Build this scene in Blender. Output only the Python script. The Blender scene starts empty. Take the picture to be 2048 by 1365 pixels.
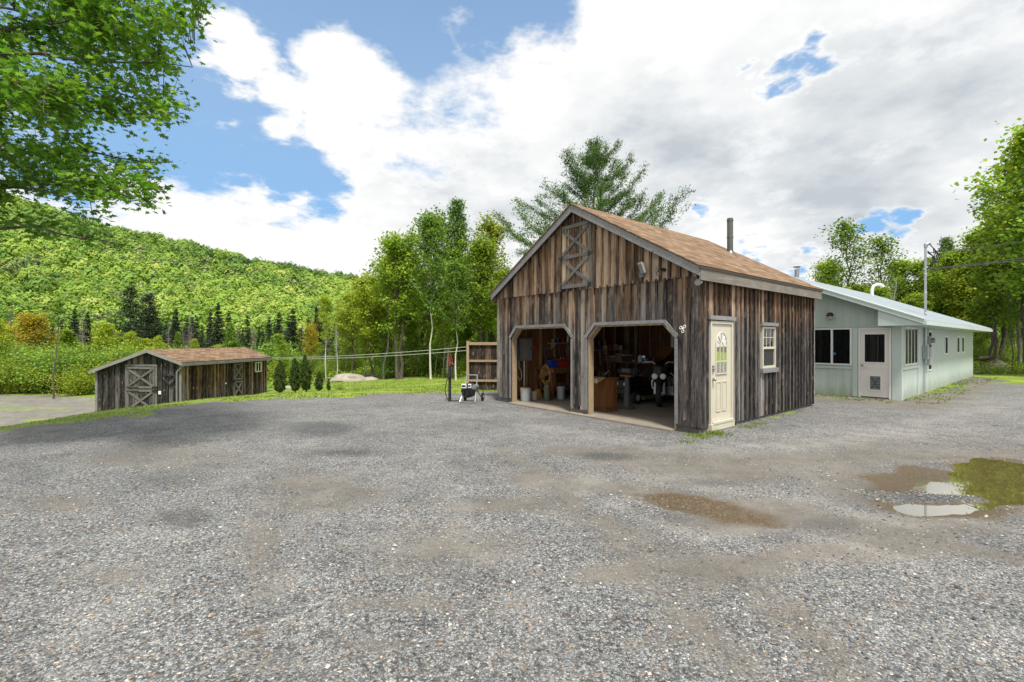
import bpy, math, random
import numpy as np
from mathutils import Vector, Matrix

R = math.radians
random.seed(7)
rng = np.random.default_rng(11)
SC = bpy.context.scene
COL = SC.collection

# ---------------------------------------------------------------- camera
F = 914.0            # focal length in pixels of the 2048 px wide photograph
CH = 1.7
cam = bpy.data.cameras.new('camera')
cam.sensor_width = 36.0
cam.lens = F / 2048 * 36.0
cam.clip_start = 0.05
cam.clip_end = 5000
camo = bpy.data.objects.new('camera', cam)
COL.objects.link(camo)
camo.location = (0, 0, CH)
camo.rotation_euler = (R(90), 0, 0)
SC.camera = camo
SC.render.resolution_x = 1024
SC.render.resolution_y = 682
SC.render.engine = 'CYCLES'
SC.cycles.max_bounces = 6
SC.cycles.transparent_max_bounces = 8

# ---------------------------------------------------------------- light
SUN_EL, SUN_AZ = 64.0, 164.0      # azimuth clockwise from +Y
world = bpy.data.worlds.new('World')
SC.world = world
world.use_nodes = True
sun = bpy.data.lights.new('sun', 'SUN')
sun.energy = 3.2
sun.angle = R(9)
sun.color = (1.0, 0.95, 0.86)
suno = bpy.data.objects.new('sun', sun)
COL.objects.link(suno)
sd = Vector((math.sin(R(SUN_AZ)) * math.cos(R(SUN_EL)), math.cos(R(SUN_AZ)) * math.cos(R(SUN_EL)), math.sin(R(SUN_EL))))
suno.rotation_euler = (-sd).to_track_quat('-Z', 'Y').to_euler()
SC.view_settings.view_transform = 'Standard'
SC.view_settings.look = 'None'
SC.view_settings.exposure = 0.86
SC.view_settings.gamma = 1.0


# ---------------------------------------------------------------- node helpers
class NT:
    def __init__(s, nt):
        s.t = nt
        nt.nodes.clear()

    def n(s, typ, **kw):
        nd = s.t.nodes.new(typ)
        for k, v in kw.items():
            if k == 'ins':
                for kk, vv in v.items():
                    s.set(nd, kk, vv)
            else:
                setattr(nd, k, v)
        return nd

    def set(s, nd, key, v):
        sock = nd.inputs[key]
        if isinstance(v, bpy.types.NodeSocket):
            s.t.links.new(v, sock)
        elif isinstance(v, bpy.types.Node):
            s.t.links.new(v.outputs[0], sock)
        else:
            if sock.type == 'RGBA' and len(v) == 3:
                v = (*v, 1)
            sock.default_value = v

    def math(s, op, a, b=0.0, c=None, clamp=False):
        nd = s.n('ShaderNodeMath', operation=op, use_clamp=clamp)
        s.set(nd, 0, a)
        s.set(nd, 1, b)
        if c is not None:
            s.set(nd, 2, c)
        return nd.outputs[0]

    def vmath(s, op, a, b=(0, 0, 0)):
        nd = s.n('ShaderNodeVectorMath', operation=op)
        s.set(nd, 0, a)
        if op == 'SCALE':
            s.set(nd, 'Scale', b)
            return nd.outputs[0]
        s.set(nd, 1, b)
        return nd.outputs['Value'] if op in ('DISTANCE', 'DOT_PRODUCT', 'LENGTH') else nd.outputs[0]

    def mix(s, f, a, b, blend='MIX'):
        nd = s.n('ShaderNodeMix', data_type='RGBA', blend_type=blend)
        s.set(nd, 0, f)
        s.set(nd, 6, a)
        s.set(nd, 7, b)
        return nd.outputs[2]

    def ramp(s, f, stops, interp='LINEAR'):
        nd = s.n('ShaderNodeValToRGB')
        cr = nd.color_ramp
        cr.interpolation = interp
        while len(cr.elements) < len(stops):
            cr.elements.new(0.5)
        for e, (p, c) in zip(cr.elements, stops):
            e.position = p
            e.color = (*c, 1) if len(c) == 3 else c
        s.set(nd, 0, f)
        return nd.outputs[0]

    def rng(s, v, a, b, c=0.0, d=1.0, smooth=False):
        nd = s.n('ShaderNodeMapRange')
        if smooth:
            nd.interpolation_type = 'SMOOTHSTEP'
        for i, x in enumerate((v, a, b, c, d)):
            s.set(nd, i, x)
        return nd.outputs[0]

    def noise(s, vec, scale, detail=4, rough=0.55, dist=0.0, out=0):
        nd = s.n('ShaderNodeTexNoise')
        s.set(nd, 'Vector', vec)
        s.set(nd, 'Scale', scale)
        s.set(nd, 'Detail', detail)
        s.set(nd, 'Roughness', rough)
        s.set(nd, 'Distortion', dist)
        return nd.outputs[out]

    def scale(s, vec, sc):
        nd = s.n('ShaderNodeMapping')
        s.set(nd, 'Vector', vec)
        nd.inputs['Scale'].default_value = sc
        return nd.outputs[0]


def new_mat(name):
    m = bpy.data.materials.new(name)
    m.use_nodes = True
    return m, NT(m.node_tree)


def finish(t, color, rough=0.7, metal=0.0, bump=None, bstr=0.3, bdist=0.01, spec=0.4, trans=0.0, extra=None):
    p = t.n('ShaderNodeBsdfPrincipled')
    t.set(p, 'Base Color', color)
    t.set(p, 'Roughness', rough)
    t.set(p, 'Metallic', metal)
    t.set(p, 'Specular IOR Level', spec)
    if trans:
        t.set(p, 'Transmission Weight', trans)
    if bump is not None:
        b = t.n('ShaderNodeBump')
        t.set(b, 'Height', bump)
        b.inputs['Strength'].default_value = bstr
        b.inputs['Distance'].default_value = bdist
        t.set(p, 'Normal', b.outputs[0])
    o = t.n('ShaderNodeOutputMaterial')
    t.set(o, 0, p.outputs[0])
    return p


# ---------------------------------------------------------------- world: Nishita sky with cloud cover
def pdir(u, v):
    return Vector(((u - 1024) / F, 1.0, (682.5 - v) / F)).normalized()


def build_world():
    t = NT(world.node_tree)
    sky = t.n('ShaderNodeTexSky', sky_type='NISHITA', sun_disc=False)
    sky.sun_elevation = R(SUN_EL)
    sky.sun_rotation = R(SUN_AZ)
    sky.air_density = 1.0
    sky.dust_density = 0.3
    sky.ozone_density = 2.5
    d = t.n('ShaderNodeTexCoord').outputs['Generated']
    sep = t.n('ShaderNodeSeparateXYZ')
    t.set(sep, 0, d)
    # project direction onto a cloud deck for natural perspective in the cloud texture
    zz = t.math('MAXIMUM', sep.outputs[2], 0.0)
    h = t.math('ADD', zz, 0.35)
    dv = t.n('ShaderNodeCombineXYZ')
    t.set(dv, 0, t.math('DIVIDE', sep.outputs[0], h))
    t.set(dv, 1, t.math('DIVIDE', sep.outputs[1], h))
    t.set(dv, 2, t.math('MULTIPLY', zz, 1.6))
    p = dv.outputs[0]
    # where the photograph's sky opens to blue: (u, v, radius, weight)
    holes = [(450, 140, .10, .7), (520, 20, .14, 1), (680, 10, .13, 1), (860, 20, .12, 1), (980, 25, .09, .9), (1040, -30, .1, .8),
             (300, 160, .17, 1), (430, 230, .13, 1), (500, 300, .10, .95), (560, 340, .09, .95), (625, 365, .07, .9),
             (230, 240, .12, .9), (180, 40, .2, .9), (700, -120, .3, 1), (300, -100, .3, 1),
             (1565, 148, .03, .8), (1615, 125, .033, .85), (1505, 152, .018, .65), (845, 190, .03, .62), (890, 238, .015, .5),
             (1590, 515, .035, .8), (1500, 520, .03, .7), (1730, 468, .03, .7), (1800, 480, .03, .7), (1410, 440, .025, .62),
             (100, 330, .07, .6)]
    acc = None
    warp = t.vmath('SCALE', t.vmath('SUBTRACT', t.noise(p, 3.2, 5, .6, out=1), (.5, .5, .5)), .22)
    dw = t.vmath('ADD', d, warp)
    for (u, v, r, w) in holes:
        dist = t.vmath('DISTANCE', dw, tuple(pdir(u, v)))
        g = t.rng(dist, r * 1.5, r * .3, 0.0, w, True)
        acc = g if acc is None else t.math('MAXIMUM', acc, g)
    n1 = t.noise(p, 5.5, 9, .62)
    # cloud streak inside the big opening
    streaks = [(450, 70, .045, .9), (500, 120, .05, .9), (560, 170, .05, .9), (620, 110, .06, .8), (560, 280, .04, .6), (700, 160, .1, .9), (400, 250, .03, .5)]
    sa = None
    for (u, v, r, w) in streaks:
        dist = t.vmath('DISTANCE', dw, tuple(pdir(u, v)))
        g = t.rng(dist, r * 1.5, r * .3, 0.0, w, True)
        sa = g if sa is None else t.math('MAXIMUM', sa, g)
    field = t.math('SUBTRACT', acc, t.math('MULTIPLY', sa, .95))
    field = t.math('ADD', field, t.math('MULTIPLY', t.math('SUBTRACT', n1, .5), 1.9))
    cover = t.rng(field, .74, .24, 0, 1, True)
    # soft light and dark bodies in the cloud
    n2 = t.noise(p, 1.5, 5, .5)
    n3 = t.noise(t.vmath('ADD', p, (3.1, 7.7, 0)), 4.5, 8, .6)
    sh = t.math('ADD', t.math('MULTIPLY', n2, .75), t.math('MULTIPLY', n3, .85))
    sh = t.math('SUBTRACT', sh, .21)
    dark = [(1330, 300, .17, .3), (1900, 100, .35, .15), (950, 370, .18, .2), (800, 380, .14, .16), (1650, 250, .2, .12), (1700, 330, .2, .18), (1280, 330, .16, .2), (600, 440, .1, .12)]
    da = None
    for (u, v, r, w) in dark:
        g = t.rng(t.vmath('DISTANCE', dw, tuple(pdir(u, v))), r * 1.4, r * .1, 0, w, True)
        da = g if da is None else t.math('ADD', da, g)
    sh = t.math('SUBTRACT', t.math('ADD', sh, .07), da)
    edge = t.rng(field, .05, .4, 0, .18, True)
    sh = t.math('ADD', sh, edge)
    cc = t.ramp(sh, [(.16, (3.1, 3.4, 3.65)), (.34, (4.1, 4.3, 4.45)), (.50, (5.0, 5.1, 5.15)), (.68, (5.7, 5.7, 5.65))])
    lowk = t.rng(sep.outputs[2], .05, .45, .62, 1.0)
    lowc = t.n('ShaderNodeCombineXYZ')
    t.set(lowc, 0, t.math('MULTIPLY', lowk, t.rng(lowk, .62, 1, .72, 1)))
    t.set(lowc, 1, lowk)
    t.set(lowc, 2, t.rng(lowk, .62, 1, .82, 1))
    skyc = t.mix(t.rng(sep.outputs[2], .75, .2, .2, .5), t.mix(1.0, sky.outputs[0], (.85, 1.05, 1.14), 'MULTIPLY'), (3.1, 4.2, 5.1))
    skyc = t.mix(1.0, skyc, lowc.outputs[0], 'MULTIPLY')
    col = t.mix(cover, skyc, cc)
    # toward and below the horizon
    bg = t.n('ShaderNodeBackground')
    t.set(bg, 'Color', col)
    bg.inputs['Strength'].default_value = 0.1
    o = t.n('ShaderNodeOutputWorld')
    t.set(o, 0, bg.outputs[0])


build_world()


# ---------------------------------------------------------------- mesh builder
class MB:
    def __init__(s):
        s.v = []
        s.f = []
        s.c = []

    def add(s, vs, fs, col=None):
        b = len(s.v)
        s.v.extend([tuple(x) for x in vs])
        if col is None:
            col = (random.random(), random.random(), random.random())
        for f in fs:
            s.f.append(tuple(b + i for i in f))
            s.c.append(col)

    def hexa(s, p, col=None):   # p: 4 bottom (ccw), 4 top
        s.add(p, [(3, 2, 1, 0), (4, 5, 6, 7), (0, 1, 5, 4), (1, 2, 6, 5), (2, 3, 7, 6), (3, 0, 4, 7)], col)

    def box(s, x0, x1, y0, y1, z0, z1, col=None):
        s.hexa([(x0, y0, z0), (x1, y0, z0), (x1, y1, z0), (x0, y1, z0), (x0, y0, z1), (x1, y0, z1), (x1, y1, z1), (x0, y1, z1)], col)

    def bar(s, p, q, w, h, up=(0, 0, 1), col=None):
        p, q, up = Vector(p), Vector(q), Vector(up)
        d = (q - p).normalized()
        a = d.cross(up)
        if a.length < 1e-4:
            a = d.cross(Vector((1, 0, 0)))
        a.normalize()
        b = a.cross(d).normalized()
        a *= w / 2
        b *= h / 2
        s.hexa([p - a - b, p + a - b, q + a - b, q - a - b, p - a + b, p + a + b, q + a + b, q - a + b], col)

    def tube(s, pts, r, n=8, cap=True, col=None, closed=False):
        pts = [Vector(p) for p in pts]
        m = len(pts)
        rs = r if isinstance(r, (list, tuple)) else [r] * m
        vs, fs = [], []
        prev = None
        for i, p in enumerate(pts):
            if closed:
                d = pts[(i + 1) % m] - pts[i - 1]
            else:
                d = pts[min(i + 1, m - 1)] - pts[max(i - 1, 0)]
            d.normalize()
            if prev is None:
                a = d.cross(Vector((0, 0, 1)))
                if a.length < .1:
                    a = d.cross(Vector((1, 0, 0)))
            else:
                a = prev - d * prev.dot(d)
            a.normalize()
            prev = a
            b = d.cross(a)
            for k in range(n):
                th = 2 * math.pi * k / n
                vs.append(p + (a * math.cos(th) + b * math.sin(th)) * rs[i])
        for i in range(m if closed else m - 1):
            for k in range(n):
                j = (i + 1) % m
                fs.append((i * n + k, i * n + (k + 1) % n, j * n + (k + 1) % n, j * n + k))
        if cap and not closed:
            fs.append(tuple(range(n - 1, -1, -1)))
            fs.append(tuple((m - 1) * n + k for k in range(n)))
        s.add(vs, fs, col)

    def cyl(s, p, q, r0, r1=None, n=16, col=None):
        s.tube([p, q], [r0, r0 if r1 is None else r1], n, True, col)

    def ring(s, c, axis, rad, r, n=24, k=8, col=None):
        axis = Vector(axis).normalized()
        a = axis.cross(Vector((0, 0, 1)))
        if a.length < .1:
            a = axis.cross(Vector((1, 0, 0)))
        a.normalize()
        b = axis.cross(a)
        c = Vector(c)
        s.tube([c + (a * math.cos(2 * math.pi * i / n) + b * math.sin(2 * math.pi * i / n)) * rad for i in range(n)], r, k, False, col, True)

    def ball(s, c, r, sc=(1, 1, 1), n=12, m=8, col=None):
        vs = [(c[0], c[1], c[2] + r * sc[2])]
        for i in range(1, m):
            ph = math.pi * i / m
            for k in range(n):
                th = 2 * math.pi * k / n
                vs.append((c[0] + r * sc[0] * math.sin(ph) * math.cos(th), c[1] + r * sc[1] * math.sin(ph) * math.sin(th), c[2] + r * sc[2] * math.cos(ph)))
        vs.append((c[0], c[1], c[2] - r * sc[2]))
        fs = []
        for k in range(n):
            fs.append((0, 1 + k, 1 + (k + 1) % n))
            fs.append((len(vs) - 1, 1 + (m - 2) * n + (k + 1) % n, 1 + (m - 2) * n + k))
        for i in range(m - 2):
            for k in range(n):
                a, b = 1 + i * n + k, 1 + i * n + (k + 1) % n
                fs.append((a, a + n, b + n, b))
        s.add(vs, fs, col)

    def prism(s, poly, axis, a, b, col=None):  # poly: 2D points ccw, extruded along axis from a to b
        def P(p, t):
            return (t, p[0], p[1]) if axis == 'x' else ((p[0], t, p[1]) if axis == 'y' else (p[0], p[1], t))
        n = len(poly)
        vs = [P(p, a) for p in poly] + [P(p, b) for p in poly]
        fs = [tuple(range(n - 1, -1, -1)), tuple(range(n, 2 * n))]
        for i in range(n):
            fs.append((i, (i + 1) % n, n + (i + 1) % n, n + i))
        s.add(vs, fs, col)

    def lathe(s, prof, c=(0, 0, 0), n=20, col=None):
        vs, fs = [], []
        for (r, z) in prof:
            for k in range(n):
                th = 2 * math.pi * k / n
                vs.append((c[0] + r * math.cos(th), c[1] + r * math.sin(th), c[2] + z))
        for i in range(len(prof) - 1):
            for k in range(n):
                fs.append((i * n + k, i * n + (k + 1) % n, (i + 1) * n + (k + 1) % n, (i + 1) * n + k))
        fs.append(tuple(range(n - 1, -1, -1)))
        fs.append(tuple((len(prof) - 1) * n + k for k in range(n)))
        s.add(vs, fs, col)

    def build(s, name, mat, parent=None, smooth=False, bevel=0.0):
        me = bpy.data.meshes.new(name)
        me.from_pydata(s.v, [], s.f)
        a = me.color_attributes.new('rnd', 'FLOAT_COLOR', 'CORNER')
        cnt = np.array([len(f) for f in s.f])
        cc = np.repeat(np.array([(*c, 1.0) for c in s.c], dtype=np.float32), cnt, axis=0)
        a.data.foreach_set('color', cc.ravel())
        if smooth:
            me.polygons.foreach_set('use_smooth', np.ones(len(me.polygons), dtype=bool))
            try:
                me.set_sharp_from_angle(angle=R(40))
            except Exception:
                pass
        me.materials.append(mat)
        me.update()
        o = bpy.data.objects.new(name, me)
        COL.objects.link(o)
        if parent is not None:
            o.parent = parent
        if bevel:
            b = o.modifiers.new('bevel', 'BEVEL')
            b.width = bevel
            b.segments = 2
            b.limit_method = 'ANGLE'
        return o


def np_mesh(name, verts, nper, mat, cols, extra_attr=None):
    """one mesh of n-gons that all have nper corners; verts (N,nper,3), cols (N,3)"""
    N = verts.shape[0]
    me = bpy.data.meshes.new(name)
    me.vertices.add(N * nper)
    me.vertices.foreach_set('co', verts.astype(np.float32).ravel())
    me.loops.add(N * nper)
    me.loops.foreach_set('vertex_index', np.arange(N * nper, dtype=np.int32))
    me.polygons.add(N)
    me.polygons.foreach_set('loop_start', np.arange(N, dtype=np.int32) * nper)
    me.update(calc_edges=True)
    a = me.color_attributes.new('rnd', 'FLOAT_COLOR', 'CORNER')
    c4 = np.ones((N, 4), dtype=np.float32)
    c4[:, :3] = cols
    a.data.foreach_set('color', np.repeat(c4, nper, axis=0).ravel())
    me.materials.append(mat)
    return me


def link_mesh(name, me, parent=None):
    o = bpy.data.objects.new(name, me)
    COL.objects.link(o)
    if parent is not None:
        o.parent = parent
    return o


def thing(name, label, cat, loc=(0, 0, 0), rz=0.0, group=None, scale=1.0):
    o = bpy.data.objects.new(name, None)
    COL.objects.link(o)
    o.location = loc
    o.rotation_euler = (0, 0, rz)
    o.scale = (scale,) * 3 if not isinstance(scale, tuple) else scale
    o.empty_display_size = .2
    return tag(o, label, cat, group)


def tag(o, label=None, cat=None, group=None, kind=None):
    if label:
        o['label'] = label
    if cat:
        o['category'] = cat
    if group:
        o['group'] = group
    if kind:
        o['kind'] = kind
    return o


def copy_tree(o, parent=None):
    c = o.copy()
    COL.objects.link(c)
    c.parent = parent
    for ch in [x for x in COL.objects if x.parent is o]:
        copy_tree(ch, c)
    return c


# ---------------------------------------------------------------- materials
def attr(t, name='rnd'):
    a = t.n('ShaderNodeAttribute')
    a.attribute_name = name
    s = t.n('ShaderNodeSeparateColor')
    t.set(s, 0, a.outputs['Color'])
    return s.outputs


def objco(t):
    return t.n('ShaderNodeTexCoord').outputs['Object']


def plain(name, col, rough=.6, metal=0.0, spec=.4, var=.15, vs=8.0, bump=0.0):
    m, t = new_mat(name)
    co = objco(t)
    n = t.noise(co, vs, 4, .6)
    dk = tuple(c * (1 - var) for c in col)
    lt = tuple(min(1, c * (1 + var)) for c in col)
    c = t.mix(n, dk, lt)
    finish(t, c, rough, metal, n if bump else None, bump, .01, spec)
    return m


def weathered(name, z0, z1, warm=1.0, dark=0.0, grain='z', base_warm=0.0, silver=0.5):
    """rough sawn boards weathered from tan/orange (sheltered) to grey and near black"""
    m, t = new_mat(name)
    co = objco(t)
    at = attr(t)
    off = t.n('ShaderNodeCombineXYZ')
    t.set(off, 0, t.math('MULTIPLY', at[0], 37.0))
    t.set(off, 1, t.math('MULTIPLY', at[1], 23.0))
    t.set(off, 2, t.math('MULTIPLY', at[0], 91.0))
    p = t.vmath('ADD', co, off.outputs[0])
    sc = {'z': (1, 1, .035), 'x': (.035, 1, 1), 'y': (1, .035, 1)}[grain]
    sc2 = {'z': (1, 1, .10), 'x': (.16, 1, 1), 'y': (1, .16, 1)}[grain]
    g1 = t.noise(t.scale(p, sc), 46, 8, .78, .15)         # fine grain
    g2 = t.noise(t.scale(p, sc2), 11, 6, .7, .6)       # streaks
    g3 = t.noise(p, 2.3, 4, .6)
    sep = t.n('ShaderNodeSeparateXYZ')
    t.set(sep, 0, co)
    zz = t.math('ADD', sep.outputs[2], t.math('MULTIPLY', t.math('SUBTRACT', at[1], .5), .75 * abs(z1 - z0) + .2))
    zz = t.math('ADD', zz, t.math('MULTIPLY', t.math('SUBTRACT', g2, .5), 1.2))
    w = t.rng(zz, z0, z1, base_warm, 1.0, True)
    w = t.math('MULTIPLY', w, warm)
    bl = t.math('MULTIPLY', t.math('SUBTRACT', at[0], .5), .34)
    v = t.math('ADD', t.math('ADD', t.math('MULTIPLY', g1, .62), t.math('MULTIPLY', g2, .58)), bl)
    v = t.math('MULTIPLY_ADD', v, 1.55, -.34 - dark)
    grey = t.ramp(v, [(.26, (.014, .013, .014)), (.44, (.058, .054, .054)), (.60, (.145, .137, .134)), (.84, (.30 * silver * 2, .285 * silver * 2, .27 * silver * 2))])
    tan = t.ramp(v, [(.24, (.022, .013, .009)), (.42, (.11, .062, .033)), (.58, (.27, .155, .085)), (.84, (.47, .35, .24))])
    c = t.mix(w, grey, tan)
    # pale bare patches and knots
    vor = t.n('ShaderNodeTexVoronoi')
    t.set(vor, 'Vector', t.scale(p, {'z': (1, 1, .45), 'x': (.45, 1, 1), 'y': (1, .45, 1)}[grain]))
    vor.inputs['Scale'].default_value = 5.5
    kn = t.rng(vor.outputs['Distance'], .055, .10, 1, 0)
    kn2 = t.rng(vor.outputs['Distance'], .12, .20, 1, 0)
    c = t.mix(t.math('MULTIPLY', kn2, .5), c, (.33, .24, .17))
    c = t.mix(t.math('MULTIPLY', kn, .8), c, (.10, .045, .022))
    pt = t.rng(t.noise(t.scale(p, sc2), 11, 5, .7), .63, .72, 0, .45)
    c = t.mix(pt, c, (.40, .35, .31))
    c = t.mix(t.rng(g3, .30, .44, .45, 0), c, (.012, .011, .012))
    fine = t.noise(t.scale(p, sc), 120, 3, .7)
    c = t.mix(t.rng(fine, .56, .66, 0, .38), c, (.42, .38, .34))
    c = t.mix(t.rng(fine, .44, .34, 0, .55), c, (.010, .009, .009))
    finish(t, c, .85, 0, g1, .5, .008, .2)
    return m


def trimwood(name, c1, c2, grain='x'):
    m, t = new_mat(name)
    co = objco(t)
    at = attr(t)
    off = t.n('ShaderNodeCombineXYZ')
    t.set(off, 0, t.math('MULTIPLY', at[0], 37.0))
    t.set(off, 1, t.math('MULTIPLY', at[1], 13.0))
    p = t.vmath('ADD', co, off.outputs[0])
    sc = {'z': (1, 1, .08), 'x': (.08, 1, 1), 'y': (1, .08, 1), 'n': (1, 1, 1)}[grain]
    g = t.noise(t.scale(p, sc), 30, 6, .65, .4)
    g2 = t.noise(p, 3, 4, .6)
    v = t.math('ADD', t.math('MULTIPLY', g, .7), t.math('MULTIPLY', g2, .3))
    v = t.math('ADD', v, t.math('MULTIPLY', t.math('SUBTRACT', at[0], .5), .12))
    c = t.ramp(v, [(.3, c1), (.7, c2)])
    vor = t.n('ShaderNodeTexVoronoi')
    t.set(vor, 'Vector', p)
    vor.inputs['Scale'].default_value = 2.2
    c = t.mix(t.rng(vor.outputs['Distance'], .035, .07, .8, 0), c, tuple(x * .35 for x in c1))
    finish(t, c, .8, 0, g, .4, .006, .25)
    return m


def shingles(name):
    m, t = new_mat(name)
    co = objco(t)
    br = t.n('ShaderNodeTexBrick')
    t.set(br, 'Vector', co)
    br.offset = .5
    for k, v in (('Scale', 1.0), ('Brick Width', .31), ('Row Height', .125), ('Mortar Size', .006), ('Mortar Smooth', .3), ('Bias', 0.0)):
        br.inputs[k].default_value = v
    t.set(br, 'Color1', (0, 0, 0))
    t.set(br, 'Color2', (1, 1, 1))
    t.set(br, 'Mortar', (.5, .5, .5))
    n = t.noise(co, 90, 3, .7)
    n2 = t.noise(co, 1.4, 4, .6)
    bs = t.n('ShaderNodeSeparateColor')
    t.set(bs, 0, br.outputs['Color'])
    v = t.math('ADD', t.math('MULTIPLY', bs.outputs[0], .45), t.math('MULTIPLY', n, .4))
    v = t.math('ADD', v, t.math('MULTIPLY', n2, .25))
    c = t.ramp(v, [(.2, (.085, .055, .033)), (.5, (.18, .115, .070)), (.85, (.29, .20, .13))])
    c = t.mix(t.math('MULTIPLY', br.outputs['Fac'], .75), c, (.045, .025, .016))
    hh = t.math('SUBTRACT', t.math('MULTIPLY', n, .25), br.outputs['Fac'])
    finish(t, c, .9, 0, hh, .8, .012, .2)
    return m


def gravel_ground():
    m, t = new_mat('ground_surface')
    co = objco(t)
    mk = attr(t, 'mask')      # grass, dirt, damp
    mk2 = attr(t, 'mask2')    # mud, leaf litter, light
    # stones
    wv = t.vmath('SCALE', t.vmath('SUBTRACT', t.noise(co, 22, 3, .6, out=1), (.5, .5, .5)), .02)
    cw = t.vmath('ADD', co, wv)

    def vor(scale):
        v = t.n('ShaderNodeTexVoronoi')
        t.set(v, 'Vector', cw)
        v.inputs['Scale'].default_value = scale
        v.inputs['Randomness'].default_value = 1.0
        s = t.n('ShaderNodeSeparateColor')
        t.set(s, 0, v.outputs['Color'])
        return v.outputs['Distance'], s.outputs
    dA, cA = vor(58)
    dB, cB = vor(140)
    stops = [(.0, (.03, .032, .035)), (.2, (.07, .074, .079)), (.42, (.12, .13, .138)), (.62, (.18, .194, .208)), (.80, (.25, .265, .275)), (.95, (.40, .40, .385)), (1.0, (.6, .57, .52))]
    sA = t.ramp(cA[0], stops)
    sA = t.mix(t.rng(cA[1], .90, .93, 0, .7), sA, (.30, .21, .13))
    sA = t.mix(t.rng(cA[1], .06, .04, 0, .5), sA, (.30, .14, .08))
    sB = t.ramp(cB[0], stops)
    big = t.rng(cA[2], .35, .45, 0, 1)
    st = t.mix(big, sB, sA)
    gap = t.math('MULTIPLY', t.rng(dA, .42, .75, 0, .75), big)
    st = t.mix(gap, st, (.022, .022, .022))
    # larger tonal areas
    n1 = t.noise(t.scale(co, (1, 1.6, 1)), .55, 5, .6)
    n2 = t.noise(co, 2.6, 5, .65)
    n4 = t.noise(co, 14, 4, .7)
    fines = t.mix(n4, (.085, .074, .060), (.185, .168, .142))
    ff = t.math('ADD', mk[1], t.math('MULTIPLY', t.math('SUBTRACT', n2, .5), .9))
    ff = t.math('ADD', ff, t.math('MULTIPLY', t.math('SUBTRACT', t.noise(t.scale(co, (1, 1.8, 1)), .9, 6, .65), .42), .9))
    ff = t.rng(ff, .18, .8, .05, .9, True)
    c = t.mix(ff, st, fines)
    tone = t.rng(t.math('ADD', t.math('MULTIPLY', n1, .6), t.math('MULTIPLY', n2, .4)), .32, .68, .66, 1.34)
    tn = t.n('ShaderNodeCombineXYZ')
    for i in range(3):
        t.set(tn, i, tone)
    c = t.mix(1.0, c, tn.outputs[0], 'MULTIPLY')
    # damp, darker gravel
    dm = t.rng(t.math('MULTIPLY', mk[2], t.rng(n2, .3, .62, .55, 1.25)), .12, .8, 0, .72, True)
    c = t.mix(dm, c, (.022, .026, .034))
    # pale, dusty gravel
    lt = t.math('MULTIPLY', mk2[2], t.rng(n2, .35, .65, .25, 1))
    c = t.mix(t.math('MULTIPLY', lt, .50), c, t.mix(cB[0], (.20, .195, .18), (.50, .485, .455)))
    # wet mud
    md = t.math('ADD', mk2[0], t.math('MULTIPLY', t.math('SUBTRACT', n2, .5), .8))
    md = t.math('ADD', md, t.math('MULTIPLY', t.math('SUBTRACT', n4, .5), .35))
    mdf = t.rng(md, .30, .80, 0, .92, True)
    mdf = t.math('MULTIPLY', mdf, t.rng(cA[2], .80, .86, 1, .35))
    mudc = t.mix(n4, (.05, .034, .014), (.15, .10, .048))
    c = t.mix(mdf, c, mudc)
    # grass
    g1 = t.noise(co, .8, 5, .6)
    g2 = t.noise(t.scale(co, (1, 1, 1)), 18, 6, .75)
    gv = t.math('ADD', t.math('MULTIPLY', g1, .5), t.math('MULTIPLY', g2, .55))
    gc = t.ramp(gv, [(.32, (.07, .12, .014)), (.5, (.17, .25, .026)), (.66, (.28, .34, .04)), (.85, (.38, .36, .11))])
    gm = t.math('ADD', mk[0], t.math('MULTIPLY', t.math('SUBTRACT', t.noise(co, 6, 5, .7), .5), .55))
    gf = t.rng(gm, .42, .58, 0, 1, True)
    c = t.mix(gf, c, gc)
    # leaf litter / forest floor
    lf = t.rng(t.math('ADD', mk2[1], t.math('MULTIPLY', t.math('SUBTRACT', n2, .5), .6)), .35, .65, 0, 1, True)
    c = t.mix(lf, c, t.mix(g2, (.035, .04, .012), (.12, .11, .04)))
    hA = t.rng(dA, 0, .8, 1, 0)
    hh = t.math('ADD', t.math('MULTIPLY', t.math('MULTIPLY', hA, big), t.math('SUBTRACT', 1.0, t.math('MULTIPLY', ff, .8))), t.math('MULTIPLY', t.rng(dB, 0, .8, 1, 0), .35))
    rough = t.rng(mdf, 0, 1, .78, .28)
    finish(t, c, rough, 0, hh, .75, .018, .35)
    return m


def leafmat(name, stops, trans=.38, ovar=.25, hue=0.0):
    m, t = new_mat(name)
    at = attr(t)
    c = t.ramp(at[0], stops)
    oi = t.n('ShaderNodeObjectInfo')
    f = t.rng(oi.outputs['Random'], 0, 1, 1 - ovar, 1 + ovar)
    cb = t.n('ShaderNodeCombineXYZ')
    t.set(cb, 0, t.math('MULTIPLY', f, t.rng(at[1], 0, 1, 1 - hue, 1 + hue)))
    t.set(cb, 1, f)
    t.set(cb, 2, f)
    c = t.mix(1.0, c, cb.outputs[0], 'MULTIPLY')
    d = t.n('ShaderNodeBsdfPrincipled')
    t.set(d, 'Base Color', c)
    t.set(d, 'Roughness', .55)
    t.set(d, 'Specular IOR Level', .25)
    tr = t.n('ShaderNodeBsdfTranslucent')
    t.set(tr, 'Color', t.mix(1.0, c, (1.3, 1.25, .7), 'MULTIPLY'))
    mx = t.n('ShaderNodeMixShader')
    t.set(mx, 0, trans)
    t.set(mx, 1, d.outputs[0])
    t.set(mx, 2, tr.outputs[0])
    o = t.n('ShaderNodeOutputMaterial')
    t.set(o, 0, mx.outputs[0])
    return m


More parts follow.
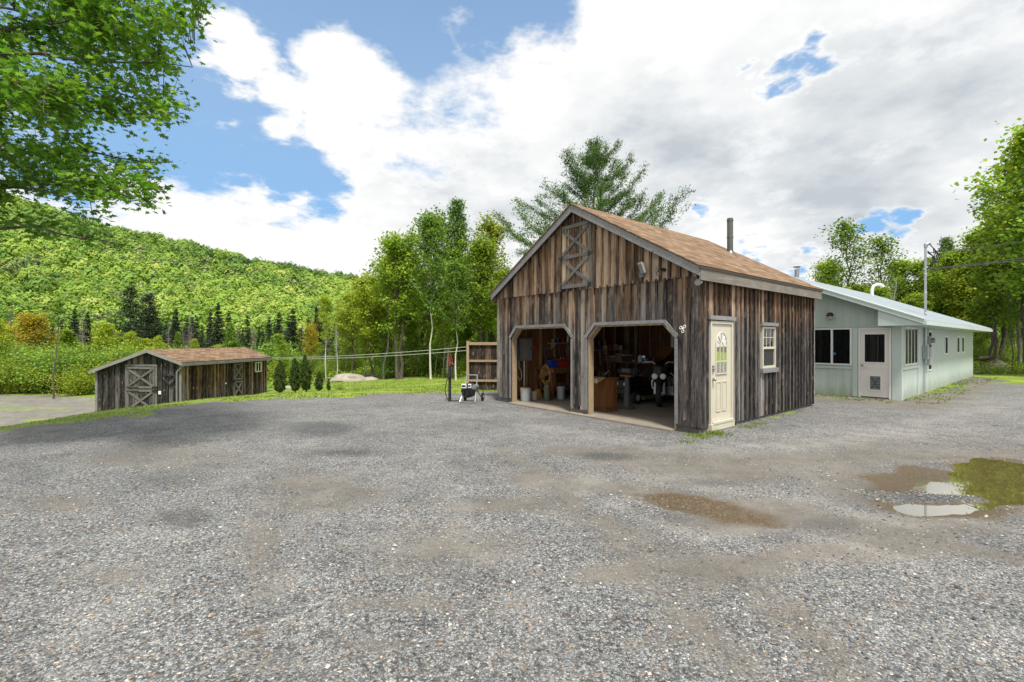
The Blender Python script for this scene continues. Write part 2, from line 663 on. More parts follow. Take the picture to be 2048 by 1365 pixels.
def barkmat(name, c1, c2, marks=None):
    m, t = new_mat(name)
    co = objco(t)
    n = t.noise(t.scale(co, (1, 1, .35)), 14, 5, .65)
    c = t.ramp(n, [(.35, c1), (.65, c2)])
    if marks:
        n2 = t.noise(t.scale(co, (1, 1, 3.5)), 7, 3, .6)
        c = t.mix(t.rng(n2, .60, .66, 0, .9), c, marks)
    finish(t, c, .85, 0, n, .5, .02, .2)
    return m


def glass(name, tint=(.02, .022, .024), rough=.03, k=1.3):
    m, t = new_mat(name)
    p = t.n('ShaderNodeBsdfPrincipled')
    t.set(p, 'Base Color', tint)
    p.inputs['Roughness'].default_value = rough
    p.inputs['Specular IOR Level'].default_value = .7
    tr = t.n('ShaderNodeBsdfTransparent')
    t.set(tr, 0, (.75, .8, .8))
    fr = t.n('ShaderNodeFresnel')
    fr.inputs[0].default_value = 1.5
    gl = t.n('ShaderNodeBsdfGlossy')
    gl.inputs['Roughness'].default_value = .02
    mx = t.n('ShaderNodeMixShader')
    t.set(mx, 0, t.math('MULTIPLY', fr.outputs[0], k, clamp=True))
    t.set(mx, 1, tr.outputs[0])
    t.set(mx, 2, gl.outputs[0])
    o = t.n('ShaderNodeOutputMaterial')
    t.set(o, 0, mx.outputs[0])
    return m


def siding(name, col, axis, step=.2):
    m, t = new_mat(name)
    co = objco(t)
    sep = t.n('ShaderNodeSeparateXYZ')
    t.set(sep, 0, co)
    w = t.math('FRACT', t.math('DIVIDE', sep.outputs[axis], step))
    g = t.math('LESS_THAN', w, .05)
    n = t.noise(t.scale(co, (1, 1, .25)), 5, 6, .65)
    n2 = t.noise(co, 60, 3, .6)
    c = t.mix(n, tuple(x * .86 for x in col), tuple(min(1, x * 1.1) for x in col))
    low = t.rng(t.math('ADD', sep.outputs[2], t.math('MULTIPLY', n, .7)), .30, .75, .55, 0)
    c = t.mix(t.rng(t.noise(t.scale(co, (1, 1, .12)), 3.5, 5, .7), .52, .75, 0, .28), c, (.30, .34, .29))
    c = t.mix(low, c, (.16, .17, .12))
    c = t.mix(t.math('MULTIPLY', g, .35), c, tuple(x * .45 for x in col))
    hh = t.math('ADD', t.math('MULTIPLY', t.math('SUBTRACT', 1.0, g), 1.0), t.math('MULTIPLY', n2, .1))
    finish(t, c, .6, 0, hh, .5, .008, .3)
    return m


M = {}
M['front'] = weathered('garage_front_boards', 1.7, 3.4, .85, .0, base_warm=.06, silver=.62)
M['gable'] = weathered('garage_gable_boards', 2.2, 3.6, .92, .01, base_warm=.42, silver=.6)
M['side'] = weathered('garage_side_boards', 1.8, 2.65, .95, .035, base_warm=.03, silver=.55)
M['shedfront'] = weathered('shed_front_boards', 1.0, 3.6, .5, .16, base_warm=.05, silver=.5)
M['shedside'] = weathered('shed_side_boards', -.9, .4, 1.0, .15, base_warm=.08, silver=.45)
M['inner'] = trimwood('inner_boards', (.05, .024, .012), (.34, .15, .06), 'z')
M['joist'] = trimwood('joist_wood', (.05, .028, .015), (.18, .10, .05), 'n')
M['bench'] = trimwood('bench_wood', (.08, .035, .015), (.22, .11, .05), 'n')
M['stud'] = trimwood('stud_wood', (.22, .13, .06), (.42, .27, .14), 'n')
M['fence'] = weathered('fence_boards', -.5, 2.0, .9, .34, base_warm=.4)
M['trim'] = trimwood('grey_trim', (.11, .108, .115), (.30, .295, .30), 'n')
M['trimmid'] = trimwood('mid_grey_trim', (.06, .058, .06), (.20, .195, .195), 'n')
M['trimdark'] = trimwood('dark_trim', (.055, .05, .05), (.17, .16, .155), 'n')
M['rough'] = trimwood('rough_fascia', (.11, .10, .085), (.27, .25, .22), 'x')
M['palewood'] = trimwood('pale_framing', (.24, .17, .10), (.42, .33, .22), 'n')
M['orangewood'] = trimwood('orange_plank', (.08, .028, .010), (.26, .11, .035), 'z')
M['shingle'] = shingles('tan_shingles')
M['drip'] = plain('drip_edge', (.06, .045, .035), .6)
M['concrete'] = plain('concrete_slab', (.22, .19, .155), .75, var=.45, vs=2.5, bump=.3)
M['mintf'] = siding('mint_siding_front', (.475, .56, .515), 1, .2)
M['mints'] = siding('mint_siding_side', (.475, .56, .515), 0, .2)
M['minttrim'] = plain('mint_trim', (.48, .56, .525), .55, var=.08, vs=3)
M['white'] = plain('white_paint', (.72, .72, .70), .45, var=.06, vs=5)
M['doorwhite'] = plain('door_white', (.70, .68, .64), .4, var=.07, vs=3)
M['cream'] = plain('cream_paint', (.55, .52, .42), .45, var=.10, vs=4)
M['roofmetal'] = plain('metal_roof', (.34, .39, .42), .42, .0, .5, var=.12, vs=1.2)
M['black'] = plain('black_paint', (.012, .012, .013), .4, var=.3)
M['blackmat'] = plain('black_matte', (.02, .02, .02), .8, var=.3)
M['rubber'] = plain('black_rubber', (.018, .018, .019), .75, var=.3)
M['chrome'] = plain('chrome', (.86, .87, .88), .28, .35, var=.05)
M['pipe'] = plain('dull_flue_pipe', (.13, .145, .125), .35, .6, var=.35, vs=5)
M['lens'] = plain('pale_lens', (.78, .78, .74), .25, var=.05)
M['galv'] = plain('galvanized_steel', (.42, .44, .45), .38, .85, var=.2, vs=14)
M['steel'] = plain('brushed_steel', (.35, .35, .36), .35, .8, var=.15)
M['greybox'] = plain('grey_enamel', (.16, .175, .18), .5, var=.12)
M['greymetal'] = plain('grey_meter_paint', (.33, .37, .36), .5, var=.1)
M['red'] = plain('red_paint', (.33, .03, .02), .5, var=.25)
M['blue'] = plain('blue_plastic', (.02, .05, .30), .45, var=.2)
M['darkiron'] = plain('dark_iron', (.06, .062, .066), .6, var=.4, vs=12)
M['rust'] = plain('rusted_iron', (.14, .045, .022), .8, var=.45, vs=25)
M['yellow'] = plain('yellow_hose', (.50, .27, .04), .5, var=.15)
M['bucket'] = plain('grey_bucket', (.33, .36, .37), .5, var=.12)
M['tan'] = plain('tan_bucket', (.36, .33, .26), .55, var=.15)
M['green'] = plain('dull_green', (.08, .12, .07), .6, var=.3)
M['card'] = plain('cardboard', (.30, .20, .12), .8, var=.2)
M['brass'] = plain('brass', (.45, .32, .12), .3, .9, var=.1)
M['screen'] = plain('insect_screen', (.025, .025, .027), .55, var=.2)  # insect screen; also the dark sheets put behind glass for the dark inside
M['dimglass'] = glass('window_glass')
M['sideglass'] = glass('screened_glass', k=.3)
M['rock'] = plain('granite', (.30, .27, .23), .85, var=.5, vs=3.5, bump=.6)
M['log'] = barkmat('log_bark', (.12, .09, .06), (.32, .27, .2))
M['wire'] = plain('wire_black', (.03, .03, .035), .6)
M['wirepale'] = plain('wire_pale', (.42, .44, .36), .6)
M['bark'] = barkmat('bark', (.045, .038, .03), (.16, .14, .115))
M['barkpale'] = barkmat('pale_bark', (.13, .125, .11), (.34, .32, .28), (.05, .045, .04))
M['birch'] = barkmat('birch_bark', (.45, .43, .38), (.66, .64, .59), (.06, .055, .05))
M['deadbark'] = barkmat('dead_wood', (.17, .15, .13), (.36, .33, .30))
M['ground'] = gravel_ground()
YG = [(.0, (.08, .145, .016)), (.35, (.18, .29, .030)), (.7, (.29, .42, .045)), (1, (.42, .52, .09))]
M['leaf_fresh'] = leafmat('leaf_fresh', YG, .42, .18, .2)
M['leaf_yellow'] = leafmat('leaf_yellow', [(.0, (.13, .18, .016)), (.4, (.27, .36, .032)), (.75, (.39, .47, .05)), (1, (.50, .55, .10))], .42, .15, .15)
M['leaf_mid'] = leafmat('leaf_mid', [(.0, (.055, .11, .018)), (.4, (.125, .23, .034)), (.75, (.21, .34, .05)), (1, (.32, .45, .09))], .38, .2, .15)
M['leaf_maple'] = leafmat('leaf_maple', [(.0, (.05, .12, .016)), (.4, (.10, .225, .026)), (.75, (.17, .33, .038)), (1, (.31, .46, .07))], .5, .0, .2)
M['leaf_orange'] = leafmat('leaf_orange', [(.0, (.17, .15, .012)), (.35, (.34, .24, .02)), (.6, (.40, .36, .03)), (1, (.33, .42, .04))], .4, .1, .1)
M['spruce'] = leafmat('spruce_needles', [(.0, (.010, .022, .010)), (.5, (.028, .055, .022)), (1, (.07, .11, .04))], .08, .25, .15)
M['pine'] = leafmat('pine_needles', [(.0, (.035, .085, .02)), (.5, (.09, .18, .036)), (1, (.19, .30, .06))], .15, .12, .12)
M['deadneedle'] = leafmat('grey_twigs', [(.0, (.05, .045, .04)), (1, (.20, .18, .16))], .05, .2, .1)
M['arbor'] = leafmat('arborvitae_scale', [(.0, (.022, .05, .010)), (.5, (.055, .10, .018)), (.85, (.12, .16, .03)), (1, (.25, .15, .05))], .15, .1, .15)
M['hillleaf'] = leafmat('hill_leaf', [(.0, (.045, .10, .018)), (.3, (.10, .19, .024)), (.6, (.17, .285, .032)), (.85, (.25, .365, .045)), (.95, (.32, .38, .08)), (1, (.04, .09, .03))], .12, .0, .15)
M['grass'] = leafmat('grass_blade', [(.0, (.07, .12, .018)), (.5, (.16, .24, .035)), (1, (.30, .34, .09))], .35, .0, .15)


# ---------------------------------------------------------------- terrain
def hsh(ix, iy, s):
    h = (ix.astype(np.int64) * 374761393 + iy.astype(np.int64) * 668265263 + s * 982451653) & 0xffffffff
    h = ((h ^ (h >> 13)) * 1274126177) & 0xffffffff
    return ((h ^ (h >> 16)) & 0xffff) / 65535.0


def vnoise(x, y, s=0):
    ix, iy = np.floor(x), np.floor(y)
    fx, fy = x - ix, y - iy
    fx, fy = fx * fx * (3 - 2 * fx), fy * fy * (3 - 2 * fy)
    a = hsh(ix, iy, s) * (1 - fx) + hsh(ix + 1, iy, s) * fx
    b = hsh(ix, iy + 1, s) * (1 - fx) + hsh(ix + 1, iy + 1, s) * fx
    return a * (1 - fy) + b * fy


def fbm(x, y, s=0, o=4):
    r, a, t = 0, .5, 0
    for i in range(o):
        r = r + a * vnoise(x * 2 ** i, y * 2 ** i, s + i)
        t += a
        a *= .5
    return r / t


def sst(x, a, b):
    t = np.clip((x - a) / (b - a), 0, 1)
    return t * t * (3 - 2 * t)


def sdpoly(px, py, poly):
    """signed distance, negative inside"""
    d = np.full(px.shape, 1e9)
    inside = np.zeros(px.shape, dtype=bool)
    n = len(poly)
    for i in range(n):
        x0, y0 = poly[i]
        x1, y1 = poly[(i + 1) % n]
        ex, ey = x1 - x0, y1 - y0
        t = np.clip(((px - x0) * ex + (py - y0) * ey) / (ex * ex + ey * ey + 1e-9), 0, 1)
        d = np.minimum(d, np.hypot(px - x0 - t * ex, py - y0 - t * ey))
        c = ((y0 > py) != (y1 > py))
        with np.errstate(divide='ignore', invalid='ignore'):
            xi = (x1 - x0) * (py - y0) / (y1 - y0 if y1 != y0 else 1e-9) + x0
        inside ^= c & (px < xi)
    return np.where(inside, -d, d)


def G(u, v, z=0.0):
    Y = F * (CH - z) / (v - 682.5)
    return ((u - 1024) / F * Y, Y)


GRAVEL = [(-40, -30), (-16, -6), (-12.6, 3), G(-130, 892), G(0, 868), G(90, 857), G(180, 845), G(280, 829), G(362, 816), G(450, 806), G(540, 800), G(620, 796.5),
          G(700, 793), G(800, 789.5), G(880, 787.5), G(940, 785), (-.4, 15.4), (.4, 14), (6, 17), (9.5, 16.2), G(1810, 800), (21.2, 21.6), (22.3, 21.0), G(1990, 767), G(2048, 769), (28, 17), (45, 10), (45, -30)]
# the drive beside the shed, on the lower ground
LANE = [(-15.6, 16.6), (-17.6, 18.2), (-17.9, 19.6), (-18.2, 26), (-24, 27.5), (-42, 30), (-42, 17), (-27, 16), (-20, 15.4)]


def hillz(x, y):
    r = np.maximum(y, 1.0)
    k = x / r
    ks = np.array([-3, -1.6, -1.12, -.945, -.83, -.683, -.508, -.31, -.135, 0, .3, .8, 2.0])
    es = np.array([.36, .39, .318, .268, .232, .198, .160, .125, .100, .085, .06, .05, .05])
    e = np.interp(k, ks, es)
    yr = 330.0
    t = np.clip((y - 95) / (yr - 95), 0, None)
    up = e * yr * np.where(t < 1, t ** 1.12, 1 - .25 * np.clip(t - 1, 0, 1))
    up = up * (0.93 + .14 * fbm(x / 60, y / 60, 5, 3) * np.clip(t, 0, 1))
    return np.where(y > 95, up, 0)


def hz(x, y):
    x = np.asarray(x, dtype=float)
    y = np.asarray(y, dtype=float)
    E = sdpoly(x, y, GRAVEL)
    A = np.interp(x, [-30, -20, -17.5, -13.5, -10, -4, -1], [1.65, 1.6, 1.5, 1.1, .70, .42, .38]) - .38 * sst(x, -1, 6)
    z = -A * sst(E, -.4, 9.5)
    z = z + .12 * sst(E, 0, 3) * (fbm(x / 4, y / 4, 3, 3) - .5)
    z = z - 1.8 * sst(y, 34, 80) * (1 - sst(x, 5, 30))       # valley floor
    z = z + .9 * sst(x, 22, 40) * sst(y, 24, 45)             # rises in the woods on the right
    z = z + .035 * (fbm(x / 1.7, y / 1.7, 9, 3) - .5) * sst(-E, 0, 2)
    # shallow wheel tracks and pot holes on the yard
    for poly, dep in ((PUD1, .075), (PUD2, .045), (MUDP, .03)):
        s = sdpoly(x, y, poly) + .40 * (fbm(x * 3, y * 3, 21, 5) - .5)
        z = z - dep * sst(-s, -.22, .22)
    z = z + .018 * sst(-sdpoly(x, y, MOUND), -.1, .12)
    z = z - .02 * np.exp(-(sdseg(x, y, G(510, 1010), G(575, 1300)) / .09) ** 2)
    # garage pad is flat
    gx = (x - GC[0]) * CS + (y - GC[1]) * SN
    gy = -(x - GC[0]) * SN + (y - GC[1]) * CS
    pad = sst(np.minimum(np.minimum(gx + .3, 6.3 - gx), np.minimum(gy + .3, 6.3 - gy)), -.3, .1)
    z = z * (1 - pad) + pad * (-.03)
    hx = (x - HC[0]) * CS + (y - HC[1]) * SN
    hy = -(x - HC[0]) * SN + (y - HC[1]) * CS
    pad = sst(np.minimum(np.minimum(hx, 14.5 - hx), np.minimum(hy, 8 - hy)), -.8, .2)
    z = z * (1 - pad) + pad * (-.02)
    return z


def sdseg(x, y, a, b):
    ex, ey = b[0] - a[0], b[1] - a[1]
    t = np.clip(((x - a[0]) * ex + (y - a[1]) * ey) / (ex * ex + ey * ey), 0, 1)
    return np.hypot(x - a[0] - t * ex, y - a[1] - t * ey)


GC = (3.42, 8.49)
HC = (11.21, 13.17)
CS, SN = .7776, .6288
ROT = math.atan2(SN, CS)
PUD1 = [G(1905, 945), G(1925, 922), G(1975, 917), G(2060, 925), (7.9, 6.4), (8.1, 5.4), (7.0, 4.95), G(2048, 998), G(1985, 1000), G(1950, 988), G(1872, 982), G(1880, 958)]
PUD2 = [G(1775, 1008), G(1810, 1003), G(1850, 1001), G(1920, 1000), G(1972, 1006), G(1960, 1020), G(1900, 1030), G(1830, 1028), G(1790, 1020)]
MUDP = [G(1735, 975), G(1770, 950), G(1840, 937), G(1895, 942), G(1880, 985), G(1800, 998)]
MUDB = [G(1265, 985), G(1350, 985), G(1460, 1005), G(1545, 1035), G(1535, 1058), G(1440, 1062), G(1360, 1035), G(1290, 1010)]
MOUND = [G(1710, 990), G(1800, 985), G(1880, 985), G(1960, 993), G(1900, 999), G(1800, 1001)]


def gz(x, y):
    return float(hz(np.array([x]), np.array([y]))[0])


def blob(x, y, u, v, ru, rv, z=0.0):
    """an ellipse lying on the ground"""
    c = G(u, v, z)
    a = G(u + ru, v, z)
    b0, b1 = G(u, v - rv, z), G(u, v + rv, z)
    rx = abs(a[0] - c[0])
    ry = abs(b0[1] - b1[1]) / 2
    k = c[0] / c[1]
    yy = y - c[1]
    xx = x - c[0] - k * yy
    return np.exp(-((xx / rx) ** 2 + (yy / ry) ** 2) * 1.2)


def ground():
    def seg(*parts):
        return np.unique(np.round(np.concatenate([np.arange(a, b, s) for a, b, s in parts]), 4))
    xs = seg((-110, -30, 2.5), (-30, -13, .35), (-13, 14, .1), (14, 30, .3), (30, 112, 2.5))
    ys = seg((-30, 1.4, 2), (1.4, 16, .09), (16, 36, .3), (36, 112, 2))
    X, Y = np.meshgrid(xs, ys)
    x, y = X.ravel(), Y.ravel()
    z = hz(x, y)
    E = sdpoly(x, y, GRAVEL)
    L = sdpoly(x, y, LANE)
    n = fbm(x / 1.3, y / 1.3, 31, 4)
    grass = sst(E + (n - .5) * 2.4 + (fbm(x * 3, y * 3, 33, 3) - .5) * .8, -.15, .5)
    lane = sst(-(L + (n - .5) * 1.8), -.2, .5)
    grass = grass * (1 - lane)
    # moss, weeds and dirt strip along the mint house wall
    hx = (x - HC[0]) * CS + (y - HC[1]) * SN
    hy = -(x - HC[0]) * SN + (y - HC[1]) * CS
    strip = sst(hy, -1.9, -.5) * sst(hx, -3.5, -.5) * (1 - sst(hx, 16, 18)) * (1 - sst(hy, 2, 4))
    front = sst(hx, -1.8, -.3) * sst(hy, -.4, .4) * (1 - sst(hx, 0, 1))
    moss = np.maximum(strip, front)
    grass = np.maximum(grass, moss * (.30 + .55 * (n - .35)))
    gx = (x - GC[0]) * CS + (y - GC[1]) * SN
    gy = -(x - GC[0]) * SN + (y - GC[1]) * CS
    wside = sst(gy, -.75, -.1) * sst(gx, -.1, .2) * (1 - sst(gx, 6, 7)) * (1 - sst(gy, 0, .5))
    grass = np.maximum(grass, wside * sst(n, .45, .62) * .55)
    grass = np.maximum(grass, blob(x, y, 1400, 872, 40, 5) * .62)
    grass = np.maximum(grass, .75 * blob(x, y, 70, 836, 60, 3.5, -1.5) + .7 * blob(x, y, 20, 815, 80, 2.5, -1.5))
    grass = np.maximum(grass, lane * sst(fbm(x * .5, y * 1.6, 83, 4), .5, .62) * .50)
    dirt = .05 + .0 * x
    for (u, v, a, b, w) in [(1450, 930, 260, 45, .75), (1750, 900, 260, 40, .55), (1250, 910, 120, 26, .7), (1500, 1030, 200, 45, .9), (1800, 1070, 160, 30, .7), (1450, 1140, 160, 45, .75),
                            (1230, 1150, 130, 22, .75), (1780, 1110, 200, 30, .6), (640, 985, 160, 60, .6), (520, 1100, 60, 120, .55), (330, 915, 220, 30, .6), (900, 1100, 200, 60, .6), (250, 1150, 160, 30, .5), (800, 1210, 260, 30, .5), (120, 1010, 130, 22, .6), (1000, 1010, 220, 24, .6), (760, 1290, 160, 22, .45), (1300, 1290, 200, 24, .45),
                            (1700, 960, 120, 50, .8), (1960, 1060, 150, 25, .5), (600, 812, 120, 6, .5), (1100, 960, 200, 60, .3), (1980, 870, 120, 50, .3), (1650, 1240, 160, 40, .3)]:
        dirt = np.maximum(dirt, w * blob(x, y, u, v, a, b))
    br = fbm(x * 1.3, y * 1.3, 51, 4)
    for (pl, wd_, amt) in [([(2120, 905), (1900, 912), (1700, 912), (1500, 932), (1300, 925), (1120, 900)], .34, .9), ([(2048, 1010), (1800, 1060), (1600, 1045), (1400, 1000), (1250, 975), (1050, 960)], .30, .8),
                           ([(1500, 1365), (1350, 1200), (1250, 1100), (1150, 1020), (1100, 960), (1000, 900)], .22, .5), ([(540, 1330), (500, 1180), (500, 1080), (560, 960), (640, 900)], .12, .42),
                           ([(1700, 1365), (1560, 1200), (1400, 1120), (1200, 1040)], .25, .55), ([(2048, 1120), (1850, 1090), (1650, 1100), (1450, 1135)], .16, .75)]:
        for a_, b_ in zip(pl[:-1], pl[1:]):
            dd = sdseg(x, y, G(*a_), G(*b_))
            dirt = np.maximum(dirt, amt * np.exp(-(dd / (wd_ * (.5 + br))) ** 2))
    dirt = np.maximum(dirt, strip * .9)
    dirt = np.maximum(dirt, sst(-E, .9, .1) * .35)
    dirt = np.maximum(dirt, lane * (.75))
    damp = 0 * x
    for (u, v, a, b, w) in [(640, 858, 95, 18, .9), (700, 905, 110, 10, .75), (365, 1035, 70, 26, .95), (250, 905, 150, 24, .45), (330, 960, 150, 30, .5), (60, 950, 90, 40, .45), (1210, 912, 75, 11, .9),
                            (545, 1110, 26, 80, .5), (1850, 975, 190, 50, .85), (1560, 1070, 110, 20, .6), (1400, 965, 120, 16, .5), (1660, 1050, 120, 24, .55), (1850, 1230, 150, 50, .25), (560, 1195, 60, 30, .4),
                            (1330, 1040, 70, 25, .4), (1720, 905, 160, 10, .4)]:
        damp = np.maximum(damp, w * blob(x, y, u, v, a, b))
    for i in range(60):
        u, v = rng.uniform(-40, 2080), rng.uniform(810, 1330)
        damp = np.maximum(damp, rng.uniform(.15, .4) * blob(x, y, u, v, rng.uniform(15, 90), rng.uniform(4, 16)))
    mud = 0 * x
    for poly in (PUD1, PUD2, MUDP):
        s = sdpoly(x, y, poly) + .55 * (fbm(x * 2.6, y * 2.6, 41, 5) - .5)
        mud = np.maximum(mud, sst(-s, -.35, .1) * (.85 if poly is not MUDP else 1.0))
    s = sdpoly(x, y, MUDB) + .7 * (fbm(x * 2, y * 3, 43, 5) - .5)
    mud = np.maximum(mud, sst(-s, -.3, .25) * .9)
    mud = mud * (1 - .8 * sst(-sdpoly(x, y, MOUND), -.1, .05))
    mud = np.maximum(mud, .9 * blob(x, y, 515, 1268, 17, 10))
    pale = .22 + 0 * x
    for (u, v, a, b, w) in [(100, 875, 260, 18, .9), (450, 850, 260, 25, .7), (900, 830, 300, 22, .6), (1250, 960, 260, 20, .8), (1500, 895, 200, 14, .9), (1800, 862, 220, 26, .9), (1960, 810, 120, 25, .8),
                            (760, 1090, 120, 40, .7), (1850, 1150, 200, 30, .55), (1500, 1150, 120, 20, .45), (820, 950, 240, 40, .5), (200, 1080, 200, 50, .35), (700, 1260, 500, 60, .3), (1960, 1270, 160, 70, .6), (1100, 870, 160, 16, .6)]:
        pale = np.maximum(pale, w * blob(x, y, u, v, a, b))
    for (pl, wd_, amt) in [([(2120, 790), (1900, 835), (1700, 880), (1450, 905), (1250, 885), (1050, 850)], .40, .95), ([(1900, 1150), (1700, 1090), (1560, 1062), (1400, 1075), (1200, 1000), (1100, 960)], .13, .9),
                           ([(2048, 1060), (1960, 1045), (1750, 1045), (1640, 1000), (1500, 985), (1300, 965)], .16, .8), ([(120, 1365), (230, 1150), (380, 1000), (560, 900), (800, 850)], .30, .55),
                           ([(1130, 1365), (1000, 1150), (900, 1000), (850, 900)], .30, .55), ([(620, 1365), (590, 1150), (660, 980), (760, 900)], .2, .5)]:
        for a_, b_ in zip(pl[:-1], pl[1:]):
            dd = sdseg(x, y, G(*a_), G(*b_))
            pale = np.maximum(pale, amt * np.exp(-(dd / (wd_ * (.5 + br))) ** 2))
    pale = np.maximum(pale, lane * .6)
    litter = sst(y, 24.5, 27.5) * sst(x + 1, -2, 2) + sst(y + .0 * x, 27, 30) + sst(x, 19, 22) * sst(y, 22.5, 25)
    litter = np.clip(litter, 0, 1) * (1 - lane) * sst(E, 0, .5)
    m1 = np.stack([grass, dirt, damp, np.ones_like(x)], 1).astype(np.float32)
    m2 = np.stack([mud, litter, pale, np.ones_like(x)], 1).astype(np.float32)
    nx, ny = len(xs), len(ys)
    idx = np.arange(nx * ny).reshape(ny, nx)
    q = np.stack([idx[:-1, :-1], idx[:-1, 1:], idx[1:, 1:], idx[1:, :-1]], -1).reshape(-1, 4)
    me = bpy.data.meshes.new('ground')
    me.vertices.add(nx * ny)
    me.vertices.foreach_set('co', np.stack([x, y, z], 1).astype(np.float32).ravel())
    me.loops.add(q.size)
    me.loops.foreach_set('vertex_index', q.astype(np.int32).ravel())
    me.polygons.add(len(q))
    me.polygons.foreach_set('loop_start', np.arange(len(q), dtype=np.int32) * 4)
    me.polygons.foreach_set('use_smooth', np.ones(len(q), dtype=bool))
    me.update(calc_edges=True)
    for nm, d in (('mask', m1), ('mask2', m2)):
        a = me.color_attributes.new(nm, 'FLOAT_COLOR', 'POINT')
        a.data.foreach_set('color', d.ravel())
    me.materials.append(M['ground'])
    tag(link_mesh('ground', me), kind='structure')


ground()


def hill():
    m, t = new_mat('hill_floor')
    co = objco(t)
    finish(t, t.mix(t.noise(co, .08, 5, .6), (.02, .035, .008), (.07, .09, .02)), .9)
    ks = np.concatenate([np.linspace(-3, -1.3, 12), np.linspace(-1.2, 1.2, 50), np.linspace(1.3, 3, 10)])
    ys = np.concatenate([np.arange(80, 340, 6), np.arange(340, 1500, 60)])
    K, Y = np.meshgrid(ks, ys)
    x, y = (K * Y).ravel(), Y.ravel()
    z = hillz(x, y) - 2.2 - .9 * (y < 112)
    nx, ny = len(ks), len(ys)
    vs = list(zip(x.tolist(), y.tolist(), z.tolist()))
    fs = [(j * nx + i, j * nx + i + 1, (j + 1) * nx + i + 1, (j + 1) * nx + i) for j in range(ny - 1) for i in range(nx - 1)]
    me = bpy.data.meshes.new('hill')
    me.from_pydata(vs, [], fs)
    me.materials.append(m)
    tag(link_mesh('hill', me), kind='structure')


hill()


def puddle(poly, nm, seed, wz=-.028, ex=1.3):
    m, t = new_mat('puddle_water')
    co = objco(t)
    n = t.noise(co, 9, 2, .5)
    p = finish(t, t.mix(t.noise(co, 1.5, 4, .6), (.09, .072, .026), (.16, .13, .055)), .02, 0, n, .02, .002, .9)
    p.inputs['IOR'].default_value = 3.5
    cx = sum(a for a, b in poly) / len(poly)
    cy = sum(b for a, b in poly) / len(poly)
    vs = [(cx + (a - cx) * ex, cy + (b - cy) * ex, wz) for a, b in poly]
    me = bpy.data.meshes.new('puddle')
    me.from_pydata([(cx, cy, wz)] + vs, [], [(0, 1 + i, 1 + (i + 1) % len(vs)) for i in range(len(vs))])
    me.materials.append(m)
    tag(link_mesh('puddle', me), kind='structure')


puddle(PUD1, 'puddle', 1)
puddle(PUD2, 'puddle', 2, -.031, 1.12)


def stones():
    """loose stones lying on the near gravel"""
    N = 30000
    yy = 1.9 + 7.5 * rng.random(N) ** 1.5
    xx = (rng.random(N) * 2 - 1) * (1.25 * yy)
    keep = np.ones(N, bool)
    for p in (PUD1, PUD2, MUDP, MUDB):
        keep &= sdpoly(xx, yy, p) > .08
    keep &= sdpoly(xx, yy, GRAVEL) < -.2
    # clear bare worn patches
    for (u, v, a, b) in [(1450, 1140, 160, 45), (1230, 1150, 130, 22), (1500, 1030, 200, 45)]:
        keep &= (blob(xx, yy, u, v, a, b) < .5) | (rng.random(N) < .25)
    extra = 900
    mx = []
    while len(mx) < extra:
        a = rng.uniform(G(1700, 985)[0], G(1970, 985)[0])
        b = rng.uniform(G(0, 1003)[1], G(0, 978)[1])
        mx.append((a, b))
    mx = np.array(mx)
    xx = np.concatenate([xx[keep], mx[:, 0]])
    yy = np.concatenate([yy[keep], mx[:, 1]])
    N = len(xx)
    zz = hz(xx, yy)
    s = rng.uniform(.003, .0095, N) * (1 + .5 * (rng.random(N) < .2)) * (1 + (rng.random(N) < .04) * .6)
    oct_ = np.array([(1, 0, 0), (0, 1, 0), (-1, 0, 0), (0, -1, 0), (0, 0, 1), (0, 0, -1)], float)
    V = oct_[None] * s[:, None, None] * rng.uniform(.6, 1.35, (N, 1, 3)) + rng.normal(0, .18, (N, 6, 3)) * s[:, None, None]
    V[:, :, 2] *= .62
    a = rng.random(N) * 6.283
    ca, sa = np.cos(a)[:, None], np.sin(a)[:, None]
    x2 = V[..., 0] * ca - V[..., 1] * sa
    y2 = V[..., 0] * sa + V[..., 1] * ca
    V = np.stack([x2 + xx[:, None], y2 + yy[:, None], V[..., 2] + (zz + s * .25)[:, None]], -1)
    F8 = np.array([(0, 1, 4), (1, 2, 4), (2, 3, 4), (3, 0, 4), (1, 0, 5), (2, 1, 5), (3, 2, 5), (0, 3, 5)])
    T = V[:, F8].reshape(-1, 3, 3)
    cols = np.repeat(rng.random((N, 3)), 8, 0)
    m, t = new_mat('loose_stone')
    at = attr(t)
    c = t.ramp(at[0], [(.0, (.04, .042, .046)), (.3, (.11, .117, .125)), (.6, (.18, .193, .206)), (.85, (.27, .275, .275)), (1, (.5, .47, .42))])
    c = t.mix(t.rng(at[1], .88, .93, 0, .8), c, (.30, .20, .12))
    finish(t, c, .75)
    tag(link_mesh('gravel_stones', np_mesh('gravel_stones', T, 3, m, cols)), kind='stuff')


stones()

# ================================================================ GARAGE
# local frame: +x runs back along the side wall, +y runs left along the front, z up
garage = thing('garage', 'two bay garage of weathered brown and grey board and batten with a tan shingle roof', 'garage', (GC[0], GC[1], 0), ROT)
W, D = 5.99, 5.9
EAVE, PITCH = 3.06, .583
OPEN = [(.40, 2.63, 2.05, .27), (3.13, 5.42, 2.05, .27)]       # y0, y1, top, chamfer


def slope(y, over=0.0):
    return EAVE + PITCH * (min(y, W - y))


def olo(y):
    for a, b, h, c in OPEN:
        if a - 1e-6 < y < b + 1e-6:
            return h - max(0, c - (y - a)) - max(0, c - (b - y))
    return None


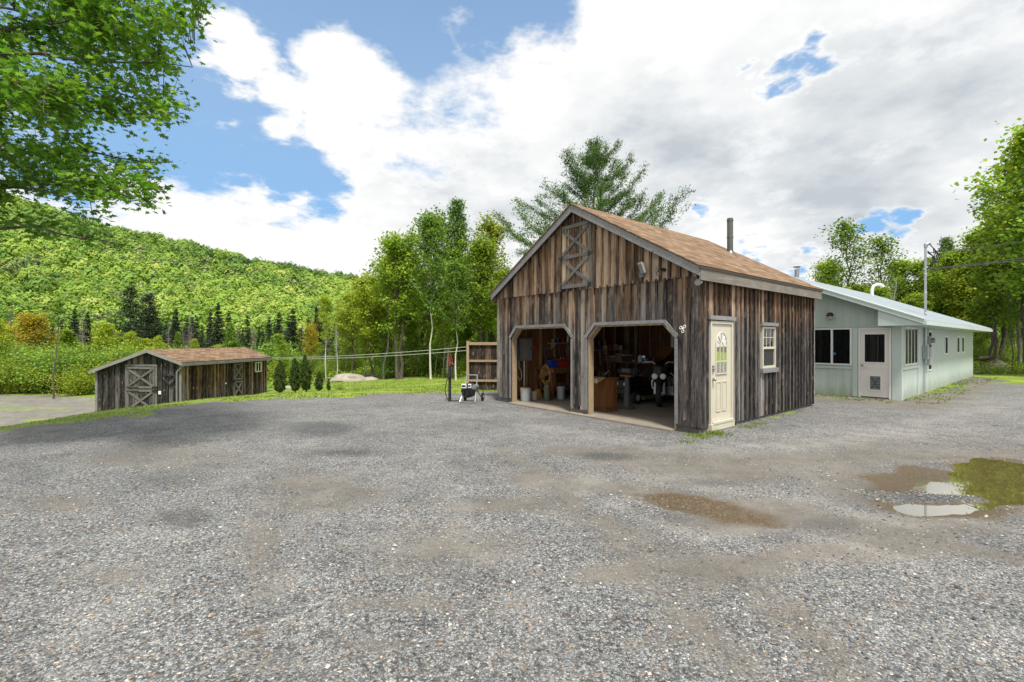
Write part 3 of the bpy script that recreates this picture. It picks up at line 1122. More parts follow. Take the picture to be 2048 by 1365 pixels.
def strips(mb, axis, off, th, breaks, lo, hi, gap=.006, ll=.0, skip=None, board_of=None, cr=1.0):
    """vertical boards between successive break positions; axis is the direction the row runs along"""
    cols = {}
    for i in range(len(breaks) - 1):
        a, b = breaks[i], breaks[i + 1]
        if b - a < .002:
            continue
        mid = (a + b) / 2
        k = board_of(mid) if board_of else i
        if k not in cols:
            cols[k] = (random.random() * cr, random.random(), random.random())
        la, lb = lo(a + 1e-4), lo(b - 1e-4)
        ha, hb = hi(a), hi(b)
        if la is None or lb is None or (ha - la < .01 and hb - lb < .01):
            continue
        e = gap / 2
        a2 = a + (e if (board_of is None or board_of(mid) != board_of(a - 1e-3)) else 0)
        b2 = b - (e if (board_of is None or board_of(mid) != board_of(b + 1e-3)) else 0)
        o0, o1 = min(off, off + th), max(off, off + th)
        if axis == 'y':
            P = [(o0, a2, la), (o1, a2, la), (o1, b2, lb), (o0, b2, lb), (o0, a2, ha), (o1, a2, ha), (o1, b2, hb), (o0, b2, hb)]
            P = [P[j] for j in (0, 1, 2, 3, 4, 5, 6, 7)]
        else:
            P = [(a2, o0, la), (b2, o0, lb), (b2, o1, lb), (a2, o1, la), (a2, o0, ha), (b2, o0, hb), (b2, o1, hb), (a2, o1, ha)]
        mb.hexa(P, cols[k])


def board_row(mb, axis, off, out, x0, x1, step, lo, hi, extra=(), bat=.05, batlo=None, jit=.012, phase=0.0):
    """boards of ~step width with battens over the joints; out = +1/-1 outward direction of the wall"""
    js = [x0]
    x = x0 + step + phase
    while x < x1 - .06:
        js.append(x + random.uniform(-jit, jit))
        x += step
    js.append(x1)

    def bo(x):
        for k in range(len(js) - 1):
            if js[k] <= x < js[k + 1]:
                return k
        return -1
    br = sorted(set([round(j, 5) for j in js] + [e for e in extra if x0 < e < x1]))
    strips(mb, axis, off, out * .022, br, lo, hi, board_of=bo)
    for j in js[1:-1]:
        w = bat / 2 + random.uniform(-.004, .004)
        bb = sorted(set([j - w, j + w] + [e for e in extra if j - w < e < j + w]))
        strips(mb, axis, off + out * .024, out * .044, bb, batlo or lo, hi, gap=0, board_of=lambda x: 0, cr=.45)


def flo(y):
    o = olo(y)
    return .10 + .012 * math.sin(y * 47) if o is None else o


ext = []
for a, b, h, c in OPEN:
    ext += [a, a + c, b - c, b]
mb = MB()
board_row(mb, 'y', 0, -1, 0.0, W, .205, flo, lambda y: 2.93, ext, batlo=lambda y: (olo(y) if olo(y) is not None else .16 + .05 * math.sin(y * 9)))
mb.build('front_wall', M['front'], garage)
# boards at the foot of the posts, dark inner liner
mb = MB()
for a, b in ((0, .40), (2.63, 3.13), (5.42, W)):
    mb = MB()
    mb.box(-.005, .12, a + .002, b - .002, .02, .10)
    mb.box(.004, .13, a + .03, b - .03, .10, 2.9)
    mb.build('post_framing', M['trimdark'], garage)
mb = MB()
GL0, GL1 = 2.53, 3.40      # loft door
board_row(mb, 'y', -.03, -1, -.03, W + .03, .21, lambda y: 2.90 + .012 * math.sin(y * 31), lambda y: slope(y) - .02, [W / 2, GL0, GL1], phase=-.1)
mb.build('gable_boards', M['gable'], garage)

# side wall (the visible long side, y = 0)
DO = (.43, 1.33, .0, 2.10)
WO = (2.70, 3.43, 1.03, 2.04)
mb = MB()


def side_row(a, b, lo, hi):
    board_row(mb, 'x', 0, -1, a, b, .2, lambda x: lo, lambda x: hi, batlo=lambda x: lo)


S0, S1 = .0, D
side_row(S0, DO[0], .06, 3.03)
side_row(DO[0], DO[1], DO[3] + .02, 3.03)
side_row(DO[1], WO[0], .03, 3.03)
side_row(WO[0], WO[1], .03, WO[2])
side_row(WO[0], WO[1], WO[3], 3.03)
side_row(WO[1], S1, .03, 3.03)
for xx in (DO[1], WO[0], WO[1]):
    for (z0, z1) in ([(.03, 3.03)] if xx == DO[1] else [(.03, WO[2] - .02), (WO[3] + .08, 3.03)]):
        mb.box(xx - .025, xx + .025, -.045, -.024, z0, z1)
mb.build('side_wall', M['side'], garage)
# far side wall and back wall
mb = MB()
board_row(mb, 'x', W, 1, 0, D, .2, lambda x: .03, lambda x: 3.03)
mb.build('left_wall', M['side'], garage)
mb = MB()
board_row(mb, 'y', D, 1, 0, W, .2, lambda y: .03, lambda y: slope(y) - .02, [W / 2])
mb.build('back_wall', M['side'], garage)
# corner boards
mb = MB()
for bx in ((-.05, -.026, -.05, .07, .10, 2.93), (-.025, .08, -.055, -.046, .10, 3.0), (-.05, -.026, W - .02, W + .07, .2, 2.93), (D - .05, D + .05, -.05, -.024, .03, 3.0)):
    mb = MB()
    mb.box(*bx)
    mb.build('corner_board', M['front'], garage)
mb = MB()
mb.box(-.02, D, .0, .09, -.06, .06)
mb.box(.0, .13, -.0, .39, -.05, .02)
mb.box(-.012, .12, 2.64, 3.12, -.03, .02)
mb.box(-.012, .12, 5.43, 5.98, -.03, .02)
mb.box(0, D, W - .09, W, -.06, .06)
mb.build('sill_beam', M['trimdark'], garage)

# interior lining: studs and the inside face of the boards
mb = MB()
js = [i * .2 for i in range(1, 30)]
for k, j in enumerate(js[:-1]):
    mb.box(j, j + .197, W - .02, W - .004, .05, 2.95)
    mb.box(D - .02, D - .004, j, j + .197, .05, 2.95)
    if not (DO[0] - .15 < j < DO[1] or WO[0] - .2 < j < WO[1]):
        mb.box(j, j + .197, .004, .02, .05, 2.95)
mb.build('inside_boards', M['inner'], garage)
mb = MB()
for i in range(10):
    x = .3 + i * .6
    if x < D - .1:
        mb.box(x, x + .04, W - .11, W - .02, .08, 2.45)
mb.build('studs', M['stud'], garage)
mb = MB()
for i in range(10):
    x = .3 + i * .6
    if x < D - .1:
        if not (DO[0] - .05 < x < DO[1] + .05):
            mb.box(x, x + .04, .02, .11, .08, WO[2] - .05 if WO[0] - .04 < x < WO[1] else 2.45)
mb.build('studs', M['stud'], garage)
mk_ = MB()
mk_.box(D - .24, D - .12, W - .24, W - .12, .03, 2.45)
mk_.build('corner_post', M['palewood'], garage)
mb = MB()
for i in range(14):
    y = .3 + i * .42
    if y < W - .3:
        mb.box(D - .11, D - .02, y, y + .04, .08, 2.45)
mb.build('back_studs', M['palewood'], garage)
mb = MB()
for i in range(10):
    x = .35 + i * .6
    mb.box(x, min(x + .045, D - .03), .12, W - .12, 2.45, 2.66)
mb.box(.12, D - .1, .1, W - .1, 2.665, 2.69)
mb.build('loft_floor', M['joist'], garage)
# slab
mb = MB()
mb.box(-.18, D - .02, .41, 5.41, -.06, .012)
mb.box(.14, D - .02, .1, .405, -.06, .012)
mb.box(.14, D - .02, 5.415, W - .1, -.06, .012)
mb.build('concrete_floor', M['concrete'], garage, bevel=.01)

# roof
RO, SO, BO = .20, .17, .18     # front overhang, side overhang, back overhang


def roof_slab(parent, x0, x1, ya, yb, yr, ze, pitchf, th, mat, name='roof', lift=0.0):
    """one slope each side; local origin keeps shingle courses level"""
    obs = []
    for side in (0, 1):
        mb = MB()
        ye = ya if side == 0 else yb
        run = abs(yr - ye)
        L = math.hypot(run, run * pitchf)
        o_z = ze
        mb.box(x0, x1, 0, L, 0, th)
        o = mb.build(name, mat, parent)
        ang = math.atan(pitchf)
        if side == 0:
            o.matrix_local = Matrix.Translation((0, ye, o_z)) @ Matrix.Rotation(ang, 4, 'X')
        else:
            o.matrix_local = Matrix.Translation((x0 + x1, ye, o_z)) @ Matrix.Rotation(math.pi, 4, 'Z') @ Matrix.Rotation(ang, 4, 'X')
        obs.append(o)
    return obs


roof_slab(garage, -RO - .02, D + BO + .02, -SO - .02, W + SO + .02, W / 2, EAVE - PITCH * SO + .085, PITCH, .022, M['shingle'])
mb = MB()      # roof deck under the shingles
for sgn in (0, 1):
    ye = -SO if sgn == 0 else W + SO
    z0 = EAVE - PITCH * SO
    zr = EAVE + PITCH * W / 2
    P = [(-RO + .03, ye, z0 + .045), (D + BO - .03, ye, z0 + .045), (D + BO - .03, W / 2, zr + .045), (-RO + .03, W / 2, zr + .045)]
    P2 = [(a, b, c + .033) for a, b, c in P]
    mb.hexa(P + P2 if sgn == 0 else P2 + P)
mb.build('roof_deck', M['trimdark'], garage)


def rake(mb, x, y0, z0, y1, z1, w, th, col=None):
    mb.hexa([(x, y0, z0 - w), (x + th, y0, z0 - w), (x + th, y1, z1 - w), (x, y1, z1 - w), (x, y0, z0), (x + th, y0, z0), (x + th, y1, z1), (x, y1, z1)], col)


zt = EAVE - PITCH * SO + .082
zr = zt + PITCH * (W / 2 + SO)
for (x, nm) in ((-RO, 0), (D + BO - .03, 1)):
    mb = MB()
    rake(mb, x, -SO, zt, W / 2 - .001, zr, .165, .03)
    mb.build('rake_board', M['trim'], garage)
    mb = MB()
    rake(mb, x, W / 2 + .001, zr, W + SO, zt, .165, .03)
    mb.build('rake_board', M['trim'], garage)
mb = MB()
mb.box(-RO + .032, D + BO - .032, -SO - .012, -SO + .015, zt - .235, zt - .012)
mb.build('fascia', M['rough'], garage)
mb = MB()
mb.box(-RO + .032, D + BO - .032, W + SO - .015, W + SO + .012, zt - .2, zt - .012)
mb.build('fascia', M['rough'], garage)
mb = MB()
mb.box(-RO - .024, D + BO + .024, -SO - .03, -SO - .014, zt - .03, zt + .005)
mb.build('drip_edge', M['drip'], garage)
mb = MB()          # rafter tails / soffit
mb.box(-RO + .04, D + BO - .05, -SO + .02, -.05, zt - .12, zt - .10)
mb.build('soffit', M['trimdark'], garage)

# opening trims
for (a, b, h, c) in OPEN:
    mb = MB()
    X = -.075
    k = .07
    # header
    mb.hexa([(X, a + c - .03, h), (-.046, a + c - .03, h), (-.046, b - c + .03, h), (X, b - c + .03, h), (X, a + c - .06, h + k), (-.046, a + c - .06, h + k), (-.046, b - c + .06, h + k), (X, b - c + .06, h + k)])
    for s, e in ((1, a), (-1, b)):
        p0 = (X + .015, e - s * .05, h - c - .02)
        p1 = (X + .015, e + s * (c - .005), h + .03)
        mb.bar(p0, p1, .03, .062, (1, 0, 0)) if False else None
        dy = s * .062 * .707
        mb.hexa([(X, e - s * .03, h - c - .03), (-.046, e - s * .03, h - c - .03), (-.046, e + s * (c - .03), h), (X, e + s * (c - .03), h),
                 (X, e - s * .03 - dy * 1.1, h - c + .035), (-.046, e - s * .03 - dy * 1.1, h - c + .035), (-.046, e + s * (c - .06), h + k), (X, e + s * (c - .06), h + k)])
        # jamb
        mb.box(-.075, -.047, min(e, e - s * .055), max(e, e - s * .055), .12, h - c - .03)
    mb.build('opening_trim', M['trim'], garage)
    mb = MB()
    for s, e in ((1, a), (-1, b)):
        mb.box(-.02, .14, min(e, e + s * .03), max(e, e + s * .03), .015, h - c)
        mb.hexa([(-.02, e, h - c), (.14, e, h - c), (.14, e + s * c, h), (-.02, e + s * c, h), (-.02, e + s * .035, h - c - .02), (.14, e + s * .035, h - c - .02), (.14, e + s * (c + .01), h - .035), (-.02, e + s * (c + .01), h - .035)])
    mb.box(-.02, .14, a + c, b - c, h - .03, h - .002)
    mb.build('opening_jamb', M['palewood'], garage)

# loft door with X braces
ld = MB()
for i in range(4):
    w = (GL1 - GL0) / 4
    ld.box(-.085, -.063, GL0 + i * w + .002, GL0 + (i + 1) * w - .002, 2.97, 4.44)
ldo = ld.build('loft_door', M['gable'], garage)
mb = MB()
for z in (2.955, 3.66, 4.37):
    mb.box(-.108, -.086, GL0 + .01, GL1 - .01, z, z + .085)
mb.box(-.104, -.066, GL0 - .07, GL0 + .0, 2.93, 4.47)
for (z0, z1) in ((3.04, 3.66), (3.745, 4.37)):
    mb.bar((-.095, GL0 + .03, z0 + .02), (-.095, GL1 - .03, z1 - .02), .018, .075, (0, -(z1 - z0), GL1 - GL0))
    mb.bar((-.103, GL0 + .03, z1 - .02), (-.103, GL1 - .03, z0 + .02), .018, .075, (0, (z1 - z0), GL1 - GL0))
mb.build('brace', M['trimmid'], ldo)
mb = MB()
for z in (3.0, 3.70, 4.41):
    mb = MB()
    mb.box(-.118, -.104, GL0 - .07, GL0 + .03, z - .04, z + .04)
    mb.build('hinge', M['black'], ldo)
mk1 = MB()
mk1.box(-.125, -.108, GL1 - .05, GL1 + .09, 3.68, 3.73)
mk1.build('latch', M['black'], ldo)

# entry door on the side
de = MB()
de.box(DO[0] + .05, DO[1] - .05, -.035, -.005, .15, 2.03)
dobj = de.build('entry_door', M['cream'], garage, bevel=.004)
mb = MB()
mb.box(DO[0] + .0, DO[0] + .047, -.062, .0, .03, 2.09)
mb.box(DO[1] - .047, DO[1] + .0, -.062, .0, .03, 2.09)
mb.box(DO[0] + .05, DO[1] - .05, -.060, .0, 2.035, 2.09)
mb.build('door_frame', M['cream'], garage)
mb = MB()
mb.box(DO[0] - .06, DO[1] + .09, -.085, -.048, 2.11, 2.19)
mb.build('header_board', M['trim'], garage)
mb = MB()
mb.box(DO[0] - .02, DO[1] + .0, -.09, -.0, -.02, .10)
mb.box(DO[0] + .05, DO[1] - .05, -.1, -.0, .10, .145)
mb.build('threshold', M['cream'], garage)
cx = (DO[0] + DO[1]) / 2


def arch(x, r, z0, zs, n=14):
    return [(x - r, z0), (x + r, z0)] + [(x + r * math.cos(math.pi * i / n), zs + r * 1.15 * math.sin(math.pi * i / n)) for i in range(n + 1)]


mb = MB()
mb.prism(arch(cx, .21, 1.06, 1.62), 'y', -.044, -.037)
gl = mb.build('door_glass', M['dimglass'], dobj)
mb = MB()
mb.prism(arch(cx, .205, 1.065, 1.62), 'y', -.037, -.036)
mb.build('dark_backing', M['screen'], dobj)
mb = MB()
path = [(x, -.045, z) for x, z in arch(cx, .215, 1.055, 1.62, 16)]
mb.tube(path, .012, 6, closed=True)
for z in (1.06, 1.30, 1.60):
    mb.bar((cx - .21, -.047, z), (cx + .21, -.047, z), .014, .018)
for dx in (-.07, .07):
    mb.bar((cx + dx, -.047, 1.06), (cx + dx, -.047, 1.62), .014, .016)
for an in (50, 90, 130, 20, 160):
    mb.bar((cx + .06 * math.cos(R(an)), -.047, 1.63 + .06 * math.sin(R(an))), (cx + .2 * math.cos(R(an)), -.047, 1.62 + .23 * math.sin(R(an))), .014, .014, (0, 1, 0))
mb.tube([(cx + .06 * math.cos(R(a)), -.047, 1.62 + .06 * math.sin(R(a))) for a in range(0, 181, 20)], .008, 5)
mb.build('glass_bars', M['cream'], dobj)
for dx in (-.12, .12):
    mb = MB()
    z0, z1, w = .33, .90, .085
    for (a, b) in (((cx + dx - w, z0), (cx + dx + w, z0)), ((cx + dx + w, z0), (cx + dx + w, z1)), ((cx + dx + w, z1), (cx + dx - w, z1)), ((cx + dx - w, z1), (cx + dx - w, z0))):
        mb.bar((a[0], -.038, a[1]), (b[0], -.038, b[1]), .02, .02)
    mb.box(cx + dx - w + .03, cx + dx + w - .03, -.041, -.034, z0 + .03, z1 - .03)
    mb.build('door_panel', M['cream'], dobj)
for z in (1.16, .96):
    mb = MB()
    hx = DO[0] + .11
    mb.cyl((hx, -.035, z), (hx, -.05, z), .032)
    if z < 1.1:
        mb.ball((hx, -.085, z), .03)
        mb.cyl((hx, -.05, z), (hx, -.08, z), .012)
    else:
        mb.box(hx - .03, hx + .03, -.06, -.045, z - .06, z + .07)
        mb.cyl((hx, -.06, z), (hx, -.075, z), .02)
    mb.build('door_handle' if z < 1.1 else 'deadbolt', M['steel'], dobj, True)

# side window
wx0, wx1, wz0, wz1 = WO[0] + .02, WO[1] - .02, WO[2] + .06, WO[3] - .02
mb = MB()
for (a, b, c, d) in ((wx0, wx0 + .045, wz0, wz1), (wx1 - .045, wx1, wz0, wz1), (wx0 + .046, wx1 - .046, wz0, wz0 + .05), (wx0 + .046, wx1 - .046, wz1 - .04, wz1), (wx0 + .046, wx1 - .046, 1.52, 1.57)):
    mb.box(a, b, -.06, .01, c, d)
win = mb.build('window', M['cream'], garage)
mb = MB()
mb.box(wx0 + .05, wx1 - .05, -.03, -.025, 1.57, wz1 - .04)
mb.build('window_pane', M['dimglass'], win)
mb = MB()
mb.box(wx0 + .05, wx1 - .05, -.03, -.025, wz0 + .05, 1.52)
mb.build('insect_screen', M['screen'], win)
mb = MB()
for i in (1, 2):
    x = wx0 + .05 + (wx1 - wx0 - .1) * i / 3
    mb.bar((x, -.034, 1.57), (x, -.034, wz1 - .04), .012, .012)
mb.bar((wx0 + .05, -.035, 1.78), (wx1 - .05, -.035, 1.78), .012, .012)
mb.build('muntin', M['cream'], win)
mb = MB()
mb.box(WO[0] - .07, WO[1] + .07, -.095, -.061, WO[3] + .0, WO[3] + .075)
mb.build('header_board', M['trim'], win)
mb = MB()
mb.box(WO[0] - .05, WO[1] + .06, -.10, -.0, WO[2] - .04, WO[2] + .055)
mb.build('window_sill', M['trim'], win)

# stovepipe through the roof
mb = MB()
px, py = 5.3, 1.9
zb = EAVE + PITCH * py
mb.cyl((px, py, zb - .1), (px, py, zb + 1.10), .082, n=18)
mb.ring((px, py, zb + .55), (0, 0, 1), .092, .006)
mb.ring((px, py, zb + 1.03), (0, 0, 1), .092, .006)
mb.lathe([(.2, .05), (.11, .2), (.1, .22)], (px, py, zb - .08))
mb.build('stovepipe', M['pipe'], garage, True)

# fixtures on the front gable and the corner
mb = MB()
y = 1.13
mb.box(-.10, -.055, y - .05, y + .05, 3.0, 3.10)
mb.cyl((-.09, y, 3.05), (-.17, y - .02, 3.09), .015)
mb.bar((-.20, y - .06, 3.26), (-.15, y - .10, 3.06), .10, .09, (0, 1, 0))
fl = mb.build('flood_light', M['greybox'], garage, bevel=.006)
mb = MB()
mb.bar((-.225, y - .055, 3.28), (-.18, y - .095, 3.07), .10, .03, (1, 0, 0))
mb.build('lamp_housing', M['tan'], fl, bevel=.006)
mb = MB()
y = .62
mb.cyl((-.055, y, 3.09), (-.10, y, 3.09), .035)
mb.tube([(-.10, y, 3.09), (-.16, y + .02, 3.12), (-.16, y + .11, 3.04), (-.12, y + .15, 2.98)], [.02, .02, .008, .005], 6)
mb.build('iron_hook', M['black'], garage, True)
mb = MB()
mb.cyl((-.10, -.09, 2.79), (-.02, -.09, 2.79), .05)
mb.cyl((-.10, -.09, 2.79), (-.16, -.12, 2.76), .045, .055)
mb.build('corner_light', M['galv'], garage, True)
# horseshoe on the centre post
mb = MB()
hp = [( -.10, 2.86 + .05 * math.cos(R(a)), 1.64 + .065 * math.sin(R(a))) for a in range(-60, 241, 20)]
mb.tube(hp, .009, 6)
mb.build('horseshoe', M['black'], garage, True)
# white three-lobed ornament beside the right opening
mb = MB()
for dy, dz in ((.04, .02), (-.035, .04), (-.0, -.045)):
    mb.ring((-.085, .22 + dy, 1.93 + dz), (1, 0, 0), .026, .008, 12, 6)
mb.ball((-.08, .22, 1.93), .022)
mb.build('wall_ornament', M['white'], garage, True)
# wall tie plates on the post
print('garage done')


def GL(s, t, z=0.0):
    """garage-local point to world"""
    return (GC[0] + CS * s - SN * t, GC[1] + SN * s + CS * t, z)


FZ = .013      # garage floor level


def simple(name, label, cat, s, t, z, parts, rz=0.0, group=None):
    """parts: list of (part name, MB, material, smooth); a single part becomes one mesh object"""
    loc = GL(s, t, z)
    if len(parts) == 1:
        nm, b, m, sm = parts[0]
        o = b.build(name, m, None, sm)
        o.location = loc
        o.rotation_euler = (0, 0, ROT + rz)
        return tag(o, label, cat, group)
    r = thing(name, label, cat, loc, ROT + rz, group)
    for nm, b, m, sm in parts:
        b.build(nm, m, r, sm)
    return r


def mk(fn):
    b = MB()
    fn(b)
    return b


def bucket(name, label, s, t, z, r, h, mat, group=None, lidmat=None):
    b = mk(lambda b: (b.lathe([(r * .86, 0), (r * .88, .01), (r * .97, h * .8), (r * .98, h * .97)]), b.ring((0, 0, h * .78), (0, 0, 1), r * .98, .008, 20, 5), b.ring((0, 0, h * .88), (0, 0, 1), r * 1.0, .007, 20, 5)))
    lid = mk(lambda b: b.lathe([(r * 1.03, h * .96), (r * 1.04, h), (r * .95, h * 1.015), (r * .9, h)]))
    hd = mk(lambda b: b.tube([(r * 1.0 * math.cos(a), r * 1.02 * math.sin(a) * .6 - r * .75, h * .85 - .3 * r * math.sin(a)) for a in [math.pi * i / 10 for i in range(11)]], .004, 5))
    return simple(name, label, 'bucket', s, t, z, [('body', b, mat, True), ('lid', lid, lidmat or mat, True), ('handle', hd, M['galv'], True)], -.5, group)


bucket('bucket', 'large lidded grey bucket standing just inside the left opening', .36, 5.28, FZ, .155, .37, M['bucket'], lidmat=M['card'])
bucket('bucket', 'small tan bucket behind the large grey bucket', .72, 5.33, FZ, .11, .24, M['tan'])
bucket('bucket', 'narrow grey bucket beside the bench leg', 1.45, 4.98, FZ, .12, .36, M['bucket'])

# electrical panel on the inner left wall
pl = simple('electrical_panel', 'grey electrical panel on the inner wall of the left bay', 'electrical panel', .78, 5.86, 0,
            [('cabinet', mk(lambda b: b.box(-.24, .24, -.12, -.001, 1.12, 1.78)), M['greybox'], False),
             ('cover', mk(lambda b: b.box(-.22, .22, -.132, -.121, 1.14, 1.76)), M['greybox'], False),
             ('latch', mk(lambda b: b.box(.15, .18, -.145, -.133, 1.42, 1.50)), M['black'], False),
             ('conduit', mk(lambda b: b.cyl((-.03, -.06, .05), (-.03, -.06, 1.12), .04)), M['galv'], True),
             ('stickers', mk(lambda b: [b.box(-.12 + random.uniform(-.03, .03), -.05 + random.uniform(0, .08), -.1345, -.1325, z, z + .04) for z in (1.22, 1.29, 1.37, 1.45, 1.53, 1.6, 1.67)]), M['card'], False),
             ('cable', mk(lambda b: b.tube([(-.2, -.03, 1.12), (-.22, -.05, .95), (-.13, -.05, .8), (-.12, -.05, .62), (-.2, -.06, .55), (-.25, -.05, .66)], .01, 6)), M['white'], True)])
simple('switch_box', 'small white outlet box on the inner wall near the opening', 'outlet', .30, 5.86, 0, [('box', mk(lambda b: b.box(-.04, .04, -.05, -.001, 1.0, 1.15)), M['white'], False)])

# red air hose loop hanging on the wall
simple('air_hose', 'thin red air hose loop hanging on the wall beside the electrical panel', 'hose', 1.22, 5.84, 0,
       [('hose', mk(lambda b: b.tube([(.05 * math.sin(a), -.03, 1.5 + .22 * math.cos(a)) for a in np.linspace(0, 6.2, 22)], .012, 6)), M['red'], True)])
simple('broom', 'broom leaning on the wall behind the buckets', 'broom', 1.12, 5.7, FZ,
       [('handle', mk(lambda b: b.cyl((.05, -.02, .25), (-.1, .12, 1.3), .012)), M['orangewood'], True), ('brush', mk(lambda b: b.hexa([(-.1, -.08, 0), (.2, -.08, 0), (.2, .0, 0), (-.1, .0, 0), (-.03, -.05, .25), (.12, -.05, .25), (.12, -.01, .25), (-.03, -.01, .25)])), M['yellow'], False)])

# workbench on the left wall
wb = thing('workbench', 'wooden workbench along the left wall with an open diagonal brace', 'workbench', GL(1.15, 4.95, FZ), ROT)
mk(lambda b: b.box(0, 2.2, .1, .86, .86, .91)).build('top', M['bench'], wb)
mk(lambda b: b.box(0, 2.2, .1, .14, .74, .86)).build('apron', M['bench'], wb)
for (a, c) in ((.0, .05), (2.1, .05), (.0, .75), (2.1, .75)):
    mk(lambda b: b.box(a, a + .09, c + .05, c + .13, 0, .86)).build('leg', M['bench'], wb)
mk(lambda b: b.bar((.04, .06, .86), (-.12, .5, .62), .035, .12)).build('brace', M['bench'], wb)
mk(lambda b: b.box(.1, 2.1, .2, .8, .25, .28)).build('lower_shelf', M['inner'], wb)
BT = FZ + .912
simple('air_compressor', 'blue portable machine on the workbench', 'compressor', 1.45, 5.35, BT,
       [('body', mk(lambda b: b.box(-.14, .14, -.12, .12, .0, .2)), M['blue'], False), ('grip', mk(lambda b: b.tube([(-.1, 0, .19), (-.1, 0, .26), (.1, 0, .26), (.1, 0, .19)], .014, 6)), M['black'], True)])
simple('toolbox', 'red metal toolbox next to the blue machine on the workbench', 'toolbox', 1.85, 5.32, BT,
       [('body', mk(lambda b: b.box(-.18, .18, -.11, .11, .0, .16)), M['red'], False), ('lid', mk(lambda b: b.prism([(-.11, .165), (.11, .165), (.06, .23), (-.06, .23)], 'x', -.18, .18)), M['red'], False), ('handle', mk(lambda b: b.tube([(-.07, 0, .22), (-.06, 0, .265), (.06, 0, .265), (.07, 0, .22)], .01, 6)), M['chrome'], True)])
simple('vise', 'dark bench vise on the workbench behind the toolbox', 'vise', 2.4, 5.2, BT,
       [('body', mk(lambda b: (b.box(-.06, .1, -.06, .06, 0, .1), b.box(-.1, .0, -.07, .07, .1, .17), b.box(.03, .06, -.07, .07, .1, .17))), M['black'], False), ('screw', mk(lambda b: (b.cyl((-.2, 0, .12), (-.1, 0, .12), .014), b.cyl((-.19, -.1, .12), (-.19, .1, .12), .006))), M['chrome'], True)])
simple('extension_hose', 'coiled yellow hose hanging in front of the workbench', 'hose', 1.12, 5.28, 0,
       [('coil', mk(lambda b: [b.tube([(.04 * k + .02 * math.sin(3 * a) + .01 * math.cos(2 * a + k), (.17 - .012 * k) * math.sin(a) + .02 * k, (.72 - .03 * k) + (.30 - .02 * k) * math.cos(a)) for a in np.linspace(0, 6.283, 26)][:-1], .012, 6, closed=True) for k in range(5)]), M['yellow'], True)])
simple('gas_cylinder', 'dented grey green cylinder with red hoses under the yellow coil', 'cylinder', .92, 5.0, FZ,
       [('tank', mk(lambda b: b.lathe([(.085, 0), (.09, .02), (.09, .38), (.07, .45), (.03, .48), (.03, .53)], n=16)), M['green'], True), ('valve', mk(lambda b: (b.cyl((0, 0, .53), (0, 0, .57), .02), b.cyl((-.04, 0, .56), (.04, 0, .56), .012))), M['brass'], True),
        ('hose', mk(lambda b: b.tube([(.04, 0, .56), (.12, -.04, .52), (.14, -.08, .40), (.06, -.11, .28), (-.08, -.1, .30), (-.12, -.03, .42), (-.03, .0, .55)], .01, 6)), M['red'], True)])

# wall shelf with cans, peg board with wrenches
sh = thing('wall_shelf', 'long wooden shelf on the left wall above the hanging tools', 'shelf', GL(1.75, 5.88, 0), ROT)
mk(lambda b: b.box(0, 1.9, -.28, -.01, 1.62, 1.65)).build('board', M['palewood'], sh)
mk(lambda b: b.box(.3, 1.9, -.24, -.01, 1.93, 1.95)).build('board', M['inner'], sh)
for x in (.15, 1.0, 1.75):
    mk(lambda b: b.prism([(-.24, 1.62), (-.01, 1.40), (-.01, 1.62)], 'x', x, x + .03)).build('bracket', M['palewood'], sh)
items = [('tan jar', 'jar', M['tan'], .05, .12, 1), ('blue can', 'can', M['blue'], .055, .11, 1), ('red can', 'can', M['red'], .05, .15, 1), ('white bottle', 'bottle', M['white'], .035, .2, 1), ('brown carton', 'carton', M['card'], .08, .13, 0), ('dark red carton', 'carton', M['red'], .09, .11, 0), ('green can', 'can', M['green'], .05, .13, 1)]
for i, (lb, cat, m, r, h, rd) in enumerate(items):
    s_ = 1.85 + i * .22
    if rd:
        bd = mk(lambda b: b.lathe([(r, 0), (r, h * .8), (r * .7, h * .93), (r * .4, h * .95)], n=14))
        cp = mk(lambda b: b.cyl((0, 0, h * .95), (0, 0, h * 1.12), r * .42, n=12))
    else:
        bd = mk(lambda b: b.box(-r, r, -r * .8, r * .8, 0, h))
        cp = mk(lambda b: (b.bar((-r, 0, h + .003), (r, 0, h + .003), .03, .004)))
    simple(cat, '%s on the long wooden shelf above the hanging tools' % lb, cat, s_, 5.72, 1.652, [('body', bd, m, bool(rd)), ('lid' if rd else 'tape', cp, M['white'] if i % 2 else M['black'], bool(rd))])
mkr = M['steel']
k = 0
for row, (z, n) in enumerate(((1.46, 11), (1.24, 9))):
    for i in range(n):
        s_ = 1.62 + i * .155 + .05 * row
        L = random.uniform(.10, .2) if row == 0 else random.uniform(.12, .22)

        def wr(b, L=L):
            b.bar((0, -.02, -L), (0, -.02, 0), .016, .007, (0, 1, 0))
            b.ring((0, -.02, .012), (0, 1, 0), .015, .006, 10, 5)
            b.ring((0, -.02, -L - .012), (0, 1, 0), .012, .005, 10, 5)
        o = wr and mk(wr).build('wrench', mkr, None)
        o.location = GL(s_, 5.86, z)
        o.rotation_euler = (0, 0, ROT)
        tag(o, 'steel wrench hanging on the left wall of the garage', 'wrench', 'wrenches on the left wall')

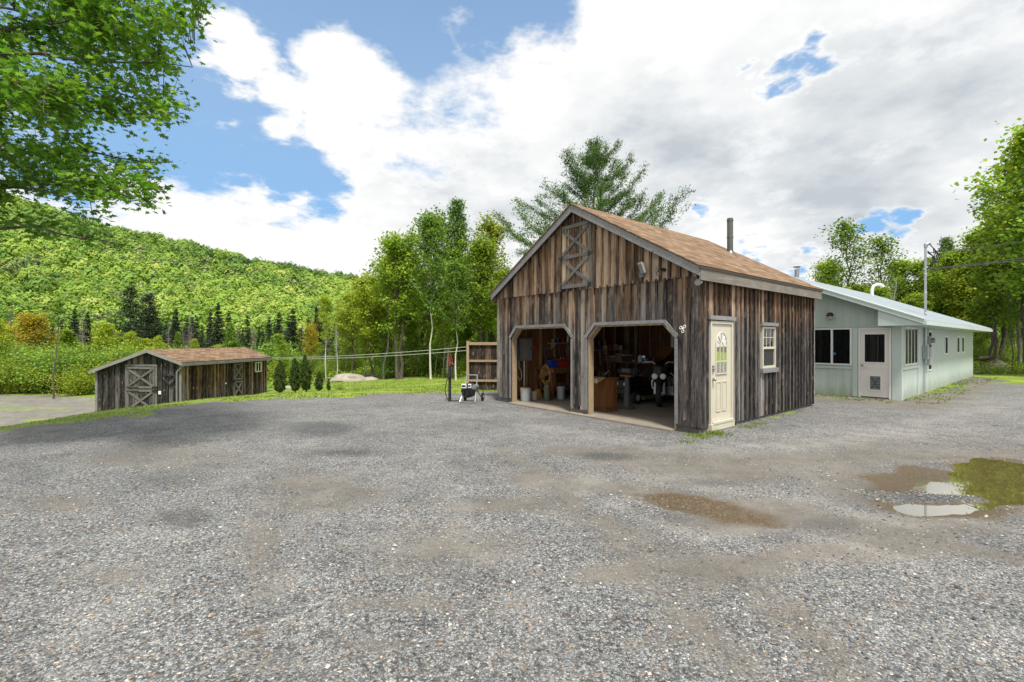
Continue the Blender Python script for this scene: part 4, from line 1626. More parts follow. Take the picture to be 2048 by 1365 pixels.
# orange plank cabinet with a sloping shelf, right bay
cb = thing('plank_cabinet', 'orange plank cabinet standing behind the centre post', 'cabinet', GL(.55, 2.95, FZ), ROT)
mk(lambda b: [b.box(0, .03, -.38 + i * .127 + .002, -.38 + (i + 1) * .127 - .002, .09, .78) for i in range(3)]).build('front_panel', M['orangewood'], cb)
mk(lambda b: [b.box(.032 + i * .13, .16 + i * .13, -.38, -.355, .09, .78) for i in range(3)]).build('side_panel', M['orangewood'], cb)
mk(lambda b: b.box(-.02, .46, -.41, .02, .78, .805)).build('top', M['orangewood'], cb)
mk(lambda b: b.box(-.02, .44, -.395, .02, .0, .085)).build('base', M['bench'], cb)
simple('tray', 'shallow wooden tray tilted off the plank cabinet', 'tray', .50, 2.74, .70, [('tray', mk(lambda b: (b.hexa([(-.28, -.18, .03), (.0, -.18, .12), (.0, .22, .12), (-.28, .22, .03), (-.28, -.18, .05), (.0, -.18, .14), (.0, .22, .14), (-.28, .22, .05)]), b.box(-.30, -.27, -.18, .22, .02, .12))), M['palewood'], False)])
simple('bench_clamp', 'tangled dark clamps and cords on top of the plank cabinet', 'clamps', .78, 2.76, FZ + .81,
       [('frame', mk(lambda b: (b.tube([(-.15, -.1, .02), (-.1, .0, .12), (.05, .06, .05), (.12, -.06, .16), (-.02, -.14, .09), (-.14, .08, .07), (.1, .12, .03)], .014, 6), b.box(-.1, .0, -.05, .03, 0, .07))), M['black'], False),
        ('screw', mk(lambda b: b.cyl((-.12, -.08, .1), (.16, .05, .14), .008)), M['chrome'], True)])

# pedestal grinder
pg = thing('pedestal_grinder', 'grey pedestal grinder with a round base in the right bay', 'grinder', GL(1.42, 2.62, FZ), ROT)
mk(lambda b: b.lathe([(.20, 0), (.20, .02), (.12, .05), (.085, .1), (.06, .75), (.06, .8)], n=20)).build('pedestal', M['darkiron'], pg, True)
mk(lambda b: b.box(-.09, .09, -.16, .16, .8, .84)).build('top_plate', M['orangewood'], pg)
mk(lambda b: b.cyl((0, -.13, .94), (0, .13, .94), .075)).build('motor', M['darkiron'], pg, True)
for yy in (-.19, .19):
    w = mk(lambda b: b.cyl((0, yy - .02, .94), (0, yy + .02, .94), .085)).build('grinding_wheel', M['darkiron'], pg, True)
    mk(lambda b: b.tube([(.095 * math.cos(R(a)), yy, .94 + .095 * math.sin(R(a))) for a in range(30, 260, 20)], .018, 6)).build('guard', M['black'], w, True)

# riding mower in the dark of the right bay
rm = thing('riding_mower', 'dark riding mower parked deep in the right bay', 'mower', GL(2.9, 3.35, FZ), ROT + math.pi)
mk(lambda b: (b.box(-.55, .75, -.28, .28, .22, .40), b.hexa([(.1, -.24, .4), (.8, -.22, .4), (.8, .22, .4), (.1, .24, .4), (.1, -.22, .72), (.72, -.18, .64), (.72, .18, .64), (.1, .22, .72)]), b.box(-.75, -.1, -.40, .40, .42, .52))).build('body', M['black'], rm, bevel=.03)
mk(lambda b: (b.box(-.5, -.12, -.2, .2, .55, .63), b.hexa([(-.58, -.2, .6), (-.5, -.2, .6), (-.5, .2, .6), (-.58, .2, .6), (-.68, -.19, .95), (-.6, -.19, .95), (-.6, .19, .95), (-.68, .19, .95)]))).build('seat', M['blackmat'], rm, bevel=.02)
mk(lambda b: b.box(-.3, .45, -.5, .5, .10, .2)).build('mower_deck', M['green'], rm, bevel=.03)
st = mk(lambda b: b.ring((.08, 0, .88), (-.5, 0, .86), .15, .014)).build('steering_wheel', M['black'], rm, True)
mk(lambda b: b.cyl((.18, 0, .68), (.09, 0, .87), .02)).build('steering_column', M['black'], st, True)
for (x, y, r, w) in ((.6, -.36, .17, .12), (.6, .36, .17, .12), (-.45, -.38, .26, .2), (-.45, .38, .26, .2)):
    wh = mk(lambda b: b.tube([(x, y - w / 2, r), (x, y - w * .3, r), (x, y + w * .3, r), (x, y + w / 2, r)], [r * .86, r, r, r * .86], 24)).build('wheel', M['rubber'], rm, True)
    mk(lambda b: b.tube([(x, y - w / 2 - .004, r), (x, y + w / 2 + .004, r)], [r * .5, r * .5], 18)).build('rim', M['greymetal'], wh, True)
for yy in (-.14, .14):
    mk(lambda b: b.cyl((.76, yy, .52), (.79, yy, .52), .045)).build('headlight', M['chrome'], rm, True)


# motorcycle with twin headlights and a chrome engine guard
def motorcycle():
    mo = thing('motorcycle', 'black touring motorcycle with twin headlights and chrome crash bar facing the right opening', 'motorcycle', GL(2.30, 2.28, FZ), ROT + math.pi + .12)
    # local: +x forward, wheel axle at x=0
    st = R(22)       # bars turned
    ca, sa = math.cos(st), math.sin(st)

    def T(p):
        return (p[0] * ca - p[1] * sa, p[0] * sa + p[1] * ca, p[2])
    r = .33

    def tyre(b, cx, rr, w, rot):
        ring = []
        for i in range(28):
            a = 2 * math.pi * i / 28
            for (dw, dr) in ((-w / 2, -.09), (-w / 2, -.03), (-w * .28, -.004), (0, 0), (w * .28, -.004), (w / 2, -.03), (w / 2, -.09)):
                p = (math.cos(a) * (rr + dr), dw, rr + math.sin(a) * (rr + dr))
                p = T(p) if rot else p
                ring.append((p[0] + cx, p[1], p[2]))
        n = 7
        fs = []
        for i in range(28):
            for k in range(n):
                fs.append((i * n + k, i * n + (k + 1) % n, ((i + 1) % 28) * n + (k + 1) % n, ((i + 1) % 28) * n + k))
        b.add(ring, fs)
    fw = mk(lambda b: tyre(b, 0, r, .13, True)).build('front_wheel', M['rubber'], mo, True)

    def rim(b, cx, rot, rr):
        f = T if rot else (lambda p: p)
        pts = [f((math.cos(a) * rr * .72, 0, r + math.sin(a) * rr * .72)) for a in np.linspace(0, 6.283, 25)[:-1]]
        b.tube([(p[0] + cx, p[1], p[2]) for p in pts], .022, 6, closed=True)
        for i in range(9):
            a = i * 6.283 / 9
            p, q = f((0, 0, r)), f((math.cos(a) * rr * .72, 0, r + math.sin(a) * rr * .72))
            b.cyl((p[0] + cx, p[1], p[2]), (q[0] + cx, q[1], q[2]), .012, n=6)
        p, q = f((0, -.07, r)), f((0, .07, r))
        b.cyl((p[0] + cx, p[1], p[2]), (q[0] + cx, q[1], q[2]), .05)
    mk(lambda b: rim(b, 0, True, r)).build('rim', M['chrome'], fw, True)
    mk(lambda b: b.tube([T((math.cos(R(a)) * .37, 0, r + math.sin(R(a)) * .37)) for a in range(62, 196, 15)], .07, 8)).build('front_fender', M['black'], mo, True)
    for yy in (-.11, .11):
        mk(lambda b: b.tube([T((0.02, yy, r)), T((-.12, yy, .62)), T((-.30, yy, 1.02))], [.032, .030, .026], 10)).build('fork', M['chrome'], mo, True)
    for yy in (-.10, .10):
        hl = mk(lambda b: b.tube([T((.0, yy, .80)), T((.13, yy, .79)), T((.15, yy, .79))], [.05, .085, .082], 18)).build('headlight', M['black'], mo, True)
        mk(lambda b: b.tube([T((.151, yy, .79)), T((.17, yy, .79))], [.074, .055], 18)).build('lens', M['lens'], hl, True)
    mk(lambda b: b.tube([T((-.08, 0, .62)), T((-.10, 0, .78)), T((-.18, 0, .95)), T((-.28, 0, 1.1))], [.12, .20, .22, .10], 14)).build('fairing', M['black'], mo, True)
    mk(lambda b: b.tube([T((-.30, -.05, 1.02)), T((-.30, -.2, 1.14)), T((-.42, -.42, 1.12)), T((-.52, -.46, 1.1))], .014, 8)).build('handlebar', M['chrome'], mo, True)
    mk(lambda b: b.tube([T((-.30, .05, 1.02)), T((-.30, .2, 1.14)), T((-.42, .42, 1.12)), T((-.52, .46, 1.1))], .014, 8)).build('handlebar', M['chrome'], mo, True)
    for s in (-1, 1):
        mk(lambda b: (b.cyl(T((-.36, s * .36, 1.14)), T((-.34, s * .42, 1.24)), .006), b.ball(T((-.34, s * .43, 1.27)), .055, (.4, 1, .7)))).build('mirror', M['chrome'], mo, True)
        mk(lambda b: b.tube([(-.42, s * .10, .85), (-.36, s * .30, .74), (-.34, s * .38, .60), (-.36, s * .38, .45), (-.42, s * .26, .32), (-.48, s * .12, .28)], .019, 8)).build('crash_bar', M['chrome'], mo, True)
        mk(lambda b: b.ball(T((-.12, s * .24, .70)), .03)).build('turn_signal', M['rust'], mo, True)
        mk(lambda b: b.tube([(-.55, s * .14, .33), (-.9, s * .22, .26), (-1.7, s * .24, .28)], [.03, .04, .05], 10)).build('exhaust_pipe', M['chrome'], mo, True)
        mk(lambda b: b.box(-1.75, -1.3, s * .30 - .1, s * .30 + .1, .45, .78)).build('saddlebag', M['black'], mo, bevel=.04)
    mk(lambda b: (b.box(-.85, -.42, -.17, .17, .26, .52), b.tube([(-.55, 0, .5), (-.48, 0, .75)], [.09, .07], 12), b.tube([(-.72, 0, .5), (-.80, 0, .74)], [.09, .07], 12))).build('engine', M['steel'], mo, bevel=.01)
    mk(lambda b: b.ball((-.62, 0, .86), .17, (1.6, .85, .75))).build('fuel_tank', M['black'], mo, True)
    mk(lambda b: (b.ball((-1.05, 0, .74), .2, (1.3, .8, .4)), b.ball((-1.42, 0, .80), .18, (1.1, .75, .4)))).build('seat', M['blackmat'], mo, True)
    mk(lambda b: (b.tube([(-.3, 0, .95), (-.5, 0, .3), (-1.0, 0, .28), (-1.55, 0, .34)], .03, 8), b.tube([(-.3, 0, .95), (-.8, 0, .68), (-1.5, 0, .6)], .03, 8))).build('frame', M['black'], mo, True)
    rw = mk(lambda b: tyre(b, -1.62, r, .15, False)).build('rear_wheel', M['rubber'], mo, True)
    mk(lambda b: rim(b, -1.62, False, r)).build('rim', M['chrome'], rw, True)
    mk(lambda b: b.tube([(-1.62 + math.cos(R(a)) * .38, 0, r + math.sin(R(a)) * .38) for a in range(10, 161, 15)], .09, 8)).build('rear_fender', M['black'], mo, True)


motorcycle()

# staircase on the back wall
stc = thing('staircase', 'open wooden staircase climbing to the right along the back wall', 'stairs', GL(5.7, 0, 0), ROT)
for xx in (-.02, -.75):
    mk(lambda b: b.bar((xx, 5.1, .05), (xx, 2.6, 2.5), .04, .24)).build('stringer', M['orangewood'], stc)
for i in range(10):
    tt = (i + .7) / 11
    mk(lambda b: b.box(-.76, -.01, 5.1 - 2.5 * tt - .12, 5.1 - 2.5 * tt + .12, .05 + 2.45 * tt + .05, .05 + 2.45 * tt + .09)).build('tread', M['orangewood'], stc)
mk(lambda b: b.box(-.10, .0, 5.35, 5.45, .02, 2.45)).build('post', M['palewood'], stc)

# clutter table in the back of the right bay
ct = thing('storage_table', 'dark table heaped with small things in front of the staircase', 'table', GL(4.4, 4.45, FZ), ROT)
mk(lambda b: b.box(-.35, .35, -.9, .9, .98, 1.02)).build('top', M['inner'], ct)
for (x, y) in ((-.3, -.85), (.3, -.85), (-.3, .85), (.3, .85)):
    mk(lambda b: b.box(x - .03, x + .03, y - .03, y + .03, 0, .98)).build('leg', M['inner'], ct)
cl = [('red can on the table before the staircase', 'can', M['red'], -.7, .05, .12), ('blue box on the table before the staircase', 'box', M['blue'], -.45, .1, .12), ('white jug on the table before the staircase', 'jug', M['white'], -.2, .07, .2), ('yellow tin on the table before the staircase', 'tin', M['yellow'], .02, .07, .07),
      ('black crate on the table before the staircase', 'crate', M['black'], .3, .16, .2), ('brown box on the table before the staircase', 'box', M['card'], .6, .12, .26), ('grey drill case on the table before the staircase', 'case', M['greybox'], .85, .12, .15)]
for i, (lb, cat, m, yo, r, h) in enumerate(cl):
    if cat in ('can', 'jug', 'tin'):
        bd = mk(lambda b: b.lathe([(r, 0), (r, h * .85), (r * .6, h), (r * .3, h * 1.02)], n=14))
        cp = mk(lambda b: b.cyl((0, 0, h), (0, 0, h * 1.15), r * .35, n=10))
    else:
        bd = mk(lambda b: b.box(-r, r, -r, r, 0, h))
        cp = mk(lambda b: b.box(-r * .97, r * .97, -r * .97, r * .97, h, h + .015))
    simple(cat, lb, cat, 4.25, 4.45 + yo, FZ + 1.02, [('body', bd, m, False), ('lid', cp, M['black'] if i % 2 else M['white'], False)], .2 * i)
simple('work_apron', 'white cloth hanging on the stair rail', 'cloth', 4.85, 3.35, 1.5, [('cloth', mk(lambda b: [b.hexa([(0, i * .05, 0), (.01, i * .05, 0), (.01 + .015 * (i % 2), i * .05 + .05, 0), (.015 * (i % 2), i * .05 + .05, 0), (0, i * .05, .5), (.01, i * .05, .5), (.01 + .015 * (i % 2), i * .05 + .05, .5), (.015 * (i % 2), i * .05 + .05, .5)]) for i in range(4)]), M['white'], False)])
# calendar / pelts hanging by the right bay wall
simple('hanging_saw', 'grey handsaw hanging on the orange plank wall', 'saw', 3.75, 5.84, 1.2, [('blade', mk(lambda b: b.prism([(-.03, 0), (.05, 0), (.09, .55), (-.03, .55)], 'y', -.025, -.022)), M['steel'], False), ('handle', mk(lambda b: b.ring((.03, -.024, .62), (0, 1, 0), .05, .014, 14, 6)), M['orangewood'], True)])
simple('shop_coat', 'dark work coat hanging on the wall behind the plank cabinet', 'coat', 3.3, 5.75, .95, [('coat', mk(lambda b: b.tube([(0, 0, 0), (.0, .02, .3), (0, .03, .7), (0, .05, .86)], [.17, .15, .14, .05], 12)), M['blackmat'], True)])

# second shelf deeper along the left wall, seen through the right bay
s2 = thing('wall_shelf', 'wooden shelf deep on the left wall seen through the right bay', 'shelf', GL(3.35, 5.88, 0), ROT)
mk(lambda b: b.box(0, 2.0, -.32, -.01, 1.38, 1.41)).build('board', M['palewood'], s2)
for x in (.1, 1.0, 1.9):
    mk(lambda b: b.prism([(-.26, 1.38), (-.01, 1.16), (-.01, 1.38)], 'x', x, x + .03)).build('bracket', M['palewood'], s2)
for i, (lb, cat, m, r, h, rd) in enumerate([('white paint can', 'can', 'white', .075, .17, 1), ('orange box', 'box', 'orangewood', .09, .12, 0), ('blue tub', 'tub', 'blue', .08, .14, 1), ('yellow case', 'case', 'yellow', .10, .10, 0),
                                           ('red oil can', 'can', 'red', .06, .16, 1), ('tan parcel', 'parcel', 'card', .10, .18, 0), ('steel pot', 'pot', 'chrome', .08, .13, 1)]):
    if rd:
        bd = mk(lambda b: b.lathe([(r, 0), (r, h * .92), (r * .9, h)], n=14))
        cp = mk(lambda b: b.cyl((0, 0, h), (0, 0, h * 1.06), r * .92, n=14))
    else:
        bd = mk(lambda b: b.box(-r, r, -r * .8, r * .8, 0, h))
        cp = mk(lambda b: b.box(-r * 1.02, r * 1.02, -r * .83, r * .83, h, h + .02))
    simple(cat, '%s on the deep wall shelf seen through the right bay' % lb, cat, 3.5 + i * .27, 5.70, 1.412, [('body', bd, M[m], bool(rd)), ('lid', cp, M['white' if i % 3 == 0 else 'black'], bool(rd))], .15 * i)
simple('snow_shovel', 'blue bladed shovel leaning on the left wall in the right bay', 'shovel', 3.0, 5.7, FZ, [('handle', mk(lambda b: b.cyl((0, 0, .35), (.05, .13, 1.55), .015)), M['palewood'], True), ('blade', mk(lambda b: b.hexa([(-.2, -.06, 0), (.2, -.06, 0), (.2, -.04, 0), (-.2, -.04, 0), (-.16, .0, .38), (.16, .0, .38), (.16, .02, .38), (-.16, .02, .38)])), M['blue'], False)])
simple('ladder', 'pale wooden stepladder folded against the left wall', 'ladder', 4.2, 5.55, FZ, [('rails', mk(lambda b: [b.bar((x, 0, 0), (x * .8, .2, 1.7), .03, .07) for x in (-.2, .2)]), M['palewood'], False), ('steps', mk(lambda b: [b.bar((-.2 + .02 * z, .117 * z, z), (.2 - .02 * z, .117 * z, z), .08, .025) for z in (.3, .6, .9, 1.2, 1.5)]), M['orangewood'], False)])
simple('tyre', 'spare tyre lying by the foot of the workbench', 'tyre', 2.6, 4.7, FZ, [('rubber', mk(lambda b: b.ring((0, 0, .1), (0, 0, 1), .24, .09, 24, 10)), M['rubber'], True), ('rim', mk(lambda b: b.cyl((0, 0, .05), (0, 0, .13), .15, n=18)), M['steel'], True)])
simple('chain_saw', 'orange chainsaw on the lower shelf of the workbench', 'chainsaw', 1.75, 5.3, FZ + .285, [('body', mk(lambda b: b.box(-.14, .1, -.08, .08, 0, .16)), M['rust'], False), ('bar', mk(lambda b: b.box(.1, .42, -.01, .01, .03, .10)), M['steel'], False), ('grip', mk(lambda b: b.tube([(-.1, 0, .15), (-.12, 0, .24), (.05, 0, .25), (.08, 0, .15)], .014, 6)), M['black'], True)])

# wood screen panel left of the garage
fp = thing('fence_panel', 'plank screen panel with pale rails standing left of the garage', 'fence', (-1.55, 16.05, 0), math.atan2(-.55, 4.0))
mb = MB()
for i in range(20):
    x = .04 + i * .195
    mb.box(x, x + .19, .03, .055, random.uniform(.0, .05) - .25, 1.62 + random.uniform(-.02, .03))
mb.build('planks', M['fence'], fp)
mk(lambda b: b.box(-.04, .045, -.05, .04, -.3, 1.70)).build('post', M['palewood'], fp)
mk(lambda b: b.box(3.9, 3.98, -.05, .04, -.3, 1.66)).build('post', M['palewood'], fp)
for z in (.28, .97, 1.56):
    mk(lambda b: b.box(.046, 3.9, -.03, .029, z, z + (.10 if z > 1.2 else .07))).build('rail', M['palewood'], fp)

# yard hydrant with hose
hy = thing('yard_hydrant', 'dark standpipe hydrant with a rusty red head and hanging black hose', 'hydrant', (-1.76, 12.93, 0), .2)
mk(lambda b: b.cyl((0, 0, -.1), (0, 0, 1.02), .042, n=14)).build('standpipe', M['blackmat'], hy, True)
mk(lambda b: (b.cyl((0, 0, 1.0), (0, 0, 1.1), .05), b.cyl((0, 0, 1.1), (0, 0, 1.22), .038), b.tube([(0, 0, 1.09), (.06, -.06, 1.08), (.09, -.09, 1.02)], [.028, .026, .026], 10))).build('head', M['rust'], hy, True)
mk(lambda b: b.tube([(-.01, 0, 1.22), (-.05, 0, 1.29), (.02, 0, 1.31), (.08, 0, 1.12)], .014, 8)).build('pump_handle', M['red'], hy, True)
mk(lambda b: b.tube([(.09, -.09, 1.0), (.05, -.1, .8), (-.08, -.08, .6), (-.14, -.06, .35), (-.10, -.08, .12), (0, -.1, .03), (.14, -.1, .02), (.28, -.14, .03)], .013, 8)).build('hose', M['rubber'], hy, True)

# wheeled drum machine
dm = thing('drum_machine', 'black drum machine on a wheeled tubular frame standing on the gravel', 'drain machine', (-1.16, 12.75, .0), R(-14))
fr = MB()
for s in (-1, 1):
    fr.tube([(s * .22, -.26, .03), (s * .17, -.02, .34), (s * .16, .10, .58), (s * .155, .14, .74)], .017, 8)
    fr.tube([(s * .16, .02, .36), (s * .21, .30, .12)], .015, 8)
fr.tube([(-.155, .14, .74), (.155, .14, .74)], .017, 8)
fr.tube([(-.22, -.26, .03), (.22, -.26, .03)], .017, 8)
fr.build('frame', M['galv'], dm, True)
mk(lambda b: b.tube([(-.03, -.16, .33), (-.03, -.12, .33), (-.03, .1, .33), (-.03, .14, .33)], [.11, .2, .2, .12], 22)).build('drum', M['black'], dm, True)
mk(lambda b: (b.cyl((.14, -.13, .42), (.14, .1, .42), .075), b.cyl((.14, -.17, .42), (.14, -.13, .42), .045))).build('motor', M['greybox'], dm, True)
mk(lambda b: (b.box(-.19, -.05, -.22, -.17, .40, .52), b.box(.0, .09, -.21, -.17, .41, .52))).build('label_plate', M['white'], dm, bevel=.006)
mk(lambda b: (b.box(-.175, -.065, -.225, -.221, .435, .485), b.box(.012, .078, -.215, -.211, .445, .49))).build('label_band', M['black'], dm)
mk(lambda b: b.tube([(-.12, -.2, .32), (-.16, -.24, .2), (-.05, -.26, .16), (.0, -.22, .3)], .014, 8)).build('cable', M['rubber'], dm, True)
for s in (-1, 1):
    wh = mk(lambda b: b.tube([(s * .235, .30, .12), (s * .245, .30, .12), (s * .275, .30, .12), (s * .285, .30, .12)], [.10, .12, .12, .10], 20)).build('wheel', M['rubber'], dm, True)
    mk(lambda b: b.cyl((s * .23, .30, .12), (s * .29, .30, .12), .04)).build('hub', M['yellow'], wh, True)

# ================================================================ MINT HOUSE
house = thing('mint_house', 'long low pale mint green house with a white metal roof', 'house', (HC[0], HC[1], 0), ROT)
HE, HP = 2.256, .434
HL, HW = 14.5, 8.0


def hroof(y):
    y = min(y, 4.0 * 2 - y)
    return HE + HP * (y + .6)


DH = (.22, 1.0, 2.09)
WF = (1.17, 2.22, .95, 2.10)
mb = MB()
zt_ = lambda y: hroof(y) - .13


def quadwall(mb, y0, y1, z0, z1a, z1b, x0=0.0, x1=.12):
    mb.hexa([(x0, y0, z0), (x1, y0, z0), (x1, y1, z0), (x0, y1, z0), (x0, y0, z1a), (x1, y0, z1a), (x1, y1, z1b), (x0, y1, z1b)])


quadwall(mb, .0, DH[0], -.05, zt_(0), zt_(DH[0]))
quadwall(mb, DH[0], DH[1], DH[2], zt_(DH[0]), zt_(DH[1]))
quadwall(mb, DH[1], WF[0], -.0, zt_(DH[1]), zt_(WF[0]))
quadwall(mb, WF[0], WF[1], -.05, WF[2], WF[2])
quadwall(mb, WF[0], WF[1], WF[3], zt_(WF[0]), zt_(WF[1]))
quadwall(mb, WF[1], 4.0, -.05, zt_(WF[1]), zt_(4.0))
quadwall(mb, 4.0, HW, -.05, zt_(4.0), zt_(HW))
mb.build('front_wall', M['mintf'], house)
# side wall with openings
WS = [(.40, 2.15, .97, 2.12), (3.75, 4.40, .68, 2.05), (6.9, 7.55, 1.17, 1.90), (9.7, 10.35, 1.17, 1.90), (10.95, 11.6, 1.17, 1.90)]
mb = MB()
topz = zt_(0)
x = 0.121
for (a, b, c, d) in WS:
    mb.box(x, a, 0, .12, -.05, topz)
    mb.box(a, b, 0, .12, -.05, c)
    mb.box(a, b, 0, .12, d, topz)
    x = b
mb.box(x, HL, 0, .12, -.05, topz)
mb.build('side_wall', M['mints'], house)
mb = MB()
mb.box(HL - .12, HL, .121, HW, -.05, topz)
mb.prism([(.121, topz), (HW, topz), (HW, zt_(HW)), (4, zt_(4))], 'x', HL - .12, HL)
mb.box(0.121, HL - .121, HW - .12, HW - .001, -.05, zt_(HW))
mb.build('back_wall', M['mints'], house)
mb = MB()
mb.box(.15, HL - .15, .14, HW - .15, .0, .06)
mb.build('house_floor', M['trimdark'], house)
mb = MB()
mb.box(.4, 13, 2.9, 3.0, .07, 2.2)
mb.build('inner_partition', M['trimdark'], house)
# trims
mb = MB()
mb.box(-.022, -.001, -.02, .20, -.03, 2.14)
mb.box(-.021, .10, -.022, -.001, -.03, topz)
mb.box(-.022, -.001, 1.03, 1.15, .0, 2.10)
mb.box(-.024, -.001, -.02, 3.9, 2.141, 2.175)
mb.box(-.03, -.001, 1.151, 2.4, .84, .90)
mb.box(-.022, -.001, 2.25, 2.40, -.03, .83)
mb.box(2.16, 2.30, -.024, -.001, -.03, topz)
mb.box(3.0, 3.06, -.015, -.001, .0, topz)
mb.box(.101, 2.159, -.03, -.001, .86, .93)
mb.build('corner_trim', M['minttrim'], house)
mb = MB()
mb.hexa([(-.50, -.6, HE - .12), (-.0, -.6, HE - .12), (-.0, .42, HE - .12), (-.50, .42, HE - .12), (-.50, -.6, HE - .05), (-.0, -.6, HE - .05), (-.0, .42, HE - .05 + HP * 1.02), (-.50, .42, HE - .05 + HP * 1.02)])
mb.box(.001, HL + .5, -.6, -.001, HE - .12, HE - .085)
mb.build('soffit', M['minttrim'], house)
# roof panels
for sd in (0, 1):
    mb = MB()
    a, b = (-.60, 4.0) if sd == 0 else (4.0, HW + .6)
    za, zb_ = (HE, HE + HP * 4.6) if sd == 0 else (HE + HP * 4.6, HE)
    for (t0, t1, ex, wdt) in ((.0, .03, 0, 0),):
        mb.hexa([(-.52, a, za + t0), (HL + .52, a, za + t0), (HL + .52, b, zb_ + t0), (-.52, b, zb_ + t0), (-.52, a, za + t1), (HL + .52, a, za + t1), (HL + .52, b, zb_ + t1), (-.52, b, zb_ + t1)])
    n = 34
    for i in range(n + 1):
        xx = -.50 + i * (HL + 1.0) / n
        mb.hexa([(xx - .015, a, za + .03), (xx + .015, a, za + .03), (xx + .015, b, zb_ + .03), (xx - .015, b, zb_ + .03), (xx - .008, a, za + .05), (xx + .008, a, za + .05), (xx + .008, b, zb_ + .05), (xx - .008, b, zb_ + .05)])
    mb.build('roof', M['roofmetal'], house)
    mb = MB()
    mb.hexa([(-.545, a, za - .10), (-.521, a, za - .10), (-.521, b, zb_ - .10), (-.545, b, zb_ - .10), (-.545, a, za + .02), (-.521, a, za + .02), (-.521, b, zb_ + .02), (-.545, b, zb_ + .02)])
    mb.hexa([(-.56, a, za + .02), (-.50, a, za + .052), (-.50, b, zb_ + .052), (-.56, b, zb_ + .02), (-.56, a, za + .055), (-.50, a, za + .065), (-.50, b, zb_ + .065), (-.56, b, zb_ + .055)])
    mb.build('rake_trim', M['minttrim'], house)
mb = MB()
mb.box(-.50, HL + .5, -.63, -.601, HE - .115, HE + .0)
mb.build('fascia', M['minttrim'], house)

# front window pair
a, b, c, d = WF
mb = MB()
mid = (a + b) / 2
for (y0, y1, z0, z1) in ((a, a + .045, c, d), (b - .045, b, c, d), (a + .046, b - .046, c, c + .045), (a + .046, b - .046, d - .04, d), (mid - .025, mid + .025, c + .046, d - .041)):
    mb.box(-.035, .06, y0, y1, z0, z1)
wf = mb.build('front_window', M['white'], house)
mb = MB()
mb.box(.01, .016, a + .046, mid - .026, c + .046, d - .041)
mb.box(.01, .016, mid + .026, b - .046, c + .046, d - .041)
mb.build('window_pane', M['dimglass'], wf)
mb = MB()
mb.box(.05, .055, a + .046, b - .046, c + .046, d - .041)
mb.build('dark_window_sheet', M['screen'], wf)  # dark sheet, no blind: makes the room behind the panes read dark
mb = MB()
mb.cyl((.006, mid - .06, 1.30), (.009, mid - .06, 1.30), .045, n=20)
mb.build('blue_sticker', plain('sticker_blue', (.03, .16, .33), .5), wf)
# front door
mb = MB()
mb.box(.005, .045, DH[0] + .05, DH[1] - .05, .03, 2.04)
hd = mb.build('front_door', M['doorwhite'], house)
mb = MB()
mb.box(-.028, .1, DH[0], DH[0] + .047, .0, 2.089)
mb.box(-.028, .1, DH[1] - .047, DH[1], .0, 2.089)
mb.box(-.028, .1, DH[0] + .048, DH[1] - .048, 2.042, 2.089)
mb.build('door_frame', M['white'], house)
ya, yb = DH[0] + .15, DH[1] - .15
mb = MB()
for (y0, y1, z0, z1) in ((ya - .03, ya, 1.04, 1.93), (yb, yb + .03, 1.04, 1.93), (ya, yb, 1.04, 1.07), (ya, yb, 1.90, 1.93)):
    mb.box(-.010, .004, y0, y1, z0, z1)
mb.build('glass_frame', M['white'], hd)
mk(lambda b: b.box(-.003, .004, ya + .001, yb - .001, 1.071, 1.899)).build('door_glass', glass('door_glass_dark'), hd)
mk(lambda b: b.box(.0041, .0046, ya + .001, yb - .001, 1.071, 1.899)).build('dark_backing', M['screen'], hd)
pd = mk(lambda b: [b.box(-.014, .004, y0, y1, z0, z1) for (y0, y1, z0, z1) in ((.44, .47, .22, .68), (.72, .75, .22, .68), (.471, .719, .22, .25), (.471, .719, .65, .68))]).build('pet_door', M['white'], hd)
mk(lambda b: b.box(-.004, .004, .471, .719, .251, .649)).build('flap', M['greybox'], pd)
mk(lambda b: ([b.bar((-.008, .471, z), (-.008, .719, z), .006, .008) for z in (.33, .41, .49, .57)], b.bar((-.009, .50, .62), (-.009, .69, .28), .006, .008), b.bar((-.009, .69, .62), (-.009, .50, .28), .006, .008))).build('grille', M['black'], pd)
mk(lambda b: [b.bar((-.0, y0, z), (-.0, y1, z), .012, .016) for (y0, y1, z) in ((.33, .56, .88), (.64, .87, .88), (.33, .42, .35), (.78, .87, .35))]).build('door_panel', M['doorwhite'], hd)
mk(lambda b: (b.cyl((.005, DH[1] - .10, .97), (-.03, DH[1] - .10, .97), .012), b.ball((-.05, DH[1] - .10, .97), .032))).build('door_knob', M['brass'], hd, True)
mk(lambda b: b.box(-.10, .05, DH[0], DH[1], -.06, .0)).build('doorstep', M['rough'], house)
# wall light above the window
lt = mk(lambda b: (b.cyl((-.001, 1.70, 2.46), (-.10, 1.70, 2.48), .045), b.lathe([(.10, -.02), (.09, .05), (.05, .09), (.02, .10)], (-.16, 1.70, 2.50)))).build('porch_light', M['black'], house, True)
mk(lambda b: b.lathe([(.02, -.12), (.07, -.09), (.085, -.03), (.08, .0)], (-.16, 1.70, 2.48))).build('globe', M['tan'], lt, True)
